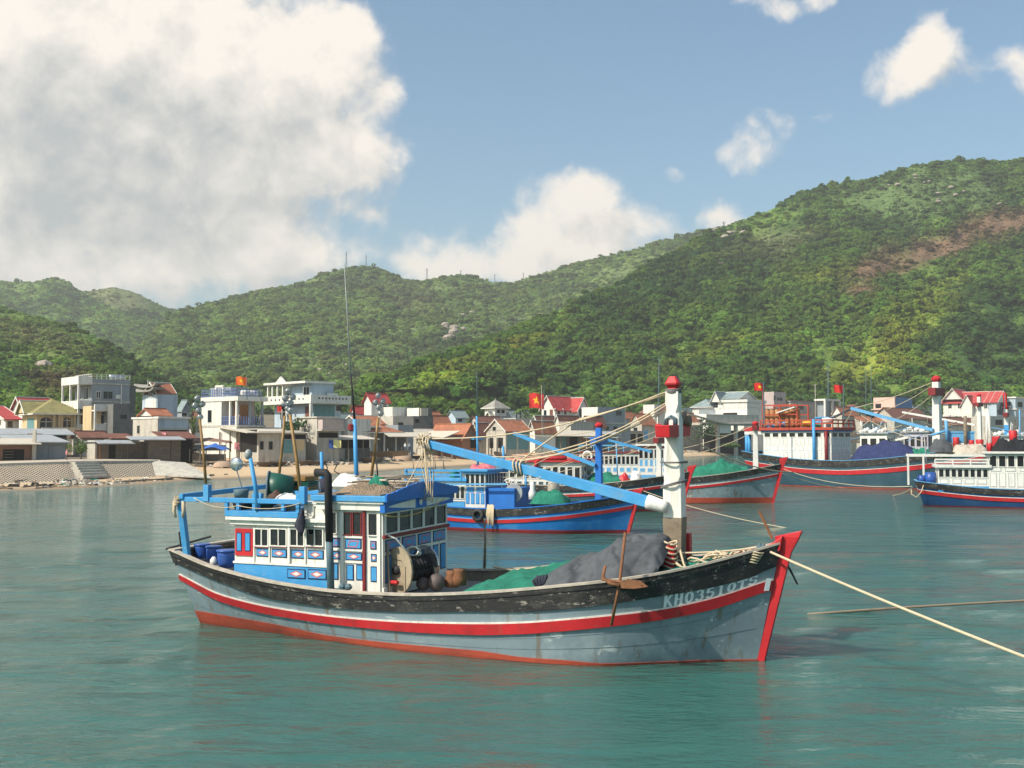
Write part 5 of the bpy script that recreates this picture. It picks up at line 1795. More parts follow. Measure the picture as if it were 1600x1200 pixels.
def mast_at(R, fr, px, pyt, pyb, y=0, w=.34, m=None, cap=None, bar=None, barw=1.6, foot=None, band=None):
 """a post mast with its cap and crossbar, placed by its foot and its top"""
 a = fr.on(px, pyb, 1, y)
 t = fr.on(px, pyt, 1, y)
 x = a[0]
 h = w / 2
 m = m or m_offwhite
 zt = t[2] + (0)
 mb = MB()
 mb.bar((x, y, a[2] - .8), (x, y, zt - w * .8), w, w, w2=w * .8, h2=w * .8)
 o = mb.build('mast', m, R, bevel=.01)
 if cap:
  mb = MB(); k = w * .5
  mb.lathe([(k * .8, zt - w * .8), (k * 1.25, zt - w * .5), (k * 1.25, zt - w * .3), (k * .5, zt)], 8, (x, y, 0)); mb.build('mast_cap', cap, o)
 if band:
  z0, z1 = fr.on(px, band[1], 1, y)[2], fr.on(px, band[0], 1, y)[2]
  MB().bx(x - h * .98, x + h * .98, y - h * .98, y + h * .98, z0, z1).build('painted_band', band[2], o)
 if bar:
  zb = fr.on(px, bar[0], 1, y)[2]
  MB().bx(x - h * .95, x + h * .95, y - barw / 2, y + barw / 2, zb - w * .5, zb + w * .45).build('crossbar', bar[1], o, bevel=.01)
 return x, zt

def line(R, p, q, sag=.1, r=.018, m=None, name='rigging_rope'):
 mb = MB(); mb.smooth = True
 mb.tube(bez(p, q, sag, 10), r, 5)
 return mb.build(name, m or m_rope, R)

def stick(R, p, q, r, m, name, r2=None):
 mb = MB(); mb.smooth = True
 mb.tube([p, q], r, 6, r2)
 return mb.build(name, m, R)

def deck_thing(fr, name, label, cat, p, mb, m, group=None, rz=0):
 o = mb.build(name, m)
 o.matrix_world = on_boat(fr, p, rz)
 tag(o, label, cat, group)
 return o

def heap(fr, px0, px1, pyt, pyb, y0, y1, label, m, seed, cat='net', name='net_heap', rough=.14, fold=.08, fs=1.6):
 a, b = fr.on(px0, pyb, 1, (y0 + y1) / 2), fr.on(px1, pyb, 1, (y0 + y1) / 2)
 t = fr.on((px0 + px1) / 2, pyt, 1, (y0 + y1) / 2)
 zb, zt = (a[2] + b[2]) / 2, t[2]
 x0, x1 = a[0], b[0]
 cx, rx, cy, ry = (x0 + x1) / 2, (x1 - x0) / 2, (y0 + y1) / 2, (y1 - y0) / 2
 return mound(None, label, cat, fr.M, m, 34, 20, (x0, x1, y0, y1), lambda X, Y: zb - .15 + (zt - zb + .15) * np.clip(1 - np.abs((X - cx) / rx) ** 2.6 - np.abs((Y - cy) / ry) ** 2.6, 0, 1) ** .55, seed, rough, name, fold, fs)

def frame_from_bow(px, py, L, yaw_deg, heel=0.0):
 b = ground(px, py)
 yw = math.radians(yaw_deg)
 return Frame(b - L * np.array([math.cos(yw), math.sin(yw), 0]), yw, math.radians(heel))

# ------------------------------------------------------------------ bright blue boat just behind
def blue_boat():
 L = 12.2
 fr = frame_from_bow(982, 833, L, -22)
 R, hull, ln = far_hull('bright blue fishing boat with blue cabin just behind the near boat', fr, L, (1.55, 1.12, 1.95), 3.9,
                           dict(hull=m_hullblue, boot=m_dkred, band=m_black, stripe=m_red, line=m_skyblue, cap=m_blue2), stem_f=.18, head=.18, band=.36)
 R['group'] = 'boats moored behind'
 # stem of this boat is a darker red
 q = hull.fit(fr, [(911, 788), (968, 776)])
 write_on(R, hull, 'KH02519', q[0][0], min(.985, q[1][0] + .01), lambda u: hull.zs(u) - .33, .27, m_number, w=.2, name='registration_number', thin=1)
 hw = 1.35
 X = lambda px, py, y=-hw: fr.on(px, py, 1, y)[0]
 Zp = lambda px, py, y=-hw: fr.on(px, py, 1, y)[2]
 xa, xb, xc = X(660, 770), X(727, 770), X(758, 770)
 zr = Zp(745, 737); zb = Zp(745, 787)
 m_dkb = m_blue2
 # wheelhouse
 cabin(R, xb, xc, hw, zb - .2, zr, m_offwhite, 'wheelhouse_wall', wins=4, wz=(.60, .93), rows=((2, .42, .56), (4, .10, .40)), field=m_blue, edge=m_blue2, front=7, roof=m_blue, over=.22, roof_t=.12, roof2=m_skyblue)
 MB().bx(xc + .01, xc + .05, -hw - .01, hw + .01, zb - .3, zb + (zr - zb) * .52).build('front_board', m_dkb, R)
 # trunk in front and aft cabin
 xt = X(802, 780)
 MB().bx(xc + .06, xt, -hw * .9, hw * .9, .8, Zp(780, 763)).build('trunk', m_dkb, R)
 cabin(R, xa, xb - .01, hw, Zp(700, 783), Zp(700, 752), m_offwhite, 'aft_cabin_wall', wins=9, wz=(.15, .75), roof=m_blue, over=.12, roof_t=.16)
 MB().bx(xa - .05, xb - .02, -hw - .03, hw + .03, .8, Zp(700, 784)).build('cabin_base', m_blue, R)
 # rails and gantry aft
 z1 = Zp(690, 735)
 xg = X(636, 740)
 rails(R, [(xg, -hw - .1), (xb - .2, -hw - .1)], Zp(700, 750), z1, m_blue, .05, 2)
 for y in (-hw - .1, hw + .1):
  MB().bar((xg, y, 1.3), (xg, y, z1), .12).build('gantry_post', m_blue, R)
 MB().bar((xg, -hw - .2, z1), (xg, hw + .2, z1), .12).build('cross_beam', m_blue, R)
 MB().bar((xg - .3, -hw - .25, Zp(690, 758)), (X(795, 756), -hw - .25, Zp(795, 756)), .07, .09).build('rubbing_rail', m_skyblue, R)
 # mast and boom
 xm, zt = mast_at(R, fr, 936, 660, 768, 0, .34, m_blue2, m_red, (688, m_blue2), 1.9)
 MB().bar(fr.on(803, 677, 1, -.1), fr.on(930, 727, 1, -.25), .16, .18).build('boom', m_blue, R, bevel=.01)
 MB().bar(fr.on(949, 687, 1, .3), fr.on(1018, 706, 1, .6), .12, .12).build('boom', m_blue, R)
 for (a, b, s) in (((936, 672), (806, 678), .2), ((936, 690), (860, 706), .3), ((936, 705), (800, 735), .3), ((936, 700), (770, 738), .4), ((936, 720), (740, 742), .4), ((880, 700), (812, 735), .1), ((850, 697), (797, 738), .1)):
  line(R, fr.on(*a, 1, 0), fr.on(*b, 1, -.2), s, .016)
 # poles
 for px, py0, py1, r, m in ((747, 735, 650, .06, m_blue), (788, 735, 697, .07, m_blue), (848, 740, 602, .012, m_cream), (823, 775, 742, .05, m_blue), (694, 735, 718, .035, m_oldwood), (664, 738, 716, .035, m_oldwood), (647, 735, 722, .025, m_oldwood), (681, 737, 717, .03, m_oldwood)):
  p, q_ = fr.on(px, py0, 1, .5), fr.on(px - 2, py1, 1, .5)
  stick(R, p, q_, r, m, 'roof_pole')
 stick(R, fr.on(746, 655, 1, .5), fr.on(745, 580, 1, .5), .022, m_steel, 'aerial_whip', .012)
 # net wheel + white float + hatch things
 m = MB(); c = fr.on(803, 770, 1, -.9)
 m.lathe([(.02, -.04), (.46, -.03), (.48, 0), (.46, .03), (.02, .04)], 16, tuple(c), 'y')
 wl = m.build('net_reel', m_corr, R)
 m = MB(); m.smooth = True
 m.tube([(c[0] - .55 + .42 * math.cos(a), c[1] + .7, c[2] + .25 + .42 * math.sin(a)) for a in np.linspace(0, 6.28, 16)], .035, 5)
 for a in np.linspace(0, math.pi, 4)[:-1]:
  m.bar((c[0] - .55 + .42 * math.cos(a), c[1] + .7, c[2] + .25 + .42 * math.sin(a)), (c[0] - .55 - .42 * math.cos(a), c[1] + .7, c[2] + .25 - .42 * math.sin(a)), .03)
 m.build('spoked_wheel', m_white, R)
 # rope hank and black tyre on the side
 m = MB(); m.smooth = True
 p = hull.fit(fr, [(767, 800)])[0]
 c = np.array(hull.P(p[0], p[1] + .1, -1, .10))
 for k in range(9):
  rr = random.Random(k)
  dx = rr.uniform(-.16, .16)
  m.tube([(c[0] + dx, c[1], c[2] + .28), (c[0] + dx * 1.3, c[1] - .06, c[2] - .2), (c[0] + dx * 1.1 + .03, c[1] - .03, c[2] - .62 - rr.uniform(0, .2)), (c[0] + dx + .07, c[1] - .06, c[2] - .2), (c[0] + dx + .05, c[1], c[2] + .25)], .03, 5)
 o = m.build('rope_hank', m_rope); o.matrix_world = fr.M; tag(o, 'pale hank of rope hung over the side of the bright blue boat', 'rope')
 c = np.array(hull.P(hull.fit(fr, [(748, 804)])[0][0], .82, -1, .13))
 m = MB(); m.smooth = True
 m.loft([[(c[0] + (.24 + .09 * math.cos(b)) * math.cos(a), c[1] + .09 * math.sin(b), c[2] + (.24 + .09 * math.cos(b)) * math.sin(a)) for b in np.linspace(0, 6.283, 9)[:-1]] for a in np.linspace(0, 6.283, 19)], True)
 o = m.build('tyre_fender', m_black); o.matrix_world = fr.M; tag(o, 'black tyre fender on the side of the bright blue boat', 'tyre')
 stick(R, fr.on(972, 756, 1, -.2), fr.on(955, 786, 1, -.7), .012, m_rope, 'hanging_line')
 heap(fr, 832, 890, 770, 782, -1.2, .4, 'bright green net heaped on the bow deck of the bright blue boat', m_net, 61)
 heap(fr, 706, 720, 737, 750, -.6, .6, 'green net bundle on the aft roof of the bright blue boat', m_net, 62)
 heap(fr, 735, 775, 727, 736, -.6, .8, 'pale red cloth heap on the roof of the bright blue boat', m_pink, 63, 'cloth', 'cloth_heap')
 m = MB(); m.smooth = True; m.lathe([(.02, -.35), (.2, -.33), (.2, 0), (.12, .2), (.13, .4), (.06, .55), (.02, .56)], 12)
 deck_thing(fr, 'white_float', 'tall white plastic float standing on the bright blue boat', 'float', fr.on(832, 770, 1, -.6), m, m_cloth_white)
 m = MB(); m.smooth = True; m.lathe([(.02, -.5), (.3, -.48), (.32, .2), (.24, .5), (.02, .52)], 12)
 deck_thing(fr, 'white_sack', 'pale sack standing on deck behind the white float', 'sack', fr.on(865, 764, 1, .6), m, m_cream)

# ------------------------------------------------------------------ dark boat behind it, red roof
def red_roof_boat():
 L = 14.0
 fr = frame_from_bow(1064, 799, L, -20)
 R, hull, ln = far_hull('dark hulled boat with red cabin roof squeezed behind the bright blue boat', fr, L, (2.1, 1.6, 2.55), 4.2, dict(hull=m_hullslate, boot=m_dkred, band=m_black, stripe=m_red), stem_f=.22, head=.34)
 q = hull.fit(fr, [(1012, 764), (1060, 757)])
 write_on(R, hull, 'KH0314', q[0][0], min(.99, q[1][0]), lambda u: hull.zs(u) - .38, .28, m_number, w=.22)
 hw = 1.45
 X = lambda px, py: fr.on(px, py, 1, -hw)[0]
 Zp = lambda px, py: fr.on(px, py, 1, -hw)[2]
 x0, x1 = X(795, 740), X(908, 740)
 cabin(R, x0, x1, hw, Zp(850, 772), Zp(850, 722), m_offwhite, 'wheelhouse_wall', wins=10, wz=(.50, .85), rows=((10, .08, .40),), field=m_hullslate, edge=m_offwhite, front=5, roof=m_red, over=.25, roof_t=.22)
 m = MB(); m.smooth = True
 m.tube([fr.on(838, 732, 1, -1.6), fr.on(838, 722, 1, -1.6), fr.on(845, 716, 1, -1.6), fr.on(885, 716, 1, -1.6)], .16, 8); m.build('red_pipe', m_red, R)
 heap(fr, 915, 985, 742, 757, -1.2, 1.0, 'green net piled on the red roofed boat by the blue mast', m_net, 65)
 mast_at(R, fr, 1030, 662, 755, 0, .36, m_offwhite, m_red, (688, m_dkred), 1.9)
 # orange drum + tan bulk
 m = MB(); m.smooth = True; m.lathe([(.02, -.6), (.5, -.55), (.55, .3), (.45, .6), (.02, .65)], 14)
 deck_thing(fr, 'orange_drum', 'dull orange drum on the deck of the red roofed boat', 'drum', fr.on(884, 762, 1, -.6), m, mat('dull_orange', (.38, .085, .03), .6, .2))
 m = MB(); m.smooth = True; m.lathe([(.02, -.75), (.3, -.7), (.85, 0), (.7, .4), (.02, .5)], 12)
 deck_thing(fr, 'grey_cowl', 'grey domed metal cover on the red roofed boat before its cabin', 'cover', fr.on(913, 727, 1, .3), m, m_corr)
 for (a, b, s) in (((1030, 672), (800, 722), .5), ((1030, 690), (905, 722), .3), ((1030, 680), (860, 715), .4)):
  line(R, fr.on(*a, 1, 0), fr.on(*b, 1, 0), s, .02)
 # sticks piled on the roof
 for k in range(16):
  rr = random.Random(200 + k)
  a, b = (rr.uniform(798, 850), rr.uniform(708, 718)), (rr.uniform(850, 905), rr.uniform(706, 722))
  stick(R, fr.on(*a, 1, rr.uniform(-1, 1)), fr.on(*b, 1, rr.uniform(-1, 1)), .03, m_cream if k % 2 else m_tan, 'roof_stick')
 stick(R, fr.on(965, 745, 1, 0), fr.on(963, 700, 1, 0), .04, m_skyblue, 'roof_pole')
 heap(fr, 965, 985, 742, 758, -.9, .2, 'red cloth bundled on the bow of the dark hulled boat', m_red, 67, 'cloth', 'cloth_bundle')
 heap(fr, 985, 1003, 738, 750, -.7, .2, 'white foam bundle on the bow of the dark hulled boat', m_cloth_white, 68, 'bundle', 'foam_bundle')
 o = line(None, fr.world(fr.on(975, 755, 1, 0)), ground(1330, 838, -.1), .5, .022, None, 'mooring_rope')
 tag(o, 'thin mooring rope falling from the dark bow to the water right of the white mast', 'rope')

# ------------------------------------------------------------------ grey boat with the white and blue cabin
def grey_boat():
 L = 15.2
 fr = frame_from_bow(1207, 786, L, -17)
 R, hull, ln = far_hull('grey hulled boat with long white cabin of blue panels behind the white mast', fr, L, (2.3, 1.7, 2.85), 4.6,
                           dict(hull=m_hull, boot=m_boot, band=m_black, stripe=m_red), stem_f=.26, head=.42, band=.42, boot=.42)
 q = hull.fit(fr, [(1166, 747), (1203, 742)])
 write_on(R, hull, 'KH02255TS', q[0][0], min(.985, q[1][0]), lambda u: hull.zs(u) - .46, .34, m_number, w=.22)
 hw = 1.7
 X = lambda px, py: fr.on(px, py, 1, -hw)[0]
 Zp = lambda px, py: fr.on(px, py, 1, -hw)[2]
 x0, xm_, x1 = X(905, 730), X(998, 730), X(1046, 730)
 cabin(R, x0, xm_ - .01, hw, Zp(950, 748), Zp(950, 708), m_offwhite, 'aft_cabin_wall', base=m_skyblue, base_h=.28, wins=14, wz=(.50, .86), rows=((9, .14, .36),), field=m_skyblue, edge=m_offwhite, roof=m_dkred, over=.15, roof_t=.1)
 cabin(R, xm_, x1, hw + .04, Zp(1020, 748), Zp(1020, 697), m_offwhite, 'wheelhouse_wall', base=m_skyblue, base_h=.28, wins=6, wz=(.58, .88), rows=((6, .30, .54), (4, .10, .24)), field=m_skyblue, edge=m_offwhite, front=6, front_rows=((6, .1, .5),), roof=m_offwhite, over=.2, roof_t=.14, roof2=m_dkred)
 rails(R, [(x0, -hw), (xm_, -hw)], Zp(950, 706), Zp(950, 696), m_skyblue, .04, 1)
 m = MB()
 c = fr.on(942, 684, 1, 0)
 for k in range(7):
  m.bar((c[0] - 1.3, -.9 + .3 * k, c[2] + .03 * (k % 2)), (c[0] + 1.4, -.9 + .3 * k, c[2] + .03 * (k % 2)), .29, .04)
 m.build('sheet_metal_cover', m_corr, R)
 for dx in (-1.1, 1.2):
  for y in (-.8, .8):
   MB().bar((c[0] + dx, y, Zp(950, 700)), (c[0] + dx, y, c[2]), .07).build('cover_post', m_offwhite, R)
 m = MB(); m.smooth = True; p = fr.on(918, 713, 1, -hw - .15)
 m.loft([[(p[0] + (.34 + .09 * math.cos(b)) * math.cos(a), p[1] + .09 * math.sin(b), p[2] + (.34 + .09 * math.cos(b)) * math.sin(a)) for b in np.linspace(0, 6.283, 9)[:-1]] for a in np.linspace(0, 6.283, 19)], True)
 o = m.build('life_ring', m_white); o.matrix_world = fr.M; tag(o, 'white life ring on the cabin side of the grey boat', 'life ring')
 heap(fr, 1080, 1180, 724, 748, -1.3, .9, 'long teal net piled along the bow deck of the grey boat', m_net, 71)
 mast_at(R, fr, 1181, 658, 728, .1, .40, m_offwhite, m_red, (668, m_dkred), 1.8)
 p = fr.on(1068, 742, 1, -.9)
 m = MB().bar((p[0], -.9, 1.2), (p[0] - .05, -.9, fr.on(1073, 733, 1, -.9)[2]), .30, .30, w2=.36, h2=.4)
 m.build('side_bitt', m_red, R, bevel=.03)
 line(R, fr.on(1181, 664, 1, 0), fr.on(1045, 705, 1, 0), .2, .022)
 line(R, fr.on(1183, 672, 1, 0), fr.on(1050, 715, 1, 0), .35, .022)
 p = fr.world(fr.on(1212, 740, 1, 0))
 o = line(None, fr.world(fr.on(1210, 735, 1, .2)), at(1330, 764, 92), .25, .03, None, 'mooring_rope')
 tag(o, 'mooring rope from the red stem of the grey boat towards the big white boat', 'rope')

# ------------------------------------------------------------------ big boat with the white panelled house
def big_boat():
 L = 23.0
 yaw = -42
 yw = math.radians(yaw)
 st = at(1186, 700, 119.0)
 fr = Frame((st[0], st[1], 0), yw)
 R, hull, ln = far_hull('big slate hulled boat with white panelled house and red roof rail at the right', fr, L, (3.5, 2.6, 4.3), 6.0,
                           dict(hull=m_hullslate, boot=m_boot, band=m_black, stripe=m_red, cap=m_skyblue), band=.62, gap=.16, stripe=.42, boot=.1, stem_f=.4, head=.6, stem_w=.16, cap_w=.3, deck_drop=.7)
 hw = 2.15
 X = lambda px, py: fr.on(px, py, 1, -hw)[0]
 Zp = lambda px, py: fr.on(px, py, 1, -hw)[2]
 x0, x1 = X(1193, 700), X(1299, 700)
 z0, z1 = Zp(1290, 726), Zp(1290, 672)
 cabin(R, x0, x1, hw, z0 - .3, z1, m_white, 'house_wall', base=m_blue, base_h=.45, wins=8, wz=(.80, .92), rows=((16, .05, .32), (8, .37, .50), (16, .54, .76)), field=m_white, edge=m_grey, front=3, front_rows=((8, .05, .32), (4, .37, .50), (8, .54, .74)), roof=m_frame, over=.35, roof_t=.28, roof2=m_blue2)
 # posts by the house
 for px, m in ((1272, m_blue), (1291, m_dkred)):
  x = fr.on(px, 700, 1, -hw - .3)[0]
  stick(R, (x, -hw - .3, z0 - .6), (x, -hw - .3, z1 + (1.1 if m is m_blue else -.1)), .17, m, 'side_post')
 zr = z1 + .25
 xs0, xs1 = x0 - .2, x1 + .3
 rails(R, [(xs0, -hw - .25), (xs1, -hw - .25), (xs1, hw + .2)], zr, zr + .75, m_frame, .06, 2)
 # red roof frame with the baskets in it
 xf0, xf1 = X(1191, 650), X(1245, 650)
 zf = Zp(1215, 633)
 for x in (xf0, (xf0 + xf1) / 2, xf1):
  for y in (-hw + .1, .3):
   MB().bar((x, y, zr), (x, y, zf), .13).build('frame_post', m_frame, R)
 for y in (-hw + .1, .3):
  for z in (zf, (zr + zf) / 2 + .2):
   MB().bar((xf0, y, z), (xf1, y, z), .12).build('frame_rail', m_frame, R)
 n = 7
 for k in range(n):
  x = xf0 + .25 + (xf1 - xf0 - .5) * k / (n - 1)
  hh = (zf - zr) * .86
  m = MB(); m.smooth = True
  m.lathe([(.02, 0), (.26, 0), (.30, hh * .2), (.25, hh * .35), (.31, hh * .55), (.26, hh * .7), (.29, hh * .9), (.2, hh), (.02, hh)], 10)
  o = m.build('trap_stack', m_tan); o.matrix_world = on_boat(fr, (x, -hw + .65, zr)); tag(o, ('aftmost', 'second', 'third', 'middle', 'fifth', 'sixth', 'foremost')[k] + ' of the seven tall tan trap stacks in the red roof frame', 'trap stack', 'trap stacks in the red roof frame')
 MB().bar((fr.on(1215, 645, 1, -hw - .1)), (fr.on(1243, 636, 1, -hw - .1)), .5, .10).build('white_board', m_white, R)
 # stern frame
 zs = z1 - .4
 for px, m in ((1171, m_blue), (1167, m_blue)):
  x = fr.on(px, 690, 1, -1.2)[0]
  stick(R, (x, -1.2, 2.8), (x, -1.2, zs), .2, m, 'gantry_post')
 MB().bx(X(1166, 690) - .2, x0, -hw, hw, zs, zs + .35).build('stern_roof', m_offwhite, R)
 MB().bx(X(1166, 690) - .25, x0, -hw - .05, hw + .05, zs + .352, zs + .75).build('stern_roof_rail', m_red, R)
 # flag
 p = fr.on(1191, 650, 1, -hw + .1)
 stick(R, p, fr.on(1193, 598, 1, -hw + .1), .06, m_red, 'flag_pole')
 for k, (px, py, m, nm, lb) in enumerate(((1206, 666, m_skyblue, 'plastic_tub', 'lilac blue tub at the aft end of the red roof rail'), (1224, 664, m_skyblue, 'plastic_tub', 'second lilac blue tub behind the red roof rail, below the trap stacks'), (1262, 663, mat('yellow_plastic', (.55, .36, .03), .6), 'yellow_bundle', 'yellow bundle on the roof of the big boat'), (1275, 668, m_net, 'net_bundle', 'small green net bundle behind the red roof rail'), (1293, 658, m_cloth_white, 'white_bundle', 'white bundle on the roof of the big boat, forward of the yellow one'))):
  c = fr.on(px, py, 1, -hw + .8)
  m_ = MB(); m_.smooth = True
  m_.lathe([(.02, -.3), (.5, -.25), (.62, .05), (.5, .3), (.02, .36)], 12)
  deck_thing(fr, nm, lb, 'bundle' if 'bundle' in nm else 'tub', c, m_, m)
 m_ = MB(); m_.bx(-.7, .7, -.5, .5, 0, .5); m_.mat(0); m_.bx(-.78, .78, -.58, .58, .5, .62)
 c = fr.on(1288, 652, 1, .4)
 deck_thing(fr, 'fish_box', 'light blue fish box on the roof of the big boat', 'box', (c[0], .4, zr + .5), m_, m_blue)
 # covered hold
 heap(fr, 1330, 1446, 694, 727, -2.4, 2.0, 'dark blue tarpaulin mounded over the hold of the big boat', m_blue_tarp, 75, 'tarpaulin', 'blue_tarpaulin', .10, .10, .6)
 heap(fr, 1420, 1462, 704, 722, -1.5, 1.0, 'green net at the bow end of the blue tarpaulin', m_net, 76)
 # mast and boom
 mast_at(R, fr, 1465, 587, 700, 0, .75, m_offwhite, m_red, (612, m_dkred), 2.4)
 MB().bar(fr.on(1330, 638, 1, -.2), fr.on(1458, 672, 1, -.5), .26, .28).build('boom', m_skyblue, R)
 line(R, fr.on(1460, 596, 1, 0), fr.on(1332, 638, 1, 0), .2, .035)
 line(R, fr.on(1460, 600, 1, 0), fr.on(1385, 640, 1, 0), .2, .03)
 line(R, fr.on(1460, 614, 1, 0), fr.on(1400, 655, 1, 0), .2, .03)
 line(R, fr.on(1332, 640, 1, 0), fr.on(1318, 664, 1, 0), .1, .03)
 line(R, fr.on(1332, 640, 1, 0), fr.on(1450, 690, 1, 0), .5, .03)
 o = line(None, fr.world(fr.on(1200, 722, 1, -2)), at(1425, 760, 78), .8, .03, None, 'mooring_rope')
 tag(o, 'long slack mooring rope in front of the slate hull at the right', 'rope')
 return fr

# ------------------------------------------------------------------ right-hand boat, stern to us
def right_boat():
 L = 15.0
 st = at(1433, 760, 79.5)
 fr = Frame((st[0] + .3, st[1], 0), math.radians(-17))
 R, hull, ln = far_hull('navy hulled boat with white cabin and white stern frame cut by the right edge', fr, L, (1.75, 1.25, 2.4), 4.4, dict(hull=m_hullnavy, boot=m_dkred, band=m_black, stripe=m_red, cap=m_skyblue), band=.40, gap=.10, stripe=.24, boot=.08)
 hw = 1.6
 X = lambda px, py: fr.on(px, py, 1, -hw)[0]
 Zp = lambda px, py: fr.on(px, py, 1, -hw)[2]
 x0, x1, x2 = X(1466, 745), X(1545, 745), X(1660, 745)
 zb = Zp(1500, 760)
 cabin(R, x0, x1 - .01, hw, zb, Zp(1500, 731), m_white, 'aft_cabin_wall', base=m_blue, base_h=.02, wins=8, wz=(.50, .92), rows=((4, .12, .38),), field=m_white, edge=m_grey, roof=m_offwhite, over=.2, roof_t=.2)
 cabin(R, x1, x2, hw + .05, zb - .15, Zp(1570, 709), m_white, 'wheelhouse_wall', wins=8, wz=(.64, .94), rows=((8, .06, .46), (5, .5, .60)), field=m_white, edge=m_grey, roof=m_offwhite, over=.3, roof_t=.14)
 z1 = Zp(1500, 712)
 rails(R, [(x0 - .2, -hw - .1), (x1, -hw - .1)], Zp(1500, 728), Zp(1500, 718), m_offwhite, .05, 2)
 xg = X(1419, 735)
 MB().bar((xg, -hw - .1, z1), (x1 + .2, -hw - .1, z1 + .02), .14, .16).build('roof_rail', m_offwhite, R)
 MB().bar((xg, hw + .1, z1), (x1 + .2, hw + .1, z1 + .02), .14, .16).build('roof_rail', m_offwhite, R)
 for y, px in ((-hw, 1419), (.6, 1443)):
  x = fr.on(px, 735, 1, y)[0]
  MB().bar((x, y, 1.5), (x, y, z1), .13).build('gantry_post', m_offwhite, R)
 for k, (px, lb) in enumerate(((1440, 'blue plastic barrel on the stern of the navy boat, the smaller one'), (1454, 'blue plastic barrel on the stern of the navy boat beside its cabin'))):
  c = fr.on(px, 756, 1, -.7)
  r = .4 if k else .3
  m = MB(); m.smooth = True; m.lathe([(.02, 0), (r * .9, 0), (r, .3), (r * .95, .6 + .2 * k), (r * .8, .6 + .2 * k), (.02, .55 + .2 * k)], 14)
  deck_thing(fr, 'plastic_barrel', lb, 'barrel', c, m, m_barrel, 'barrels on the stern of the navy boat')
 m = MB(); m.smooth = True
 m.tube([fr.on(1424, 762, 1, -1.3), fr.on(1424, 772, 1, -1.5), fr.on(1432, 777, 1, -1.6), fr.on(1440, 768, 1, -1.6), fr.on(1443, 758, 1, -1.5)], .035, 5)
 m.build('hanging_rope', m_rope, R)
 # roof clutter
 zt = Zp(1570, 707)
 for k, (px, py, h, r, m, nm, lb) in enumerate(((1494, 691, 1.0, .22, m_red, 'red_post', 'red bollard post on the roof of the navy boat, the aft one'), (1518, 693, .7, .18, m_red, 'red_post', 'dark red stub post on the roof of the navy boat, second from the stern'), (1531, 692, .7, .26, m_red, 'red_drum', 'red drum on the roof of the navy boat, behind the grey pole'), (1546, 697, .6, .2, m_red, 'red_drum', 'small red drum on the roof of the navy boat by the tripod'), (1583, 682, 1.2, .28, m_red, 'red_bucket', 'tall leaning red bucket on the roof at the right edge'))):
  c = fr.on(px, py, 1, .3)
  mm = MB(); mm.smooth = True; mm.lathe([(.02, -h * .7), (r * .8, -h * .7), (r, h * .3), (r * .8, h * .35), (.02, h * .35)], 10)
  deck_thing(fr, nm, lb, 'drum' if 'drum' in nm else 'post' if 'post' in nm else 'bucket', c, mm, m)
 for a, b, r, m in (((1448, 725), (1444, 680), .05, m_corr), ((1444, 680), (1470, 678), .05, m_corr), ((1509, 700), (1508, 650), .13, m_oldwood), ((1542, 705), (1542, 640), .07, m_offwhite), ((1550, 703), (1543, 640), .07, m_offwhite), ((1500, 693), (1520, 696), .05, m_offwhite), ((1555, 700), (1594, 690), .05, m_cream), ((1478, 657), (1480, 690), .12, m_skyblue), ((1455, 680), (1482, 672), .10, m_skyblue), ((1594, 700), (1593, 640), .05, m_skyblue)):
  stick(R, fr.on(*a, 1, .4), fr.on(*b, 1, .4), r, m, 'roof_pole')
 heap(fr, 1452, 1490, 690, 703, -.6, 1.2, 'grey rolled canvas on the aft roof of the navy boat', m_tarp, 81, 'canvas', 'rolled_canvas')
 heap(fr, 1484, 1545, 697, 708, -.8, 1.0, 'pale brown gear heap on the roof of the navy boat', m_cream, 82, 'gear', 'gear_heap')
 heap(fr, 1548, 1620, 688, 707, -.8, 1.0, 'dark tarpaulin heap on the wheelhouse roof at the right edge', m_black_net, 83, 'tarpaulin', 'dark_heap')
 m = MB(); m.bx(-.9, .9, -.6, .6, -.35, .35); m.mat(0); m.bx(-.95, .95, -.65, .65, .35, .45)
 deck_thing(fr, 'fish_box', 'pale turquoise fish box on the roof behind the red posts', 'box', fr.on(1500, 684, 1, 1.2), m, m_skyblue)
 p = fr.world(fr.on(1426, 762, 1, -1.2))
 o = line(None, p, ground(1392, 774, -.1), .15, .03, None, 'mooring_rope')
 tag(o, 'mooring rope from the stern of the navy boat into the water', 'rope')

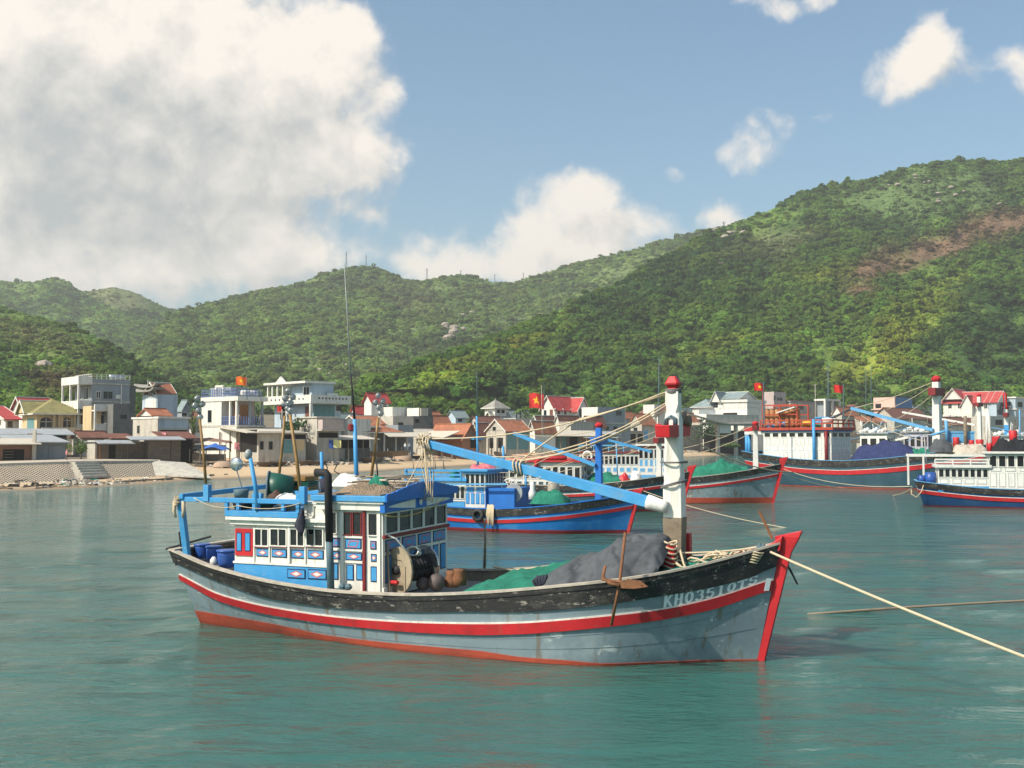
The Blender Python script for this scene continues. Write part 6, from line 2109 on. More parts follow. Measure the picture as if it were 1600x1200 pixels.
# ------------------------------------------------------------------ boats hidden behind, cabins and masts showing
def hidden_boats():
 for (label, O, yaw, L, z3, beam, mats, cab, masts, booms) in (
  ('white cabin boat half hidden behind the blue tarpaulin', at(1325, 700, 138), -44, 16, (2.8, 2.2, 3.3), 5.0, dict(hull=m_hullnavy, boot=m_dkred, band=m_black, stripe=m_red),
         (1344, 1386, 718, 678, m_white, 3), (), (((1388, 690), (1420, 683)),)),
  ('lavender cabin boat with blue rails behind the tall white mast', at(1395, 700, 152), -42, 16, (2.8, 2.2, 3.3), 5.0, dict(hull=m_hullslate, boot=m_dkred, band=m_black, stripe=m_red),
         (1412, 1450, 712, 676, mat('lavender_paint', (.45, .42, .48), .6), 4), ((1531, 615, 682, m_offwhite, .5, 632),), (((1410, 644), (1524, 664)),)),
  ('boat at the far right with a white and blue banded mast', at(1535, 700, 128), -30, 14, (2.4, 1.8, 2.8), 4.4, dict(hull=m_hullblue, boot=m_dkred, band=m_black, stripe=m_red),
         (1552, 1612, 705, 682, m_offwhite, 5), ((1573, 634, 690, m_offwhite, .5, 648),), ()),
 ):
  fr = Frame((O[0], O[1], 0), math.radians(yaw))
  R, hull, ln = far_hull(label, fr, L, z3, beam, mats)
  hw = 1.7
  a, b, yb, yt, m, nw = cab
  X = lambda px: fr.on(px, (yb + yt) / 2, 1, -hw)[0]
  z0, z1 = fr.on(a, yb, 1, -hw)[2], fr.on(a, yt, 1, -hw)[2]
  cabin(R, X(a), X(b), hw, z0 - .6, z1, m, 'wheelhouse_wall', wins=nw, wz=(.5, .85), rows=((nw, .1, .42),), field=m, edge=m_grey, front=4, roof=m_corr, over=.3, roof_t=.15)
  for px, t, f, mm, w, bar in masts:
   mast_at(R, fr, px, t, f, 0, w, mm, m_red, (bar, m_dkred), 1.8, band=(664, 690, m_blue) if px == 1573 else None)
  for p, q in booms:
   MB().bar(fr.on(*p, 1, -.5), fr.on(*q, 1, -.5), .25).build('boom', m_offwhite, R)
  # lamps, poles and rails on the roof
  for k in range(7):
   rr = random.Random(hash(label) % 1000 + k) if False else random.Random(len(label) * 7 + k)
   px = a + (b - a) * rr.random()
   stick(R, fr.on(px, yt, 1, rr.uniform(-1, 1)), fr.on(px + rr.uniform(-3, 3), yt - rr.uniform(6, 26), 1, rr.uniform(-1, 1)), .05, rr.choice((m_steel, m_offwhite, m_oldwood)), 'roof_pole')
  m_ = MB(); m_.smooth = True
  for k in range(9):
   px = a + (b - a) * (k + .5) / 9
   p = fr.on(px, yt - 3 - 2 * (k % 3), 1, 0)
   m_.lathe([(.02, -.3), (.25, -.22), (.28, .1), (.02, .3)], 8, tuple(p))
  m_.build('roof_lamps', m_cloth_white, R)['kind'] = 'stuff'
  for k in range(12):
   r2 = random.Random(len(label) * 13 + k)
   stick(R, fr.on(r2.uniform(a - 20, b + 60), r2.uniform(yt, yt + 14), 1, r2.uniform(-1, 1)), fr.on(r2.uniform(a - 20, b + 70), r2.uniform(yt - 22, yt + 6), 1, r2.uniform(-1, 1)), .04, r2.choice((m_cream, m_oldwood, m_skyblue, m_rope)), 'gear_pole')
  for k in range(4):
   line(R, fr.on(a + (b - a) * .2 * k, yt, 1, 0), fr.on(a + (b - a) * .2 * k + 40, yt - 12 + 8 * k, 1, 0), .3, .03)

blue_boat()
red_roof_boat()
grey_boat()
BIG = big_boat()
right_boat()
hidden_boats()
# thin aerials standing behind the right-hand boats
for k, (px, y0, y1, Y, lb) in enumerate(((1293, 640, 572, 150, 'thin tall aerial pole rising behind the red roof frame, left of a pair'), (1295, 640, 568, 152, 'thin tall aerial pole rising behind the red roof frame, right of a pair'), (1353, 668, 576, 140, 'thin tall aerial rod behind the blue tarpaulin, the left one'), (1361, 668, 571, 142, 'thin tall aerial rod behind the blue tarpaulin, the right one'), (1028, 665, 558, 84, 'thin aerial rod rising beside the red cap of the white mast'))):
 a, b = at(px, y0 + 60, Y), at(px + (2 if px == 1028 else 0), y1, Y)
 m = MB(); m.smooth = True; m.tube([a, b], .05, 5, .03)
 o = m.build('aerial_pole', m_steel); tag(o, lb, 'aerial', 'aerials behind the moored boats')
# ================================================================== the village
def tile_mat(name, col, ribs=5.0):
 m = mat(name, col, .85, .22, .8, 0, 1, tuple(c * .4 for c in col), .5, .7)
 nt = m.node_tree
 N, L = nt.nodes.new, nt.links.new
 p = nt.nodes['Principled BSDF']
 tc = N('ShaderNodeTexCoord')
 w = N('ShaderNodeTexWave'); w.inputs['Scale'].default_value = ribs * .32; w.inputs['Distortion'].default_value = 1.2
 w.wave_type = 'BANDS'; w.bands_direction = 'DIAGONAL'
 L(tc.outputs['Object'], w.inputs['Vector'])
 b = N('ShaderNodeBump'); b.inputs['Strength'].default_value = .6; b.inputs['Distance'].default_value = .08
 L(w.outputs['Fac'], b.inputs['Height']); L(b.outputs[0], p.inputs['Normal'])
 return m

t_red = tile_mat('bright_red_tiles', (.48, .07, .065))
t_orange = tile_mat('orange_tiles', (.41, .155, .085))
t_brown = tile_mat('brown_tiles', (.20, .085, .06))
t_olive = tile_mat('olive_tiles', (.27, .24, .10))
t_grey = tile_mat('grey_green_roof', (.24, .30, .30))
t_pale = tile_mat('pale_grey_tiles', (.33, .31, .27))
STAIN = (.12, .115, .105)
w_white = mat('white_plaster', (.72, .69, .62), .85, .05, .8, .1, 6, STAIN, .34, .5, streak=True)
w_blue = mat('pale_blue_plaster', (.44, .53, .60), .85, .06, .8, .1, 6, STAIN, .28, .5, streak=True)
w_cream = mat('cream_plaster', (.62, .47, .27), .85, .07, .8, .1, 6, STAIN, .28, .5, streak=True)
w_grey = mat('grey_plaster', (.27, .30, .32), .9, .10, .6, .2, 6, (.12, .13, .13), .3, .4, streak=True)
w_conc = mat('bare_concrete', (.16, .16, .15), .95, .18, .7, .3, 5, (.05, .05, .05), .5, .5)
w_old = mat('weathered_plaster', (.50, .46, .39), .95, .12, .6, .3, 5, (.13, .125, .11), .75, .6, streak=True)
w_brick = mat('raw_brick', (.34, .16, .095), .95, .2, 3, .4, 10)
w_brown = mat('brown_wall', (.25, .14, .10), .9, .15, 1, .2)
w_pink = mat('pink_wall', (.60, .24, .25), .85, .1)
w_plank = mat('grey_planks', (.155, .125, .10), .95, .3, 2, .4, 12, (.06, .05, .045), .5, 1)
w_tin = mat('tin_sheet', (.36, .38, .39), .55, .12, 1, .2, 8, RUST, .22, .6)
w_shade = mat('shade_awning', (.55, .49, .40), .9, .1, 1, .1)
w_teal = mat('teal_shutter', (.13, .27, .28), .7, .15, 2, .1)
w_wood = mat('orange_wood', (.36, .15, .055), .7, .2, 2, .1)
w_door = mat('brown_door', (.17, .06, .04), .7, .2, 2, .1)
w_rail = mat('blue_railing', (.14, .20, .42), .6, .1)
w_pinkb = mat('pinkish_balcony', (.50, .40, .37), .9, .1, 1, .2, 8, STAIN, .3, .5)
w_blue2 = mat('bright_blue_wall', (.10, .22, .42), .8, .1)
w_pinkw = mat('peach_wall', (.66, .46, .38), .85, .06)

class House:
 def __init__(s, label, pl, pc, pr, d, phi=46, name='house', cat='house', group=None):
  s.d, s.ph = d, math.radians(phi)
  c = at(pc, 690, d)
  s.X0, s.Y0 = c[0], d
  s.z0 = float(gz(c[0], d)) - .6
  s.R = empty(name, label, cat, group, loc=(c[0], d, s.z0), rotz=s.ph)
  s.W, s.D = s.ur(pr), s.ul(pl) if pl < pc else 6.0

 def ur(s, px):
  t = (px - 800) / F
  return (t * s.Y0 - s.X0) / (math.cos(s.ph) - t * math.sin(s.ph))

 def ul(s, px):
  t = (px - 800) / F
  return (t * s.Y0 - s.X0) / (-math.sin(s.ph) - t * math.cos(s.ph))

 def Z(s, py, depth=None):
  return at(800, py, depth or s.d)[2] - s.z0

 def zr(s, px, py):
  return s.Z(py, s.Y0 + s.ur(px) * math.sin(s.ph))

 def zl(s, px, py):
  return s.Z(py, s.Y0 + s.ul(px) * math.cos(s.ph))

 def wall(s, m, top, x0=0, x1=None, y0=0, y1=None, bot=-1.5, name='wall'):
  return MB().bx(x0, s.W if x1 is None else x1, y0, s.D if y1 is None else y1, bot, top).build(name, m, s.R)

 def win(s, face, a, b, t, u, fm=None, split=1, gm=None, base=0.0, name=None):
  """a window on the right (R) or left (L) wall between photo points (a, t) and (b, u)"""
  if face == 'R':
   a0, a1, z1, z0 = s.ur(a), s.ur(b), s.zr((a + b) / 2, t), s.zr((a + b) / 2, u)
   o = window(s.R, 'y-', base, a0, a1, z0, z1, fm or w_white, .07, split, .06, pane=False, gm=gm)
  else:
   a0, a1, z1, z0 = s.ul(b), s.ul(a), s.zl((a + b) / 2, t), s.zl((a + b) / 2, u)
   o = window(s.R, 'x-', base, a0, a1, z0, z1, fm or w_white, .07, split, .06, pane=False, gm=gm)
  if name:
   o.name = name
  return o

 def arch(s, a, b, t, u, fm=None, face='R'):
  a0, a1 = s.ur(a), s.ur(b)
  z1, z0 = s.zr((a + b) / 2, t), s.zr((a + b) / 2, u)
  r = (a1 - a0) / 2
  cx, zs = (a0 + a1) / 2, z1 - r * .8
  pts = [(a0, z0), (a1, z0)] + [(cx + r * math.cos(k), zs + r * .8 * math.sin(k)) for k in np.linspace(0, math.pi, 9)]
  m = MB().prism(pts, -.03, .01, 'y')
  m.mat(1)
  m.bx(cx - .05, cx + .05, -.06, 0, z0, z1 - .1); m.bx(a0, a1, -.06, 0, zs - .05, zs + .05)
  m.bx(a0 - .12, a1 + .12, -.12, 0, z0 - .14, z0)
  return m.build('arched_window', [m_glass, fm or w_white], s.R)

 def door(s, face, a, b, t, u, m, proud=.04):
  mb = MB()
  if face == 'R':
   mb.bx(s.ur(a), s.ur(b), -proud, .02, s.zr(b, u), s.zr(b, t))
  else:
   mb.bx(-proud, .02, s.ul(b), s.ul(a), s.zl(a, u), s.zl(a, t))
  return mb.build('door', m, s.R)

 def hole(s, face, a, b, t, u, name='painted_opening'):  # a near-black sheet on the solid wall, painted as the shade inside
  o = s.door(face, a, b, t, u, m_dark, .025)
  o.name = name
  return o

 def slab(s, m, z, th=.25, over=.5, x0=0, x1=None, y0=0, y1=None, name='roof_slab'):
  x1 = s.W if x1 is None else x1
  y1 = s.D if y1 is None else y1
  return MB().bx(x0 - over, x1 + over, y0 - over, y1 + over, z + .001, z + th).build(name, m, s.R, bevel=.02)

 def gable(s, m, ze, zt, axis='x', over=.45, x0=0, x1=None, y0=0, y1=None, wm=None, name='roof', trim=None):
  x1 = s.W if x1 is None else x1
  y1 = s.D if y1 is None else y1
  r = MB(); th = .16
  if axis == 'x':
   c = (y0 + y1) / 2; hw = (y1 - y0) / 2
   k = (zt - ze) / hw
   for sg in (-1, 1):
    e = c + sg * (hw + over); z_e = ze - over * k
    r.loft([[(x, e, z_e), (x, c, zt), (x, c, zt + th), (x, e, z_e + th)] for x in (x0 - over, x1 + over)], True, True)
   tri = MB().prism([(y0, ze - .01), (y1, ze - .01), (c, zt - .01)], x0, x1, 'x')
   rid = MB().bx(x0 - over, x1 + over, c - .16, c + .16, zt + th * .6, zt + th + .12)
   if trim:
    tm = MB()
    for sg in (-1, 1):
     for x in (x0 - over - .05, x1 + over - .05):
      e = c + sg * (hw + over)
      tm.hexa([(x, e, ze - over * k - .05), (x + .1, e, ze - over * k - .05), (x + .1, c, zt - .05), (x, c, zt - .05)], [(x, e, ze - over * k + .22), (x + .1, e, ze - over * k + .22), (x + .1, c, zt + .24), (x, c, zt + .24)])
  else:
   c = (x0 + x1) / 2; hw = (x1 - x0) / 2
   k = (zt - ze) / hw
   for sg in (-1, 1):
    e = c + sg * (hw + over); z_e = ze - over * k
    r.loft([[(e, y, z_e), (c, y, zt), (c, y, zt + th), (e, y, z_e + th)] for y in (y0 - over, y1 + over)], True, True)
   tri = MB().prism([(x0, ze - .01), (x1, ze - .01), (c, zt - .01)], y0, y1, 'y')
   rid = MB().bx(c - .16, c + .16, y0 - over, y1 + over, zt + th * .6, zt + th + .12)
   if trim:
    tm = MB()
    for sg in (-1, 1):
     for y in (y0 - over - .05, y1 + over - .05):
      e = c + sg * (hw + over)
      tm.hexa([(e, y, ze - over * k - .05), (e, y + .1, ze - over * k - .05), (c, y + .1, zt - .05), (c, y, zt - .05)], [(e, y, ze - over * k + .22), (e, y + .1, ze - over * k + .22), (c, y + .1, zt + .24), (c, y, zt + .24)])
  o = r.build(name, m, s.R)
  if wm:
   tri.build('gable_wall', wm, s.R)
  rid.build('ridge_cap', trim or m, o)
  if trim:
   tm.build('verge_board', trim, o)
  return o

 def hip(s, m, ze, zt, inset=None, over=.5, x0=0, x1=None, y0=0, y1=None, name='roof'):
  x1 = (s.W if x1 is None else x1) + over
  y1 = (s.D if y1 is None else y1) + over
  x0 -= over; y0 -= over
  dx, dy = x1 - x0, y1 - y0
  i = min(dx, dy) / 2 if inset is None else inset
  b = [(x0, y0, ze), (x1, y0, ze), (x1, y1, ze), (x0, y1, ze)]
  if dx >= dy:
   r0, r1 = (x0 + i, (y0 + y1) / 2, zt), (x1 - i, (y0 + y1) / 2, zt)
   fs = [(0, 1, 5, 4), (1, 2, 5), (2, 3, 4, 5), (3, 0, 4), (3, 2, 1, 0)]
  else:
   r0, r1 = ((x0 + x1) / 2, y0 + i, zt), ((x0 + x1) / 2, y1 - i, zt)
   fs = [(0, 1, 4), (1, 2, 5, 4), (2, 3, 5), (3, 0, 4, 5), (3, 2, 1, 0)]
  mb = MB().add(b + [r0, r1], fs)
  o = mb.build(name, m, s.R)
  MB().bx(x0 - .05, x1 + .05, y0 - .05, y1 + .05, ze - .2, ze - .002).build('eaves', w_white, s.R)
  MB().bar((r0[0], r0[1], zt + .05), (r1[0], r1[1], zt + .05), .3, .22).build('ridge_cap', m, o)
  return o

 def parapet(s, m, z, h=.8, x0=0, x1=None, y0=0, y1=None, t=.16, name='parapet'):
  x1 = s.W if x1 is None else x1
  y1 = s.D if y1 is None else y1
  mb = MB()
  mb.bx(x0, x1, y0, y0 + t, z, z + h); mb.bx(x0, x1, y1 - t, y1, z, z + h); mb.bx(x0, x0 + t, y0 + t, y1 - t, z, z + h); mb.bx(x1 - t, x1, y0 + t, y1 - t, z, z + h)
  return mb.build(name, m, s.R)

 def railing(s, m, pts, z, h=.95, step=1.0, solid=None):
  mb = MB()
  for a, b in zip(pts[:-1], pts[1:]):
   n = max(1, int(math.dist(a, b) / step))
   for k in range(n + 1):
    x, y = a[0] + (b[0] - a[0]) * k / n, a[1] + (b[1] - a[1]) * k / n
    mb.bar((x, y, z), (x, y, z + h), .09)
   for f_ in (1, .55, .12):
    mb.bar((a[0], a[1], z + h * f_), (b[0], b[1], z + h * f_), .07)
  return mb.build('railing', m, s.R)

 def col(s, m, x, y, z0, z1, r=.14):
  return MB().bx(x - r, x + r, y - r, y + r, z0, z1).build('column', m, s.R)

 def leanto(s, m, x0, x1, y0, y1, za, zb, th=.12, name='awning'):
  """a sloping sheet: front edge (y0) at za, back edge (y1) at zb"""
  return MB().hexa([(x0, y0, za), (x1, y0, za), (x1, y1, zb), (x0, y1, zb)], [(x0, y0, za + th), (x1, y0, za + th), (x1, y1, zb + th), (x0, y1, zb + th)]).build(name, m, s.R)

def left_houses():
 # low shop at the left edge
 h = House('low brown shop with dark open front at the left edge of the beach', -44, -22, 52, 146, 35, 'shop', 'shop')
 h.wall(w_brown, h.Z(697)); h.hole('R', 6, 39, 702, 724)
 for k in range(4):
  z = h.zr(20, 706 + 4.5 * k)
  MB().bx(h.ur(8), h.ur(22), -.35, -.03, z, z + .06).build('shelf', m_oldwood, h.R)
 h.leanto(w_shade, -1.0, h.W + .8, -1.6, 3, h.Z(695), h.Z(686)); h.slab(w_brown, h.Z(697), .12, .2)
 # tin shed
 h = House('grey blue tin shed behind the power pole at the left', 30, 52, 104, 151, 34, 'shed', 'shed')
 h.wall(w_grey, h.Z(692)); h.leanto(w_tin, -2.8, h.W + .4, -1.0, h.D + 1, h.Z(692), h.Z(680), name='tin_roof')
 for a, b in ((58, 75), (77, 100)):
  h.door('R', a, b, 696, 720, w_grey, .08)
 # white low wall house and shack
 h = House('low grey shack with a pale side wall and a dark doorway behind the small tree', 136, 151, 230, 157, 38, 'shack', 'shack')
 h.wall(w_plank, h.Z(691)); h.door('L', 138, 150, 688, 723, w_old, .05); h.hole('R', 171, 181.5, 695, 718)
 h.leanto(w_tin, -.3, h.ur(206), -1.8, 0, h.Z(694), h.Z(689)); h.slab(w_tin, h.Z(691), .12, .3)
 for px in (157, 190, 200):
  MB().bx(h.ur(px) - .05, h.ur(px) + .05, -.09, 0, -.5, h.Z(694)).build('post', w_wood if px == 157 else m_oldwood, h.R)
 # plank shed on stilts
 h = House('brown plank shed on short posts at the end of the stone slope', 226, 232, 283, 160, 34, 'plank_shed', 'shed')
 h.wall(m_dark, h.Z(688), .1, h.W - .1, .1, None, h.Z(720))
 n = 9
 z0, z1 = h.Z(721), h.Z(687)
 for k in range(n):
  a, b = z0 + (z1 - z0) * k / n, z0 + (z1 - z0) * (k + .93) / n
  MB().bx(0, h.W * .68, -.05 - .02 * (k % 2), .1, a, b).build('plank', w_plank, h.R)
  MB().bx(h.W * .70, h.W, -.05 - .02 * (k % 3), .1, a, b).build('plank', w_plank, h.R)
 MB().bx(-.05, .1, 0, h.D, z0, z1).build('side_wall', w_plank, h.R)
 h.leanto(w_tin, -2.6, h.W + .5, -.9, h.D, h.Z(688), h.Z(683), name='tin_roof')
 for x in (.2, h.W * .5, h.W - .2):
  h.col(m_oldwood, x, .1, -1, z0, .08)
 # weathered flat roofed house with the small red gable
 h = House('weathered white flat roofed house with a small orange gable on top', 208, 246, 294, 170, 46)
 h.wall(w_old, h.Z(651)); h.slab(w_white, h.Z(654), .3, .35, h.ur(249)); h.win('L', 215, 219, 665, 677, w_old, 0)
 h.hole('R', 251, 293, 672, 692); h.door('R', 248, 294, 655, 669, w_blue, .03)  # pale blue sheet over the right wall, its shade put into the colour
 h.gable(t_orange, h.Z(649), h.Z(639), 'x', .3, 0, h.W * .6, h.D * .2, h.D * .75, w_white)
 # lean-to with pink wall
 h = House('low red roofed lean-to with a pink side wall beside the weathered house', 247, 261, 302, 166, 40, 'lean_to', 'lean-to')
 h.wall(m_dark, h.Z(686)); h.door('L', 249, 260, 676, 690, w_pink); h.leanto(t_brown, -1.2, h.W + .5, -1.4, 3, h.Z(686), h.Z(675), name='roof')
 # grey three-storey house
 h = House('tall grey three-storey house with white balconies on its left side', 117, 142, 202, 192, 42)
 h.wall(w_grey, h.Z(597)); h.win('R', 161, 175, 612, 623, w_grey, 1)
 for t, b in ((588, 600), (625, 638), (661, 675)):
  z0, z1 = h.zl(128, b), h.zl(128, t)
  MB().bx(-2.4, 0, -.2, h.D + .2, z0 - .25, z0).build('balcony_floor', w_white, h.R)
  mb = MB(); mb.bx(-2.4, -2.25, -.2, h.D + .2, z0 + .001, z1 - .25); mb.bx(-2.25, 0, -.2, -.05, z0 + .001, z1 - .25); mb.bx(-2.25, 0, h.D + .05, h.D + .2, z0 + .001, z1 - .25)
  mb.build('balcony_wall', w_white, h.R)
 for y in (.1, h.D * .5, h.D - .1):
  h.col(w_white, -2.2, y, 0, h.zl(128, 600), .16)
 for t, b in ((606, 624), (641, 660)):
  for a, c in ((120, 127), (131, 138)):
   h.win('L', a, c, t, b, w_white, 0)
 h.parapet(w_grey, h.Z(597), .5, name='roof_parapet')
 h.railing(w_white, [(0, h.D), (0, 0), (h.W, 0)], h.Z(597) + .5, .9, .8)
 for py in (628, 600):
  MB().bx(-.1, h.W + .1, -.12, 0, h.Z(py), h.Z(py) + .22).build('floor_band', w_old, h.R)
 MB().bx(h.ur(188), h.ur(188) + .18, -.1, 0, 0, h.Z(600)).build('drain_pipe', w_white, h.R)
 MB().bx(h.ur(180), h.ur(186), -.5, 0, h.Z(622), h.Z(616)).build('air_conditioner', w_white, h.R)
 h.win('R', 150, 156, 612, 622, w_white, 1)
 m = MB(); m.smooth = True; m.lathe([(.02, -1.4), (.5, -1.35), (.52, 1.35), (.02, 1.4)], 14, (h.ur(190), 2.2, h.Z(587)), 'x'); m.build('water_tank', m_chrome, h.R)
 MB().bx(h.ur(182), h.ur(198), 1.8, 2.6, h.Z(597), h.Z(592)).build('tank_stand', w_grey, h.R)
 MB().bar((h.ur(206), 1, h.Z(597)), (h.ur(206), 1, h.Z(581)), .06).build('roof_pole', m_steel, h.R)
 x0, x1 = h.ur(202) + .01, h.ur(216)
 MB().bx(x0, x1, 1.2, h.D, -1, h.Z(600)).build('stair_wing', w_conc, h.R)
 # lower cream front with an arch, and the dark wing
 k = House('lower cream front with an arched window and balcony joined to the tall grey house', 137, 142, 176, 186, 40, 'house', 'house')
 k.wall(w_cream, k.Z(634), y1=4); k.arch(158, 171, 643, 663); z0, z1 = k.zr(152, 641), k.zr(152, 632)
 for t, b in ((632, 641), (662, 672)):
  z0, z1 = k.zr(152, b), k.zr(152, t)
  mb = MB(); mb.bx(k.ur(143), k.ur(163), -1.6, 0, z0 - .2, z0); mb.bx(k.ur(143), k.ur(163), -1.6, -1.45, z0 + .001, z1)
  mb.build('balcony', w_white, k.R)
 k.col(w_white, k.ur(144), -1.4, 0, k.zr(144, 632), .15)
 k = House('dark bare concrete wing against the tall grey house', 172, 176, 210, 184, 40, 'concrete_wing', 'building')
 k.wall(w_conc, k.Z(631), y1=5); k.win('R', 188, 198, 648, 654, w_conc, 0)
 # pagoda roofed house
 h = House('pale blue house with curled ornamental eaves and a red gable roof', 222, 245, 277, 216, 47)
 h.wall(w_blue, h.Z(616)); h.door('L', 228, 244, 624, 638, w_white, .1); h.gable(t_orange, h.Z(612), h.Z(598), 'x', .5, h.W * .05, h.W * .85, .5, h.D * .8, w_grey, trim=w_white)
 for z, e in ((612, 2.2), (605, 1.2)):
  m = MB()
  zz = h.Z(z)
  n = 10
  for sgn in (-1, 1):
   m.loft([[(-e * (.4 + .6 * t) + 0, h.D * .5 + sgn * t * (h.D * .5 + e), zz + .55 * t ** 3 + .0), (h.W * .3, h.D * .5 + sgn * t * (h.D * .5 + e * .3), zz + .5), (h.W * .3, h.D * .5 + sgn * t * (h.D * .5 + e * .3), zz + .7), (-e * (.4 + .6 * t), h.D * .5 + sgn * t * (h.D * .5 + e), zz + .25 + .6 * t ** 3)] for t in np.linspace(0, 1, n)], True, True)
  m.build('curled_eaves', t_pale, h.R)
 MB().bar((-.4, h.D * .5, h.Z(605)), (-.4, h.D * .5, h.Z(593)), .22).build('roof_finial', t_pale, h.R)
 h.win('L', 232, 239, 612, 620, w_white, 1)
 k = House('small blue grey gabled house between the ornamental house and the white one', 277, 284, 300, 236, 44)
 k.wall(w_grey, k.Z(640)); k.gable(t_grey, k.Z(640), k.Z(626), 'y', .3, wm=w_grey); k.win('R', 284, 292, 645, 650, w_white, 0)
 # yellow house
 h = House('cream house with olive tiled hip roof and three arched windows', 38, 57, 127, 187, 38)
 h.wall(w_cream, h.Z(647), y1=9); h.hip(t_olive, h.Z(646), h.Z(622), 4.6, .9, y1=9)
 for a, b in ((63, 81), (99, 111)):
  h.arch(a, b, 652, 671)
 h.gable(t_olive, h.zl(48, 645), h.zl(48, 627), 'x', .4, -1.0, 3, 3, 8, w_cream, 'porch_roof', trim=w_white)
 h.door('L', 43, 54, 654, 672, w_teal)
 for px in (84, 92, 96, 116):
  h.col(w_cream, h.ur(px), -.25, 0, h.Z(648), .18)
 MB().bx(h.ur(60), h.ur(124), -2.2, -2.0, 0, h.zr(90, 668)).build('garden_wall', w_old, h.R)
 h = House('white gabled house with bright red roof at the far left', 17, 38, 84, 208, 46)
 h.wall(w_white, h.Z(644)); h.gable(t_red, h.Z(645), h.Z(621), 'x', .5, wm=w_white, trim=w_white); h.win('L', 26, 30, 639, 645, w_white, 0)
 h = House('bright red roofed house cut by the left edge of the picture', -46, 8, 30, 194, 46)
 h.wall(w_white, h.Z(655)); h.gable(t_red, h.Z(655), h.Z(634), 'x', .5, wm=w_white, trim=w_white); h.win('L', -6, 2, 656, 664, w_white, 0); h.win('R', 12, 20, 658, 668, w_white, 0)
 h = House('low tin roof over dark stalls before the cream house', 0, 8, 105, 170, 36, 'stall', 'stall')
 h.wall(m_dark, h.Z(680), y1=4); h.leanto(w_tin, -1, h.W + 1, -1.2, 4, h.Z(680), h.Z(670), name='tin_roof')
 MB().bx(0, h.W, -.2, -.05, h.Z(692), h.Z(683)).build('valance', w_conc, h.R)
 h = House('low rough wall and brown tiled roof right of the small tree', 120, 128, 168, 176, 38, 'outbuilding', 'outbuilding')
 h.wall(w_old, h.Z(682), y1=5); h.gable(t_brown, h.Z(684), h.Z(675), 'x', .4, y1=5, wm=w_old)
 h = House('brown roofed shed before the weathered house', 168, 176, 210, 172, 38, 'outbuilding', 'outbuilding')
 h.wall(w_conc, h.Z(686), y1=4); h.leanto(t_brown, -.4, h.W + .4, -.6, 4.4, h.Z(686), h.Z(678), name='roof')

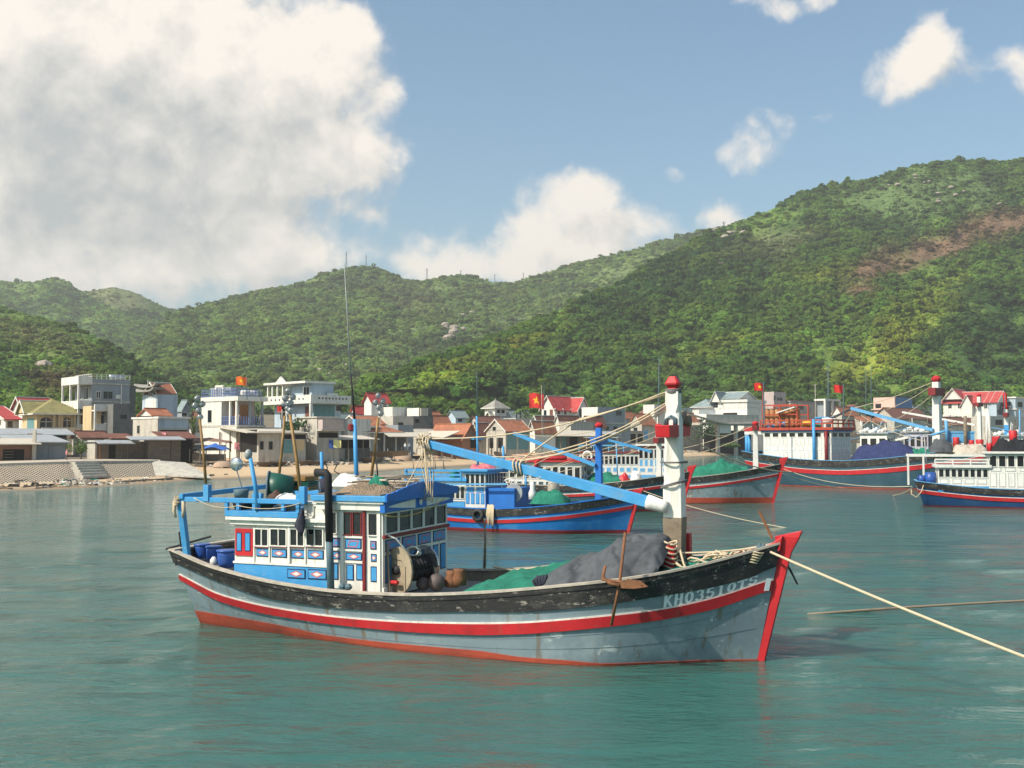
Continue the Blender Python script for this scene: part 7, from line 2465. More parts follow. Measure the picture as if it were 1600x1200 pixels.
def middle_houses():
 h = House('white two-storey house with blue roof rail and orange shutters', 315, 369, 412, 188, 50)
 zf = h.Z(664)
 zt = h.Z(626)
 h.wall(w_white, zf, name='ground_floor')
 yb = h.ul(346)
 MB().bx(0, h.W, yb, h.D, zf + .001, zt).build('wall', w_white, h.R)
 MB().bx(2.2, h.W - .2, 2.2, yb - .001, zf + .001, zt).build('inner_wall', w_pinkb, h.R)
 MB().bx(-.15, h.W + .5, -.5, h.D + .1, zt + .001, zt + .75).build('roof_slab', w_white, h.R, bevel=.02)
 MB().bx(-.05, h.W + .3, -.3, h.D, zf - .35, zf + .0).build('floor_band', w_old, h.R)
 for y in (.15, yb * .45):
  h.col(w_white, .15, y, zf, zt, .17)
 for x in (h.W * .5, h.W - .2):
  h.col(w_grey, x, .15, zf, zt, .15)
 MB().bx(2.14, 2.2, 2.6, yb - .5, zf + .2, zt - .5).build('shutter', w_wood, h.R)
 MB().bx(h.ur(380) + 1, h.ur(402), 2.1, 2.2, zf + .9, zt - .6).build('shutter', w_wood, h.R)
 h.railing(w_rail, [(.05, yb), (.05, .05), (h.W, .05)], zf, 1.4, .5)
 h.railing(w_rail, [(0, h.D), (0, 0), (h.W * .9, 0)], zt + .75, 1.25, .6)
 x0 = h.W * .1
 MB().bx(x0 + .8, h.W * .85, 3.5, h.D * .95, zt + .75, h.Z(603)).build('penthouse', w_grey, h.R)
 m = MB()
 for y in (h.D * .42, h.D * .62):
  m.bar((.3, y, zt + .75), (.3, y, h.Z(602)), .35)
 m.bar((.3, h.D * .40, h.Z(602)), (.3, h.D * .64, h.Z(602)), .35)
 m.build('white_frame', w_white, h.R)
 h.win('L', 325, 331, 641, 660, w_white, 0)
 m = MB(); m.smooth = True
 for k in (0, 1):
  m.lathe([(.02, -.9), (.5, -.85), (.5, .85), (.02, .9)], 10, (h.W * (.5 + .25 * k), 1.2, zt + 1.4), 'x')
 m.build('roof_tank', m_cloth_white, h.R)
 # front shack with awning
 h = House('cream walled shack with a sagging corrugated awning over a dark porch', 362, 404, 478, 180, 32, 'shack', 'shack')
 h.wall(w_old, h.Z(674), y1=h.D); h.hole('L', 366, 402, 672, 706); h.door('R', 441, 458, 687, 708, w_teal); h.door('R', 459, 476, 687, 704, w_cream); h.hole('R', 440, 478, 679, 686)
 for a in (407, 421):
  h.win('R', a, a + 5, 690, 702, m_oldwood, 0)
 h.leanto(w_shade, -2.2, h.W + .6, -.8, h.D + .3, h.Z(677), h.Z(667), name='corrugated_awning')
 for y in (h.D * .25, h.D * .6, h.D):
  h.col(m_oldwood, -2.0, y, -1, h.Z(674), .09)
 # pale blue modern house
 h = House('pale blue modern house with a wide white balcony and columned roof porch', 414, 486, 545, 204, 45)
 zb0, zb1 = h.Z(630), h.Z(617)
 MB().bx(1.5, h.W - 1, 1.2, h.D - 1, -1, zb0).build('wall', w_blue, h.R)
 MB().bx(-.4, h.W + .2, -.4, h.D + .2, zb0 + .001, zb0 + .35).build('balcony_floor', w_white, h.R)
 h.parapet(w_white, zb0 + .352, zb1 - zb0 - .3, -.4, h.W + .2, -.4, h.D + .2, .2, 'balcony_wall')
 m = MB()
 for k in range(9):
  y = h.D * (.12 + .085 * k)
  m.bx(-.44, -.41, y, y + .35, zb0 + .7, zb0 + 1.0)
  m.bx(h.W * (.15 + .09 * k), h.W * (.15 + .09 * k) + .3, -.44, -.41, zb0 + .8, zb0 + 1.1)
 m.build('balcony_vents', m_dark, h.R)['kind'] = 'stuff'
 zt = h.Z(598)
 MB().bx(1.2, h.W * .72, 1.6, h.D * .55, zb0 + .36, zt).build('upper_wall', w_blue, h.R)
 MB().bx(-.6, h.W * .76, 1.2, h.D * .98, zt + .001, zt + .4).build('porch_roof', w_white, h.R, bevel=.02)
 for y in (h.D * .60, h.D * .72, h.D * .83, h.D * .93):
  h.col(w_white, 0, y, zb0, zt, .16)
 k = MB(); y = h.D * .62
 k.prism([(y - 1.5, zt + .4), (y + 1.5, zt + .4), (y, zt + 1.5)], -.5, -.1, 'x'); k.prism([(y - .0, zt + .4), (y + 2.6, zt + .4), (y + 1.3, zt + 1.3)], .6, 1.0, 'x')
 k.build('roof_pediment', w_white, h.R)
 window(h.R, 'y-', 1.6, h.ur(473) + 1.2, h.ur(481) + 1.3, h.zr(478, 616), h.zr(478, 604), w_white, .08, 1, .06, False)
 window(h.R, 'y-', 1.2, h.ur(489) + 1, h.ur(505) + 1, h.zr(500, 652), h.zr(500, 633), w_teal, .08, 1, .06, False, w_teal)
 window(h.R, 'y-', 1.2, h.ur(506) + 1, h.ur(521) + 1, h.zr(510, 652), h.zr(510, 633), w_teal, .08, 1, .06, False, w_teal)
 window(h.R, 'y-', 1.2, h.ur(525) + 1, h.ur(532) + 1, h.zr(530, 641), h.zr(530, 634), w_door, .08, 1, .06, False)
 MB().bx(1.42, 1.5, 2.6, 4.0, h.Z(654), h.Z(634)).build('door', w_door, h.R)
 MB().bx(1.42, 1.5, h.D * .55, h.D * .80, h.Z(654), h.Z(632)).build('painted_dark_bay', m_dark, h.R)
 h.col(w_white, -.1, 0, -1, zb0, .22); h.col(w_white, -.1, h.D * .5, -1, zb0, .2)
 MB().bx(h.ur(516), h.ur(533), 1, 1.3, zb1, zb1 + .5).build('solar_heater', m_chrome, h.R)
 MB().bx(h.W + .5, h.W + 6, 1, 5, -1, h.Z(653)).build('low_wing', w_white, h.R)
 # concrete house
 h = House('weathered concrete house with a pinkish balcony box before the pale blue house', 462, 495, 530, 188, 40)
 h.wall(w_old, h.Z(653), y1=h.D); z0, z1 = h.zr(510, 671), h.zr(510, 656)
 MB().bx(.2, h.W, -1.5, 0, z0, z1).build('balcony_box', w_pinkb, h.R); MB().bx(.0, h.W + .2, -1.6, 0, z0 - .25, z0 - .002).build('balcony_floor', w_old, h.R)
 h.slab(w_old, h.Z(653), .25, .2); h.hole('R', 498, 528, 676, 684)
 # open shop under a white flag
 h = House('open fronted shop with low concrete counter and flat canopy', 506, 516, 582, 193, 34, 'shop', 'shop')
 h.wall(m_dark, h.Z(686), 0, None, 1.2, 5); MB().bx(0, h.ur(538), -.3, 0, -1, h.zr(525, 701)).build('counter', w_old, h.R)
 h.leanto(w_shade, -.8, h.W + .4, -2.2, 5, h.Z(687), h.Z(681), name='canopy')
 for px in (518, 537, 560, 580):
  h.col(m_oldwood, h.ur(px), -1.9, -1, h.Z(686), .08)
 h.wall(w_conc, h.Z(700), 0, None, .9, 1.2, name='low_wall')
 h = House('pale low house with flat roof behind the open shop', 512, 530, 590, 212, 38)
 h.wall(w_white, h.Z(668), y1=6); h.slab(w_white, h.Z(668), .3, .5, y1=6); h.hole('R', 540, 560, 672, 682)
 # red hipped long building
 h = House('long low building with orange hipped roof, white eaves and open dark front', 548, 578, 640, 215, 34)
 h.wall(w_conc, h.Z(676), 0, None, 1.5, 9); h.hip(t_orange, h.Z(675), h.Z(659), 4.5, .6, -2, h.W - 2, 0, 9)
 for px in (584, 600, 618, 636):
  h.col(w_white, h.ur(px), -.2, -1, h.Z(675), .12)
 h.leanto(w_shade, h.ur(598), h.ur(662), -2.8, 0, h.Z(683), h.Z(676), name='white_awning')
 # tower house
 h = House('narrow white tower house with bright red gable roof', 569, 580, 607, 248, 44)
 h.wall(w_white, h.Z(626)); h.gable(t_red, h.Z(626), h.Z(615), 'x', .5, wm=w_white); h.arch(599, 604, 631, 639)
 MB().bx(h.ur(596), h.ur(626), -4, .0, -1, h.Z(636)).build('terrace_block', w_white, h.R)
 MB().bx(h.ur(627), h.ur(640), -3, 2, h.Z(643), h.Z(638)).build('red_canopy', t_red, h.R)
 h = House('low house with bright red roof left of the white tower house', 548, 557, 571, 255, 44)
 h.wall(w_white, h.Z(645)); h.gable(t_red, h.Z(645), h.Z(635), 'x', .4, wm=w_white)
 h = House('low orange tiled house in front of the white tower house', 545, 562, 602, 232, 40)
 h.wall(w_old, h.Z(662), y1=7); h.gable(t_orange, h.Z(663), h.Z(650), 'x', .4, y1=7, wm=w_white, trim=w_white)
 h = House('weathered concrete terrace block right of the white tower house', 600, 614, 646, 240, 40, 'concrete_block', 'building')
 h.wall(w_old, h.Z(653), y1=6); h.parapet(w_old, h.Z(653), .4, y1=6); h.win('R', 622, 630, 660, 666, w_old, 0)
 h = House('dark bare concrete block with a pale cube on its roof', 638, 645, 677, 244, 40, 'concrete_block', 'building')
 h.wall(w_conc, h.Z(650), y1=6); MB().bx(h.ur(657), h.W, .5, 5, h.Z(650) + .001, h.Z(637)).build('upper_block', w_conc, h.R); MB().bx(h.ur(657) - .1, h.ur(657), .4, 5, h.Z(650), h.Z(637)).build('pale_side', w_white, h.R)
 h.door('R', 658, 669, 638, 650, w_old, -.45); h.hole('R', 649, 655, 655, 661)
 h = House('low blue grey wall house below the dark concrete block', 612, 622, 646, 226, 38)
 h.wall(w_grey, h.Z(664), y1=5)
 h = House('orange tiled house right of the dark concrete block', 668, 680, 704, 262, 42)
 h.wall(w_old, h.Z(662)); h.gable(t_orange, h.Z(663), h.Z(650), 'x', .4, wm=w_old)
 h = House('small grey gabled house above the tiled roofs, under the hill trees', 698, 712, 731, 285, 40)
 h.wall(w_blue, h.Z(652)); h.gable(t_grey, h.Z(652), h.Z(642), 'x', .4, wm=w_blue); h.hole('R', 716, 722, 652, 659)
 h = House('raw brick house with orange roof and white awnings behind the blue boom', 672, 722, 746, 235, 44)
 h.wall(w_brick, h.Z(684)); h.gable(t_orange, h.Z(684), h.Z(663), 'y', .6, wm=w_brick); h.hole('R', 735, 746, 686, 700)
 h.leanto(w_shade, -5, -.2, 0, h.D, h.Z(684), h.Z(681), name='white_awning')
 MB().hexa([(-5, 0, h.Z(685)), (-.4, 0, h.Z(674)), (-.4, h.D, h.Z(674)), (-5, h.D, h.Z(685))], [(-5, 0, h.Z(684)), (-.4, 0, h.Z(673)), (-.4, h.D, h.Z(673)), (-5, h.D, h.Z(684))]).build('white_awning', w_shade, h.R)
 MB().bx(h.ur(733), h.ur(748), -1.5, -.2, h.Z(687), h.Z(684)).build('blue_canopy', m_blue, h.R)
 h = House('pale gabled house with flat awning left of the brick house', 636, 660, 690, 238, 40)
 h.wall(w_old, h.Z(680), y1=7); h.gable(w_old, h.Z(681), h.Z(671), 'x', .5, y1=7, wm=w_old); h.hole('R', 664, 688, 684, 700)
 h.leanto(w_shade, 0, h.W, -3, 0, h.Z(685), h.Z(679), name='white_awning')
 h = House('long dark tiled roof behind the brick house', 644, 656, 700, 256, 40)
 h.wall(w_old, h.Z(672), y1=6); h.gable(t_brown, h.Z(673), h.Z(663), 'x', .4, y1=6, wm=w_old)

def right_houses():
 h = House('small temple with pyramid topped turret below the hill', 756, 772, 800, 305, 42, 'temple', 'temple')
 h.wall(w_old, h.Z(656)); h.gable(t_pale, h.Z(656), h.Z(644), 'x', .5, wm=w_old, trim=w_white)
 xa, xb = h.ur(777), h.ur(795)
 MB().bx(xa, xb, 1, 1 + (xb - xa), h.Z(656), h.Z(637)).build('turret', w_white, h.R)
 for f_ in (.3, .7):
  MB().bx(xa + (xb - xa) * f_ - .5, xa + (xb - xa) * f_ + .5, .9, 1, h.Z(645), h.Z(640)).build('painted_turret_opening', m_dark, h.R)
 h.hip(t_pale, h.Z(637), h.Z(624), (xb - xa) / 2 + .6, .8, xa, xb, 1, 1 + (xb - xa), 'turret_roof')
 MB().bar((xa + (xb - xa) / 2, 1 + (xb - xa) / 2, h.Z(625)), (xa + (xb - xa) / 2, 1 + (xb - xa) / 2, h.Z(620)), .3, w2=.05).build('finial', t_pale, h.R)
 h = House('cream gabled house with orange roof and two teal shutters', 760, 790, 828, 258, 42)
 h.wall(w_old, h.Z(672)); h.gable(t_orange, h.Z(673), h.Z(656), 'x', .4, wm=w_old, trim=w_white)
 h.door('R', 792, 807, 676, 702, w_teal); h.door('R', 810, 826, 676, 702, w_teal); h.win('L', 770, 775, 667, 673, w_old, 0)
 for a, b in ((765, 771), (776, 786)):
  h.hole('L', a, b, 684, 700)
 h.col(w_old, -1.0, h.D * .3, -1, h.Z(685), .25); h.col(w_old, -1.0, h.D * .75, -1, h.Z(685), .25)
 h = House('narrow gabled house with brown roof left of the cream gabled house', 735, 748, 768, 268, 42)
 h.wall(w_old, h.Z(676)); h.gable(t_brown, h.Z(677), h.Z(661), 'x', .4, wm=w_old, trim=w_white); h.hole('L', 739, 744, 682, 694)
 h = House('long dark red roof behind the cream gabled house', 745, 752, 790, 285, 40)
 h.wall(w_old, h.Z(664), y1=6); h.gable(t_brown, h.Z(665), h.Z(651), 'x', .4, y1=6, wm=w_old)
 h = House('white walled house with red brown roofs behind the flag pole', 826, 836, 868, 272, 42)
 h.wall(w_white, h.Z(672)); h.gable(t_orange, h.Z(673), h.Z(658), 'x', .4, wm=w_old, trim=w_white)
 h = House('dark brown tiled roof just left of the white villa', 830, 842, 870, 300, 42)
 h.wall(w_old, h.Z(662)); h.gable(t_brown, h.Z(663), h.Z(650), 'x', .4, wm=w_white, trim=w_white)
 h = House('low concrete terrace between two tiled roofs below the temple', 800, 806, 834, 290, 40, 'concrete_block', 'building')
 h.wall(w_old, h.Z(656), y1=5); h.parapet(w_old, h.Z(656), .5, y1=5)
 # white villa with the red roof
 h = House('white villa with bright red gabled roofs beside the big flag', 846, 866, 908, 335, 44, 'villa', 'villa')
 h.wall(w_white, h.Z(638)); h.gable(t_red, h.Z(638), h.Z(619), 'x', .6, wm=w_white, trim=w_white)
 h.gable(t_red, h.Z(640), h.Z(621), 'y', .5, h.W * .62, h.W * 1.05, -2.5, h.D * .5, w_white, 'porch_roof', trim=w_white)
 MB().bx(h.W * .64, h.W * 1.03, -2.4, 0, -1, h.Z(640)).build('porch_wall', w_white, h.R)
 MB().bx(h.W * .70, h.W * .98, -2.5, -2.4, h.Z(652), h.Z(638)).build('arched_bay', m_glass, h.R)
 for a in (871, 881):
  h.door('R', a, a + 4, 640, 655, w_door)
 h.door('L', 859, 864, 640, 658, w_door); h.win('L', 850, 854, 641, 650, w_white, 0)
 for x in (.1, h.W * .3, h.W * .6):
  h.col(w_white, x, -.25, -1, h.Z(638), .22)
 h = House('blank white wall block with a long grey side right of the villa', 909, 934, 977, 322, 44, 'block_house', 'house')
 h.wall(w_white, h.Z(636)); h.door('R', 935, 976, 637, 668, w_grey, .06); h.win('R', 962, 971, 642, 649, w_grey, 0, base=-.06)
 h = House('white gabled cottage with brown roof below the white villa', 866, 876, 908, 302, 42)
 h.wall(w_white, h.Z(662)); h.gable(t_brown, h.Z(663), h.Z(649), 'x', .4, wm=w_white, trim=w_white)
 h = House('small brown gabled roof below the blank white block', 908, 920, 946, 305, 42)
 h.wall(w_old, h.Z(664)); h.gable(t_brown, h.Z(665), h.Z(651), 'x', .4, wm=w_grey)
 h = House('long cream wall house in the second row behind the blue mast', 888, 892, 928, 295, 36)
 h.wall(w_old, h.Z(660), y1=5); h.slab(w_old, h.Z(660), .2, .2, y1=5)
 h = House('grey flat roofed house with dark windows right of the blue mast', 925, 940, 985, 310, 36)
 h.wall(w_grey, h.Z(662), y1=6); h.slab(w_old, h.Z(662), .3, .2, y1=6)
 for a in (945, 958, 970):
  h.win('R', a, a + 6, 666, 672, w_old, 0)
 h = House('row of dark shopfronts under a sagging pale canopy', 846, 852, 962, 282, 33, 'shopfront_row', 'shop')
 h.wall(w_conc, h.Z(676), y1=5)
 for k, a in enumerate((856, 872, 890, 908, 926, 944)):
  h.door('R', a, a + 12, 680, 702, (m_dark, w_teal, m_dark, w_wood, m_dark, w_teal)[k])
 h.leanto(w_shade, .5, h.ur(930), -3.2, .5, h.Z(682), h.Z(673), name='canopy')
 h.leanto(w_tin, h.ur(931), h.W, -2.4, .5, h.Z(679), h.Z(674), name='tin_canopy')
 for px in (866, 896, 926, 955):
  h.col(m_oldwood, h.ur(px), -2.9, -1, h.Z(681), .1)
 h = House('low row with dark doorways and thin white posts left of the white mast', 955, 960, 1006, 326, 34, 'low_row', 'house')
 h.wall(w_old, h.Z(674), y1=5); h.slab(w_tin, h.Z(674), .2, .6, y1=5)
 for a in (963, 974, 985, 996):
  h.hole('R', a, a + 8, 678, 692)
 h = House('orange gabled house with pale walls left of the white mast', 984, 1003, 1024, 345, 42)
 h.wall(w_old, h.Z(662)); h.gable(t_orange, h.Z(662), h.Z(647), 'x', .5, wm=w_old); h.door('R', 1006, 1012, 672, 686, m_skyblue); h.win('L', 990, 996, 668, 676, w_old, 0)
 h = House('white house with brown roof half hidden behind the white mast', 1008, 1030, 1062, 372, 44)
 h.wall(w_white, h.Z(648)); h.gable(t_brown, h.Z(648), h.Z(633), 'y', .5, wm=w_white); MB().bx(-1, 3, h.D * .2, h.D, h.Z(660), h.Z(632)).build('white_tower', w_white, h.R)
 h = House('brown roofed house right of the white mast', 1040, 1060, 1092, 380, 44)
 h.wall(w_old, h.Z(660)); h.gable(t_orange, h.Z(660), h.Z(645), 'x', .5, wm=w_white)
 # white complex
 h = House('long white building with grey green roofs and a pedimented centre', 1082, 1168, 1196, 405, 52, 'long_building', 'building')
 h.wall(w_white, h.Z(636)); y0, y1 = h.ul(1168), h.ul(1122)
 MB().bx(-.1, h.W, 0, y1, h.Z(637), h.Z(625)).build('upper_wall', w_white, h.R)
 MB().bx(-.6, h.W + .3, -.4, y1, h.Z(628), h.Z(624)).build('cornice', w_white, h.R, bevel=.03)
 h.gable(t_grey, h.zl(1135, 623), h.zl(1135, 612), 'y', .6, 1, h.W, h.ul(1152), h.ul(1115), w_white, trim=w_white)
 h.gable(t_grey, h.zl(1130, 628), h.zl(1130, 612), 'x', .5, -1.2, 6, h.ul(1128), h.ul(1113), w_white, 'front_gable', trim=w_white)
 h.hip(t_grey, h.zl(1100, 636), h.zl(1100, 623), 4, .8, 0, h.W, h.ul(1112), h.D, 'wing_roof')
 h.door('L', 1092, 1118, 640, 647, w_grey); h.hole('L', 1130, 1152, 645, 652)
 MB().bx(-3, -.1, h.ul(1168), h.ul(1086), -1, h.Z(650)).build('terrace', w_white, h.R)
 h = House('pale ruined terrace on columns with a drooping roof edge, dark beneath', 1066, 1100, 1185, 372, 34, 'ruined_terrace', 'building')
 z1, z0 = h.Z(660), h.Z(664)
 MB().bx(0, h.W, 0, 7, z0, z1).build('terrace_floor', w_old, h.R)
 MB().bx(h.ur(1104), h.W, 0, .4, z1 + .001, h.Z(647)).build('terrace_wall', w_old, h.R)
 h.wall(m_dark, h.Z(672), h.ur(1122), None, 4, 7, name='back_wall')
 m = MB()
 e = [h.ur(1064 + 120 * t) for t in np.linspace(0, 1, 13)]
 zz = [h.Z(649 + 14 * (0.5 - .5 * math.cos(min(1, t * 1.6) * math.pi)) - 3 * max(0, t - .6)) for t in np.linspace(0, 1, 13)]
 m.loft([[(x, -1.6, z), (x, 1, z + .25), (x, 1, z + .65), (x, -1.6, z + .4)] for x, z in zip(e, zz)], True, True)
 m.build('drooping_roof', w_old, h.R)
 for px in (1122, 1150, 1180):
  h.col(w_old, h.ur(px), .2, -1, z0, .5)
 h.door('R', 1124, 1142, 664, 677, w_white, -3.9)
 # beyond the big boat
 h = House('cream block house with dark windows above the red roof frame', 1192, 1210, 1228, 425, 44, 'block_house', 'house')
 h.wall(w_pinkb, h.Z(614)); h.parapet(w_pinkb, h.Z(614), .5); h.win('R', 1209, 1212, 618, 625, w_old, 0); h.win('R', 1214, 1223, 621, 626, w_old, 1)
 h = House('low grey concrete house right of the cream block house', 1222, 1236, 1290, 430, 40)
 h.wall(w_old, h.Z(628)); h.slab(w_grey, h.Z(628), .4, .4); h.win('R', 1245, 1256, 634, 640, w_old, 0)
 h = House('white columned pavilion right of the trap stacks', 1274, 1290, 1312, 420, 42, 'pavilion', 'pavilion')
 h.wall(w_grey, h.Z(626), 1.5, None, 1.5); h.slab(w_white, h.Z(626), .7, .3)
 for x in (0, h.W * .5, h.W):
  h.col(w_white, x, 0, -1, h.Z(626), .35)
 h = House('small orange roofed house under the bushy tree behind the big boat', 1300, 1316, 1340, 410, 42)
 h.wall(w_old, h.Z(648)); h.gable(t_orange, h.Z(648), h.Z(636), 'x', .4, wm=w_white)
 h = House('peach walled house with a bright blue side wall', 1365, 1399, 1425, 440, 44)
 h.wall(w_pinkw, h.Z(622)); h.door('R', 1400, 1425, 622, 640, w_blue2, .1); h.parapet(w_pinkw, h.Z(622), .4); h.hole('L', 1368, 1377, 631, 638); h.slab(w_pinkw, h.Z(640), .4, .8, name='terrace')
 h = House('brown roofed low house in front of the peach and blue house', 1384, 1398, 1450, 418, 38)
 h.wall(w_old, h.Z(652), y1=9); h.gable(t_brown, h.Z(653), h.Z(637), 'x', .6, y1=9, wm=w_old)
 h = House('pale low house with rusty roof left of the tall white mast', 1336, 1348, 1382, 412, 38)
 h.wall(w_old, h.Z(658), y1=8); h.gable(t_orange, h.Z(659), h.Z(650), 'x', .5, y1=8, wm=w_old)
 # large house at the right
 h = House('large white house with three red gables at the right', 1474, 1545, 1562, 465, 50, 'villa', 'villa')
 h.wall(w_white, h.Z(628)); a, b = h.ul(1545), h.ul(1474)
 h.gable(t_red, h.Z(628), h.zl(1510, 612), 'y', .8, wm=w_white, trim=w_white)
 h.gable(t_red, h.zl(1490, 624), h.zl(1490, 608), 'x', .8, -1, h.W * .8, h.ul(1505), h.ul(1476), w_white, 'left_gable_roof', trim=w_white)
 h.gable(t_red, h.zl(1515, 632), h.zl(1515, 618), 'x', .6, -2.5, 4, h.ul(1522), h.ul(1506), w_white, 'porch_roof', trim=w_white)
 MB().bx(-2.5, 0, h.ul(1522), h.ul(1506), -1, h.zl(1515, 632)).build('porch_wall', w_white, h.R)
 h.gable(t_red, h.zl(1550, 628), h.zl(1550, 611), 'y', .6, 0, h.W, -3.5, 1, w_white, 'right_gable_roof', trim=w_white)
 MB().bx(.2, h.W - .2, -3.3, 0, -1, h.Z(628)).build('right_wing', w_blue, h.R)
 for px in (1482, 1497, 1528, 1538):
  h.win('L', px, px + 5, 630, 638, w_white, 1)
 MB().bx(.8, h.W - .8, -3.4, -3.3, h.Z(648), h.Z(626)).build('glazed_bay', m_glass, h.R)
 MB().bx(-.9, 0, 0, b, h.Z(650), h.Z(647)).build('balcony_band', w_white, h.R)
 h = House('pale blue flat roofed house at the right edge', 1560, 1588, 1606, 470, 46, 'block_house', 'house')
 h.wall(w_blue, h.Z(622)); h.slab(w_white, h.Z(622), .6, .5); h.win('L', 1572, 1580, 628, 634, w_white, 0); h.win('R', 1590, 1598, 628, 636, w_white, 0); h.slab(w_white, h.Z(640), .4, .8, name='balcony_floor')
 h = House('stained concrete boundary building below the three red gables', 1535, 1548, 1602, 438, 38, 'concrete_block', 'building')
 h.wall(w_old, h.Z(650), y1=8); h.hole('R', 1555, 1566, 656, 664)
 h = House('low dark roofed house below the large white house', 1440, 1462, 1540, 432, 36)
 h.wall(w_old, h.Z(662), y1=8); h.gable(t_brown, h.Z(663), h.Z(652), 'x', .6, y1=8, wm=w_old)

left_houses()
middle_houses()
right_houses()

def filler_houses():
 walls = (w_old, w_white, w_grey, w_cream, w_blue, w_pinkb)
 roofs = (t_orange, t_brown, t_grey, None)
 for k, (pl, pc, pr, d, te, tr, lb) in enumerate((
   (98, 106, 122, 222, 648, 638, 'small house squeezed between the cream house and the tall grey house'), (296, 303, 318, 218, 655, 644, 'small house just left of the white two-storey house'), (520, 532, 560, 246, 657, 646, 'small house behind the open shop and the aerial post'),
   (604, 612, 640, 282, 648, 640, 'small house behind the terrace block by the white tower'), (650, 660, 690, 305, 652, 643, 'small house seen over the dark concrete block'), (704, 714, 738, 306, 656, 646, 'small house beside the yellow green tree'),
   (788, 800, 830, 345, 652, 642, 'small house between the temple and the villa'), (904, 916, 942, 362, 648, 639, 'small house behind the blank white block'), (950, 962, 992, 368, 652, 643, 'small house above the low row with dark doorways'),
   (996, 1006, 1030, 398, 648, 638, 'small house left of the house behind the white mast'), (1040, 1052, 1084, 412, 646, 636, 'small house between the white mast and the long white building'), (1066, 1078, 1098, 392, 656, 647, 'low house in front of the long white building'),
   (1226, 1238, 1270, 448, 634, 626, 'small house behind the red roof frame'), (1312, 1324, 1352, 452, 640, 632, 'small house right of the columned pavilion'), (1420, 1432, 1466, 462, 644, 634, 'small house just left of the tall white mast on the big boat'), (1484, 1496, 1530, 448, 664, 656, 'low house below the middle red gable'))):
  h = House(lb, pl, pc, pr, d, 42 + 3 * (k % 3))
  r = roofs[k % 4]
  h.wall(walls[k % 6], h.Z(te), y1=min(h.D, 9))
  y1 = min(h.D, 9)
  if r is None:
   h.slab(w_old, h.Z(te), .3, .3, y1=y1)
   m = MB(); m.smooth = True; m.lathe([(.02, 0), (.55, 0), (.6, 1.3), (.3, 1.6), (.02, 1.6)], 12, (h.W * .5, y1 * .4, h.Z(te) + .3)); m.build('water_tank', m_corr, h.R)
  else:
   h.gable(r, h.Z(te), h.Z(tr), 'xy'[k % 2], .4, y1=y1, wm=walls[k % 6])
  x = h.W * .3
  window(h.R, 'y-', 0, x, x + min(1.2, h.W * .2), h.Z(te) - 2.4, h.Z(te) - 1.2, w_white, .08, 1, .06, False)
  window(h.R, 'y-', 0, h.W * .65, h.W * .65 + min(1.2, h.W * .2), h.Z(te) - 2.4, h.Z(te) - 1.2, w_old, .08, 0, .06, False)

filler_houses()
# ================================================================== trees, flags, things on the beach
def leaf_mat(name, col):
 m = mat(name, col, .8, .30, 1.5, 0)
 return m

L_TREE = leaf_mat('tree_leaves', (.075, .135, .03))
L_DARK = leaf_mat('dark_tree_leaves', (.038, .085, .028))
L_LIGHT = leaf_mat('light_tree_leaves', (.11, .18, .035))
M_BARK = mat('bark', (.12, .09, .065), .95, .3, 4, .5, 12)

def tree(px, pyt, pyb, w, d, label, lm, seed, name='tree', n=420, trunk=True, cat='tree', squat=.5):
 rg = np.random.default_rng(seed)
 k = d / F
 base = at(px, pyb, d)
 zt = at(px, pyt, d)[2]
 g = float(gz(base[0], d))
 z0 = min(base[2], g + .1) if trunk else base[2]
 hgt = zt - z0
 rw = w * k / 2
 R = empty(name, label, cat, None, loc=(base[0], d, z0))
 cz = hgt * (.62 if trunk else .48)
 rz = hgt - cz
 if trunk:
  m = MB(); m.smooth = True
  m.tube([(0, 0, -.4), (rw * .05, 0, cz * .5), (-rw * .04, .05, cz)], max(.1, hgt * .035), 7, max(.05, hgt * .02))
  for a in range(4):
   an = a * 1.7 + seed
   m.tube([(0, 0, cz * .55), (rw * .35 * math.cos(an), rw * .35 * math.sin(an), cz * .95), (rw * .6 * math.cos(an), rw * .6 * math.sin(an), cz + rz * .3)], max(.05, hgt * .016), 5, .03)
  m.build('trunk', M_BARK, R)
 lobes = [(rg.normal(0, .42, 3) * np.array([rw, rw, rz * .7]) + np.array([0, 0, cz]), rg.uniform(.38, .62)) for _ in range(7)]
 m = MB()
 for i in range(n):
  lc, lr = lobes[i % 7]
  dv = rg.normal(0, 1, 3); dv /= np.linalg.norm(dv)
  p = lc + dv * lr * np.array([rw, rw, rz]) * rg.uniform(.55, 1.05)
  p[2] = max(p[2], hgt * .08)
  nn = dv + rg.normal(0, .6, 3); nn /= np.linalg.norm(nn)
  a = np.cross(nn, rg.normal(0, 1, 3)); a /= np.linalg.norm(a)
  b = np.cross(nn, a)
  s = rw * rg.uniform(.07, .15)
  m.poly(p - a * s, p - b * s * .7, p + a * s, p + b * s * .7)
 m.build('crown', lm, R)
 return R

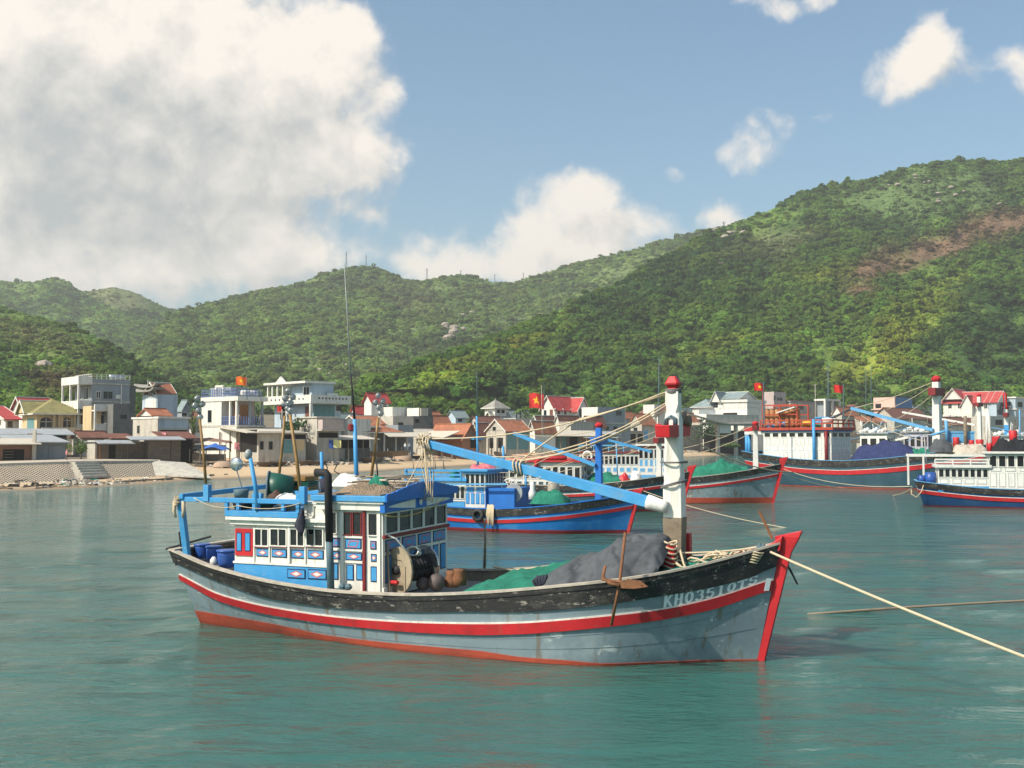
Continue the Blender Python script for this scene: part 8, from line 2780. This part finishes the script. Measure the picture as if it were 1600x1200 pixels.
def palm(px, pyt, pyb, d, label, seed):
 base = at(px, pyb, d); zt = at(px, pyt, d)[2]
 hgt = (zt - base[2]) * .72
 R = empty('palm_tree', label, 'palm', None, loc=(base[0], d, base[2]))
 m = MB(); m.smooth = True
 m.tube([(0, 0, -1), (.15, 0, hgt * .5), (.35, 0, hgt)], .22, 7, .15); m.build('trunk', M_BARK, R)
 rr = random.Random(seed)
 for k in range(13):
  a = k * 2.4; l = hgt * rr.uniform(.38, .5); up = rr.uniform(.25, 1.0)
  pts = [(.35 + l * t * math.cos(a), l * t * math.sin(a), hgt + l * (up * t - 1.1 * t * t)) for t in np.linspace(0, 1, 7)]
  m = MB()
  for p, q, t in zip(pts[:-1], pts[1:], np.linspace(0.1, .9, 6)):
   w = l * .16 * math.sin(math.pi * (.15 + .8 * t))
   s_ = (-math.sin(a) * w, math.cos(a) * w)
   for sg in (-1, 1):
    m.poly(p, q, (q[0] + sg * s_[0], q[1] + sg * s_[1], q[2] - w * .6), (p[0] + sg * s_[0], p[1] + sg * s_[1], p[2] - w * .6))
  m.build('frond', L_TREE, R)

for a in ((126, 684, 722, 25, 153, 'small round green tree in front of the low shack', L_LIGHT, 1), (302, 640, 672, 22, 200, 'bright bushy tree left of the white two-storey house', L_LIGHT, 2), (735, 649, 674, 22, 262, 'yellow green tree behind the brick house', L_LIGHT, 4), (973, 659, 682, 36, 332, 'low light green tree left of the orange gabled house', L_LIGHT, 5),
          (1318, 612, 655, 34, 440, 'dark bushy tree behind the white pavilion', L_DARK, 7), (552, 606, 650, 30, 262, 'dark tree right of the pale blue house', L_DARK, 9), (1350, 630, 662, 26, 430, 'green tree left of the peach walled house', L_TREE, 10), (1440, 612, 652, 30, 470, 'green tree left of the tall white mast', L_TREE, 11),
          (700, 628, 655, 26, 330, 'green tree above the small grey gabled house', L_TREE, 12), (940, 618, 652, 34, 380, 'dark tree behind the blank white block', L_DARK, 14), (1058, 618, 655, 34, 420, 'green tree right of the red mast cap', L_TREE, 15), (1250, 602, 640, 40, 470, 'dark tree behind the red roof frame', L_DARK, 16), (1515, 640, 668, 40, 452, 'dark bush before the large white house', L_DARK, 17),
          (820, 630, 662, 26, 330, 'green tree between temple and villa', L_TREE, 18), (640, 622, 650, 26, 285, 'green tree behind the dark concrete block', L_DARK, 19), (400, 620, 660, 22, 225, 'green tree between the white and the pale blue house', L_TREE, 20), (270, 640, 665, 16, 225, 'small dark tree below the ornamental house', L_DARK, 21)):
 tree(*a)
for px, pyt, pyb, w, d, lb, lm, sd in ((456, 655, 678, 50, 190, 'dark green shrubs growing behind the sagging awning', L_DARK, 31), (1103, 653, 692, 36, 368, 'round dark bush under the drooping terrace roof', L_DARK, 32), (1142, 690, 700, 26, 362, 'low scrub on the sand below the ruined terrace', L_TREE, 33)):
 tree(px, pyt, pyb, w, d, lb, lm, sd, 'bush', 320, False, 'bush')
for k, (px, t, b, d, lb) in enumerate(((812, 632, 660, 322, 'palm tree left of the white villa'), (868, 545, 575, 500, 'palm tree standing out on the hillside above the villa'), (806, 636, 660, 330, 'short palm beside the temple'))):
 palm(px, t, b, d, lb, 40 + k)

# ---- flags
def flag(px0, px1, py0, py1, pole_px, ptop, pbot, d, label, star=True, col=None):
 a, b = at(pole_px, pbot, d), at(pole_px, ptop, d)
 R = empty('flag', label, 'flag', None, loc=tuple(a))
 m = MB(); m.tube([(0, 0, 0), (b[0] - a[0], 0, b[2] - a[2])], .07, 6); m.build('pole', m_steel, R)
 k = d / F
 x0, x1 = (px0 - pole_px) * k, (px1 - pole_px) * k
 z1, z0 = at(px0, py0, d)[2] - a[2], at(px0, py1, d)[2] - a[2]

 def P(u, v, off=0):
  wv = .18 * math.sin(u * 7 + v * 1.5) * k * 10
  return (x0 + (x1 - x0) * u, wv + off, z0 + (z1 - z0) * v + .05 * (x1 - x0) * math.sin(u * 5))
 m = MB(); m.smooth = True
 for off in (0,):
  m.loft([[P(u, v) for v in np.linspace(0, 1, 7)] for u in np.linspace(0, 1, 13)], False)
 c = m.build('cloth', col or m_flag, R)
 if star:
  m = MB()
  asp = abs((z1 - z0) / (x1 - x0))
  pts = []
  for i in range(10):
   r = .30 if i % 2 == 0 else .12
   t = math.pi / 2 + i * math.pi / 5
   pts.append((.5 + r * math.cos(t) * asp, .5 + r * math.sin(t)))
  for i in range(10):
   q, s = pts[i], pts[(i + 1) % 10]
   m.poly(P(.5, .5, -.03), P(*q, -.03), P(*s, -.03))
  m.build('star', m_star, c)

m_flag = mat('red_flag_cloth', (.62, .03, .025), .8, .1, 1, .1)
m_flag2 = mat('orange_flag_cloth', (.72, .13, .02), .8, .1, 1, .1)
m_star = mat('yellow_star', (.80, .50, .02), .8, .05)
flag(827, 850, 615, 638, 850, 597, 690, 262, 'red flag with yellow star flying over the tiled roofs')
flag(368, 386, 589, 602, 386, 588, 625, 187, 'orange flag with yellow star on the roof of the white two-storey house', True, m_flag2)
flag(1179, 1196, 599, 611, 1193, 597, 662, 112, 'red flag with yellow star above the big boat')
flag(1304, 1318, 602, 614, 1318, 600, 660, 150, 'plain faded red flag behind the big boat', False)
flag(1568, 1575, 614, 636, 1570, 612, 645, 126, 'drooping red flag at the far right mast', False)

# ---- power pole, stalls
a, b = at(53, 726, 149), at(53, 672, 149)
R = empty('power_pole', 'grey concrete power pole with a cross arm at the left', 'pole', None, loc=tuple(a))
m = MB(); m.bar((0, 0, -.5), (0, 0, b[2] - a[2]), .42, w2=.26); m.build('post', w_old, R)
m = MB(); m.bar((-1.0, 0, b[2] - a[2] - .5), (1.0, 0, b[2] - a[2] - .5), .12); m.build('cross_arm', m_oldwood, R)
for k, (px, t, d, lb) in enumerate(((440, 640, 196, 'thin grey power pole by the pale blue house'), (594, 640, 235, 'thin power pole by the white tower house'), (1275, 600, 430, 'thin distant power pole above the big boat'))):
 a, b = at(px, 700, d), at(px, t, d)
 m = MB(); m.bar((0, 0, 0), (0, 0, b[2] - a[2]), .22, w2=.14); m.bar((-.7, 0, b[2] - a[2] - .4), (.7, 0, b[2] - a[2] - .4), .1)
 o = m.build('power_pole', w_old); o.location = a; tag(o, lb, 'pole')

def stall(px0, px1, pyt, pyb, d, label, m_top, seed):
 a = at((px0 + px1) / 2, pyb, d)
 k = d / F
 w = (px1 - px0) * k / 2
 h = (pyb - pyt) * k
 R = empty('market_stall', label, 'stall', None, loc=(a[0], d, a[2]))
 n = 9
 m = MB(); m.smooth = True
 rr = random.Random(seed)
 m.loft([[(-w + 2 * w * i / (n - 1), y, h * (.72 + .28 * (1 - abs(2 * i / (n - 1) - 1))) - .25 * abs(y) + rr.uniform(-.08, .08)) for y in np.linspace(-1.8, 1.8, 5)] for i in range(n)], False)
 m.build('canopy', m_top, R)
 for x in (-w * .9, w * .9):
  for y in (-1.5, 1.5):
   MB().bar((x, y, -.6), (x, y, h * .72), .1).build('post', m_oldwood, R)
 MB().bx(-w * .7, w * .7, -.8, .8, -.4, h * .28).build('counter', w_plank, R)

stall(316, 357, 693, 716, 166, 'small stall under a bright blue tarpaulin on the sand', mat('bright_blue_tarp', (.05, .15, .48), .6, .15, 1, .2), 1)
stall(300, 318, 696, 714, 164, 'dark covered stall left of the bright blue tarpaulin', m_black_net, 2)
stall(296, 360, 684, 700, 176, 'reddish patched awning behind the bright blue tarpaulin', w_brown, 3)
stall(1301, 1368, 636, 690, 300, 'big black net canopy hung on poles behind the big boat', m_black_net, 4)

# hung cloths
for px0, px1, t, b, d, c, lb in ((514, 523, 687, 700, 189, m_barrel, 'dark blue cloth hung in the open shop'), (521, 533, 687, 699, 188.6, mat('pale_yellow_cloth', (.70, .66, .28), .9, .1), 'pale yellow cloth hung beside the blue one in the open shop'), (366, 374, 691, 702, 172, w_pink, 'pink clothes hanging by the sagging awning'), (433, 440, 634, 644, 202, m_flag, 'red cloth hanging on the balcony of the pale blue house')):
 p = at(px0, b, d); q = at(px1, t, d)
 m = MB(); m.smooth = True
 m.loft([[(p[0] + (q[0] - p[0]) * u, d + .06 * math.sin(u * 9 + v * 2), p[2] + (q[2] - p[2]) * v - .15 * u) for v in np.linspace(0, 1, 5)] for u in np.linspace(0, 1, 7)], False)
 m.loft([[(p[0] + (q[0] - p[0]) * u, d + .04 + .06 * math.sin(u * 9 + v * 2), p[2] + (q[2] - p[2]) * v - .15 * u) for v in np.linspace(0, 1, 5)] for u in np.linspace(0, 1, 7)], False)
 o = m.build('hung_cloth', c); tag(o, lb, 'cloth')

# ---- stone slope with steps at the left
def revetment():
 R = empty('stone_slope', 'sloping stone faced sea wall with steps along the left beach', 'sea wall', None, loc=(0, 0, 0))
 n = 26

 def top(px):
  return at(px, np.interp(px, [-120, 0, 120, 250], [733, 727.5, 723.5, 722]), float(shore(px)) + np.interp(px, [-120, 0, 250], [17, 17, 20]))

 def bot(px):
  p = top(px)
  return np.array([p[0] - p[0] / p[1] * 8.0 + .5, p[1] - 8.0, .30])
 m = MB()
 rings = []
 for px in np.linspace(-120, 250, n):
  t, b = top(px), bot(px)
  rings.append([t + (t[0] / t[1] * 30, 30, .05), t, b, b + (0, 0, -1.2)])
 m.loft(rings, False)
 m.poly(*rings[0]); m.poly(*rings[-1])
 m.build('slope', mat('slope_mortar', (.50, .42, .32), .95, .15, 1, .4, 8), R)
 # raised stones, all small in the picture
 ms = MB()
 for i, px in enumerate(np.arange(-118, 238, 3.0)):
  if 112 < px < 152:
   continue
  t, b = top(px), bot(px)
  for j in range(8):
   v = (j + .5 + .5 * (i % 2) * .9) / 8.6
   if v > .96:
    continue
   c = t + (b - t) * v
   s = .07
   nrm = np.array([0, -.28, .2])
   e1, e2 = np.array([s, 0, 0]), (b - t) / np.linalg.norm(b - t) * s * 1.6
   lo = [c - e1 - e2, c + e1 - e2, c + e1 + e2, c - e1 + e2]
   ms.hexa(lo, [p * 1.0 + nrm * .4 for p in lo])
 ms.build('facing_stones', mat('dark_stone', (.20, .165, .13), .95, .3, 2, .4), R)['kind'] = 'stuff'
 # kerb and steps
 m = MB()
 for a, b in zip(np.linspace(-120, 244, 13)[:-1], np.linspace(-120, 244, 13)[1:]):
  m.bar(top(a) + (0, .1, .08), top(b) + (0, .1, .08), .5, .3)
 m.build('coping', w_old, R)
 for k in range(6):
  a, b = 113 + k * 1.4, 152 + k * 1.6
  v = (k + .5) / 6.5
  p, q = top(a) + (bot(a) - top(a)) * v, top(b) + (bot(b) - top(b)) * v
  MB().bar(p + np.array((0, -.25, .14)), q + np.array((0, -.25, .14)), .9, .30).build('step', w_old, R)
 t, b = top(244), bot(244)
 MB().hexa([t + (-.6, 0, .05), t + (3.4, 1, -.2), b + (6.5, -1.5, -.1), b + (-.6, 0, .1)], [t + (-.6, 0, .25), t + (3.4, 1, -.05), b + (6.5, -1.5, .05), b + (-.6, 0, .3)]).build('ramp', w_old, R)

revetment()

# ---- basket boats
def coracle(px, py, d, r, label, up=True, m=None, tilt=0.0, group='basket boats on the sand'):
 p = at(px, py, d)
 z = float(gz(p[0], p[1]))
 mb = MB(); mb.smooth = True
 pr = [(.02, 0), (r * .5, .03), (r * .85, r * .22), (r, r * .5), (r * 1.02, r * .55), (r * .95, r * .55), (r * .8, r * .25), (r * .4, .09), (.02, .08)]
 if not up:
  pr = [(a, r * .6 - b) for a, b in pr]
 mb.lathe(pr, 18)
 o = mb.build('basket_boat', m or m_basket)
 o.location = (p[0], p[1], z + .03)
 o.rotation_euler = (tilt, 0, px)
 tag(o, label, 'basket boat', group)

m_basket = mat('tarred_basket', (.10, .075, .055), .9, .3, 4, .4, 20)
m_basket2 = mat('pale_basket', (.40, .28, .20), .9, .15, 3, .3, 20)
for px, py, r, lb, up, mm, tl in ((414, 718, 1.25, 'dark round basket boat below the sagging awning', True, m_basket, 0), (434, 725, 1.35, 'dark round basket boat nearest the water left of the bamboo poles', True, m_basket, .05), (479, 723, 1.35, 'dark round basket boat right of the crossed bamboo poles', True, m_basket, 0), (349, 721, 1.5, 'pale upturned basket boat beside the bright blue stall', False, m_basket2, 0), (500, 716, 1.1, 'small dark basket boat below the concrete house', True, m_basket, 0), (628, 714, 1.9, 'large pale round basket boat propped up behind the boom end', False, m_basket2, .9), (575, 716, 1.3, 'dark basket boat among planks below the orange hipped roof', True, m_basket, .2), (654, 712, 1.3, 'dark basket boat right of the large pale one', True, m_basket, 0), (780, 702, 1.5, 'dark basket boat in front of the cream gabled house', True, m_basket, .3), (985, 700, 1.9, 'pale upturned basket boat left of the white mast', False, m_basket2, 0), (1010, 698, 1.9, 'tan upturned basket boat just left of the white mast', False, m_basket2, .2), (1120, 697, 2.0, 'grey basket boat on the sand below the ruined terrace', True, m_basket, 0)):
 coracle(px, py, float(shore(px)) + (24 if px < 600 else 30), r, lb, up, mm, tl)
# big curved hull on trestles behind
p = at(595, 712, 205)
m = MB(); m.smooth = True
m.loft([[(x, y * (1 - (abs(x) / 5.2) ** 2.2), .3 + 1.2 * abs(y) + .25 * (x / 5) ** 2) for y in (-1.0, -.7, -.25, .25, .7, 1.0)] for x in np.linspace(-5, 5, 15)], False)
m.loft([[(x, y * .94 * (1 - (abs(x) / 5.2) ** 2.2), .4 + 1.2 * abs(y) + .25 * (x / 5) ** 2) for y in (-1.0, -.7, -.25, .25, .7, 1.0)] for x in np.linspace(-5, 5, 15)], False)
o = m.build('rowing_boat', m_oldwood); o.location = (p[0], p[1], float(gz(p[0], p[1])) + .1); o.rotation_euler = (0, 0, .15)
tag(o, 'long grey wooden rowing boat lying on the sand below the white awnings', 'rowing boat')

# ---- litter and planks on the beach: nobody could count it
def litter(name, label, spots, cols, seed, big=1.0):
 rr = random.Random(seed)
 m = MB()
 for (px, d0, d1, w, n) in spots:
  for _ in range(n):
   q = px + rr.gauss(0, w)
   d = float(shore(q)) + rr.uniform(d0, d1)
   x = (q - 800) / F * d
   z = float(gz(x, d))
   m.cur = rr.randrange(len(cols))
   a = rr.uniform(0, 3.14)
   l, wd, h = rr.uniform(.15, .7) * big, rr.uniform(.08, .3) * big, rr.uniform(.08, .35) * big
   if rr.random() < .25:
    l *= 3; wd *= .4; h *= .5
   c, s = math.cos(a), math.sin(a)
   lo = [(x + c * u * l - s * v * wd, d + s * u * l + c * v * wd, z - .1) for u, v in ((-1, -1), (1, -1), (1, 1), (-1, 1))]
   k = rr.uniform(.5, .9)
   hi = [(x + c * u * l * k - s * v * wd * k + rr.uniform(-.1, .1), d + s * u * l * k + c * v * wd * k, z + h * rr.uniform(.6, 1.2)) for u, v in ((-1, -1), (1, -1), (1, 1), (-1, 1))]
   m.hexa(lo, hi)
 o = m.build(name, cols)
 tag(o, label, 'litter', None, 'stuff')

litter('beach_litter', 'rubbish, cloth and driftwood scattered along the foot of the stone slope', [(118, 4, 14, 18, 150), (150, 2, 8, 36, 60), (230, 3, 9, 36, 40), (20, 4, 9, 30, 22)], [m_oldwood, m_cloth_white, m_black, w_old, w_old, m_cream, m_cream, m_oldwood, m_net2], 3, .6)
litter('beach_planks', 'planks, broken baskets and fishing gear heaped at the top of the sand', [(420, 24, 36, 40, 140), (510, 22, 38, 30, 160), (600, 26, 38, 40, 160), (700, 28, 42, 45, 180), (790, 26, 44, 40, 180), (880, 26, 44, 50, 200), (980, 26, 48, 50, 220), (1080, 26, 44, 50, 150), (1300, 20, 45, 120, 180), (350, 26, 34, 30, 60)], [m_oldwood, m_cream, m_black, w_plank, w_old, w_conc, m_basket2], 5)
litter('wrack_stones', 'dark stones and weed along the water line at the left', [(300, 3, 7, 30, 26), (30, 2, 5, 30, 14), (60, 2, 5, 20, 10)], [m_black, m_oldwood], 7)
# two long dark poles lying on the sand
for k, (a, b, lb) in enumerate((((22, 753), (75, 750), 'long dark pole lying on the sand at the far left'), ((186, 750), (270, 745), 'long thin plank lying on the sand below the ramp'))):
 p, q = ground(*a, .45), ground(*b, .45)
 p[2], q[2] = float(gz(p[0], p[1])) + .15, float(gz(q[0], q[1])) + .15
 m = MB(); m.bar(p, q, .18, .14); o = m.build('driftwood_pole', m_oldwood); tag(o, lb, 'pole')

# ---- people, a few pixels tall
def person(px, py, d, label, shirt, legs, face=0.0, arm=.25):
 p = at(px, py, d)
 z = p[2]
 V = [(0, 0, .95), (0, 0, 1.18), (0, 0, 1.42), (0, 0, 1.52), (0, -.02, 1.63), (0, -.01, 1.73), (-.10, 0, .90), (-.12, .03, .50), (-.13, .0, .09), (-.13, -.13, .04), (.10, 0, .90), (.12, -.06, .50), (.13, .02, .09), (.13, -.11, .04),
         (-.18, 0, 1.40), (-.24, .03, 1.14), (-.22, -arm, .92), (.18, 0, 1.40), (.25, .02, 1.14), (.22, -arm * .6, .90)]
 E = [(0, 1), (1, 2), (2, 3), (3, 4), (4, 5), (0, 6), (6, 7), (7, 8), (8, 9), (0, 10), (10, 11), (11, 12), (12, 13), (2, 14), (14, 15), (15, 16), (2, 17), (17, 18), (18, 19)]
 Rr = [.15, .135, .15, .06, .095, .085, .09, .07, .045, .035, .09, .07, .045, .035, .06, .045, .035, .06, .045, .035]
 me = bpy.data.meshes.new('person')
 me.from_pydata(V, E, [])
 o = bpy.data.objects.new('person', me)
 COL.objects.link(o)
 sk = o.modifiers.new('skin', 'SKIN')
 layer = me.skin_vertices[0] if len(me.skin_vertices) else None
 if layer is None:
  bm_attr = me.attributes.get('skin_vertices')
 if layer is not None:
  for i, r in enumerate(Rr):
   layer.data[i].radius = (r, r * .8)
  layer.data[0].use_root = True
 sb = o.modifiers.new('sub', 'SUBSURF'); sb.levels = 1; sb.render_levels = 1
 m = bpy.data.materials.new('clothes_and_skin')
 m.use_nodes = True
 nt = m.node_tree
 pr = nt.nodes['Principled BSDF']; pr.inputs['Roughness'].default_value = .9
 tc = nt.nodes.new('ShaderNodeTexCoord'); sp = nt.nodes.new('ShaderNodeSeparateXYZ'); rp = nt.nodes.new('ShaderNodeValToRGB'); dv = nt.nodes.new('ShaderNodeMath'); dv.operation = 'DIVIDE'; dv.inputs[1].default_value = 1.85
 nt.links.new(tc.outputs['Object'], sp.inputs[0]); nt.links.new(sp.outputs[2], dv.inputs[0]); nt.links.new(dv.outputs[0], rp.inputs[0]); nt.links.new(rp.outputs[0], pr.inputs['Base Color'])
 rp.color_ramp.interpolation = 'CONSTANT'
 e = rp.color_ramp.elements
 e[0].position = 0; e[0].color = (*legs, 1)
 e[1].position = .52; e[1].color = (*shirt, 1)
 x = e.new(.80); x.color = (.36, .20, .13, 1)
 x = e.new(.93); x.color = (.015, .012, .01, 1)
 me.materials.append(m)
 o.location = (p[0], p[1], z)
 o.rotation_euler = (0, 0, face)
 tag(o, label, 'person')

person(371, 709, 170, 'person in a pink shirt standing by the sagging awning', (.62, .18, .20), (.10, .10, .13), .4)
person(633, 706, 206, 'person in a white shirt standing by the white awnings', (.66, .66, .64), (.10, .14, .22), -.5)
person(640, 706, 208, 'person in a pale blue shirt right beside the one in white', (.40, .50, .62), (.06, .06, .07), .7)
person(104, 722, 147, 'person in a pinkish top by the grey blue tin shed', (.50, .20, .22), (.12, .09, .08), 2.4)

# ---- aerial masts on the ridge, boulders on the slopes
for k, (px, t, b, d, w, lb) in enumerate(((541, 393, 422, 1255, 1.6, 'thin lattice mast on the crest of the middle hill'), (572, 398, 420, 1260, 1.2, 'short thin mast just right of the crest mast'), (667, 419, 442, 1280, 2.6, 'lattice pylon on the low saddle of the ridge'), (720, 422, 434, 1290, 1.2, 'small mast on the round top of the ridge'), (773, 428, 444, 1295, 1.4, 'thin pylon right of the round ridge top'), (818, 426, 441, 1300, 1.4, 'small mast where the ridge starts to climb'), (1131, 346, 362, 1000, 2.2, 'lone dark post on the skyline of the near hill'))):
 a, b_ = at(px, b, d), at(px, t, d)
 hgt = b_[2] - a[2]
 R = empty('ridge_mast', lb, 'mast', None, loc=tuple(a))
 m = MB()
 for sx in (-1, 1):
  for sy in (-1, 1):
   m.bar((sx * w * .6, sy * w * .6, -6), (sx * w * .12, sy * w * .12, hgt), .28, w2=.18)
 n = max(3, int(hgt / 3))
 for i in range(n):
  z = hgt * i / n; ww = w * (.6 - .48 * i / n); w2 = w * (.6 - .48 * (i + 1) / n); z2 = hgt * (i + 1) / n
  m.bar((-ww, -ww, z), (w2, -w2, z2), .16); m.bar((ww, -ww, z), (-w2, -w2, z2), .16)
 m.build('lattice', m_steel, R)
 m = MB(); m.bar((-w, 0, hgt * .85), (w, 0, hgt * .85), .22); m.build('cross_arm', m_steel, R)

def on_hill(key, px, py):
 pxs, E, X, D, Z = HILLS[key]
 j = int(np.clip(np.searchsorted(pxs, px), 1, len(pxs) - 1))
 e = E[:, j]
 i = int(np.argmin(np.abs(e - py)))
 return X[i, j], D[i, j], Z[i, j]

m_rock = mat('pale_granite', (.33, .275, .225), .95, .15, .4, .6, 1.0, (.20, .17, .14), .4, .3)
protos = []
for k in range(4):
 rg = np.random.default_rng(80 + k)
 n, vs = 9, []
 m = MB(); m.smooth = False
 m.loft([[(math.cos(2 * math.pi * i / n) * r * (1 + rg.normal(0, .14)), math.sin(2 * math.pi * i / n) * r * (1 + rg.normal(0, .14)), z + rg.normal(0, .08)) for i in range(n)] for r, z in ((.9, -.5), (1.05, 0), (.85, .45), (.4, .75))], True, True)
 protos.append(m)
rr = random.Random(4)
for key, cx, cy, sx, sy, num, s0, s1, lb in (('middle', 706, 516, 13, 6, 11, 2.2, 5.5, 'pale boulder in the rocky outcrop low on the middle hill'), ('middle', 722, 500, 7, 7, 5, 1.6, 3.2, 'small pale boulder above the rocky outcrop on the middle hill'), ('near', 1138, 361, 15, 4, 8, 1.6, 4.0, 'brownish boulder on the crest of the near hill by the lone post'), ('near', 1470, 298, 40, 18, 15, .9, 2.2, 'white boulder scattered on the upper grassy slope of the near hill'), ('near', 1568, 386, 8, 2, 2, 1.2, 2.2, 'white boulder above the forest at the right edge of the near hill'),
                                             ('spur', 66, 574, 7, 4, 3, 1.6, 3.0, 'grey boulder on the low spur above the far left houses'), ('middle', 520, 576, 12, 5, 5, 1.0, 2.0, 'pale stone on the slope above the pale blue house'), ('near', 1130, 408, 8, 3, 3, 1.0, 2.0, 'pale rock ledge below the crest boulders of the near hill')):
 for k in range(num):
  p = on_hill(key, rr.gauss(cx, sx), rr.gauss(cy, sy))
  s = rr.uniform(s0, s1)
  o = protos[rr.randrange(4)].build('boulder', m_rock)
  o.location = (p[0], p[1] - 1.5, p[2] + s * .35)
  o.scale = (s * 1.1, s, s * .75)
  o.rotation_euler = (0, 0, rr.uniform(0, 6))
  tag(o, lb, 'boulder', 'boulders: ' + lb)

# stakes and drying poles along the top of the sand
rr = random.Random(12)
for k, px in enumerate((545, 568, 592, 606, 617, 629, 641, 664, 690, 706, 756, 843, 1004, 1096)):
 d = float(shore(px)) + rr.uniform(27, 33)
 x = (px - 800) / F * d
 m = MB(); m.bar((0, 0, -.3), (rr.uniform(-.15, .15), 0, rr.uniform(1.4, 2.6)), .13)
 o = m.build('stake', m_oldwood if k % 3 else m_cream); o.location = (x, d, float(gz(x, d)))
 tag(o, 'wooden stake standing at the top of the sand before the houses', 'stake', 'stakes along the top of the sand')
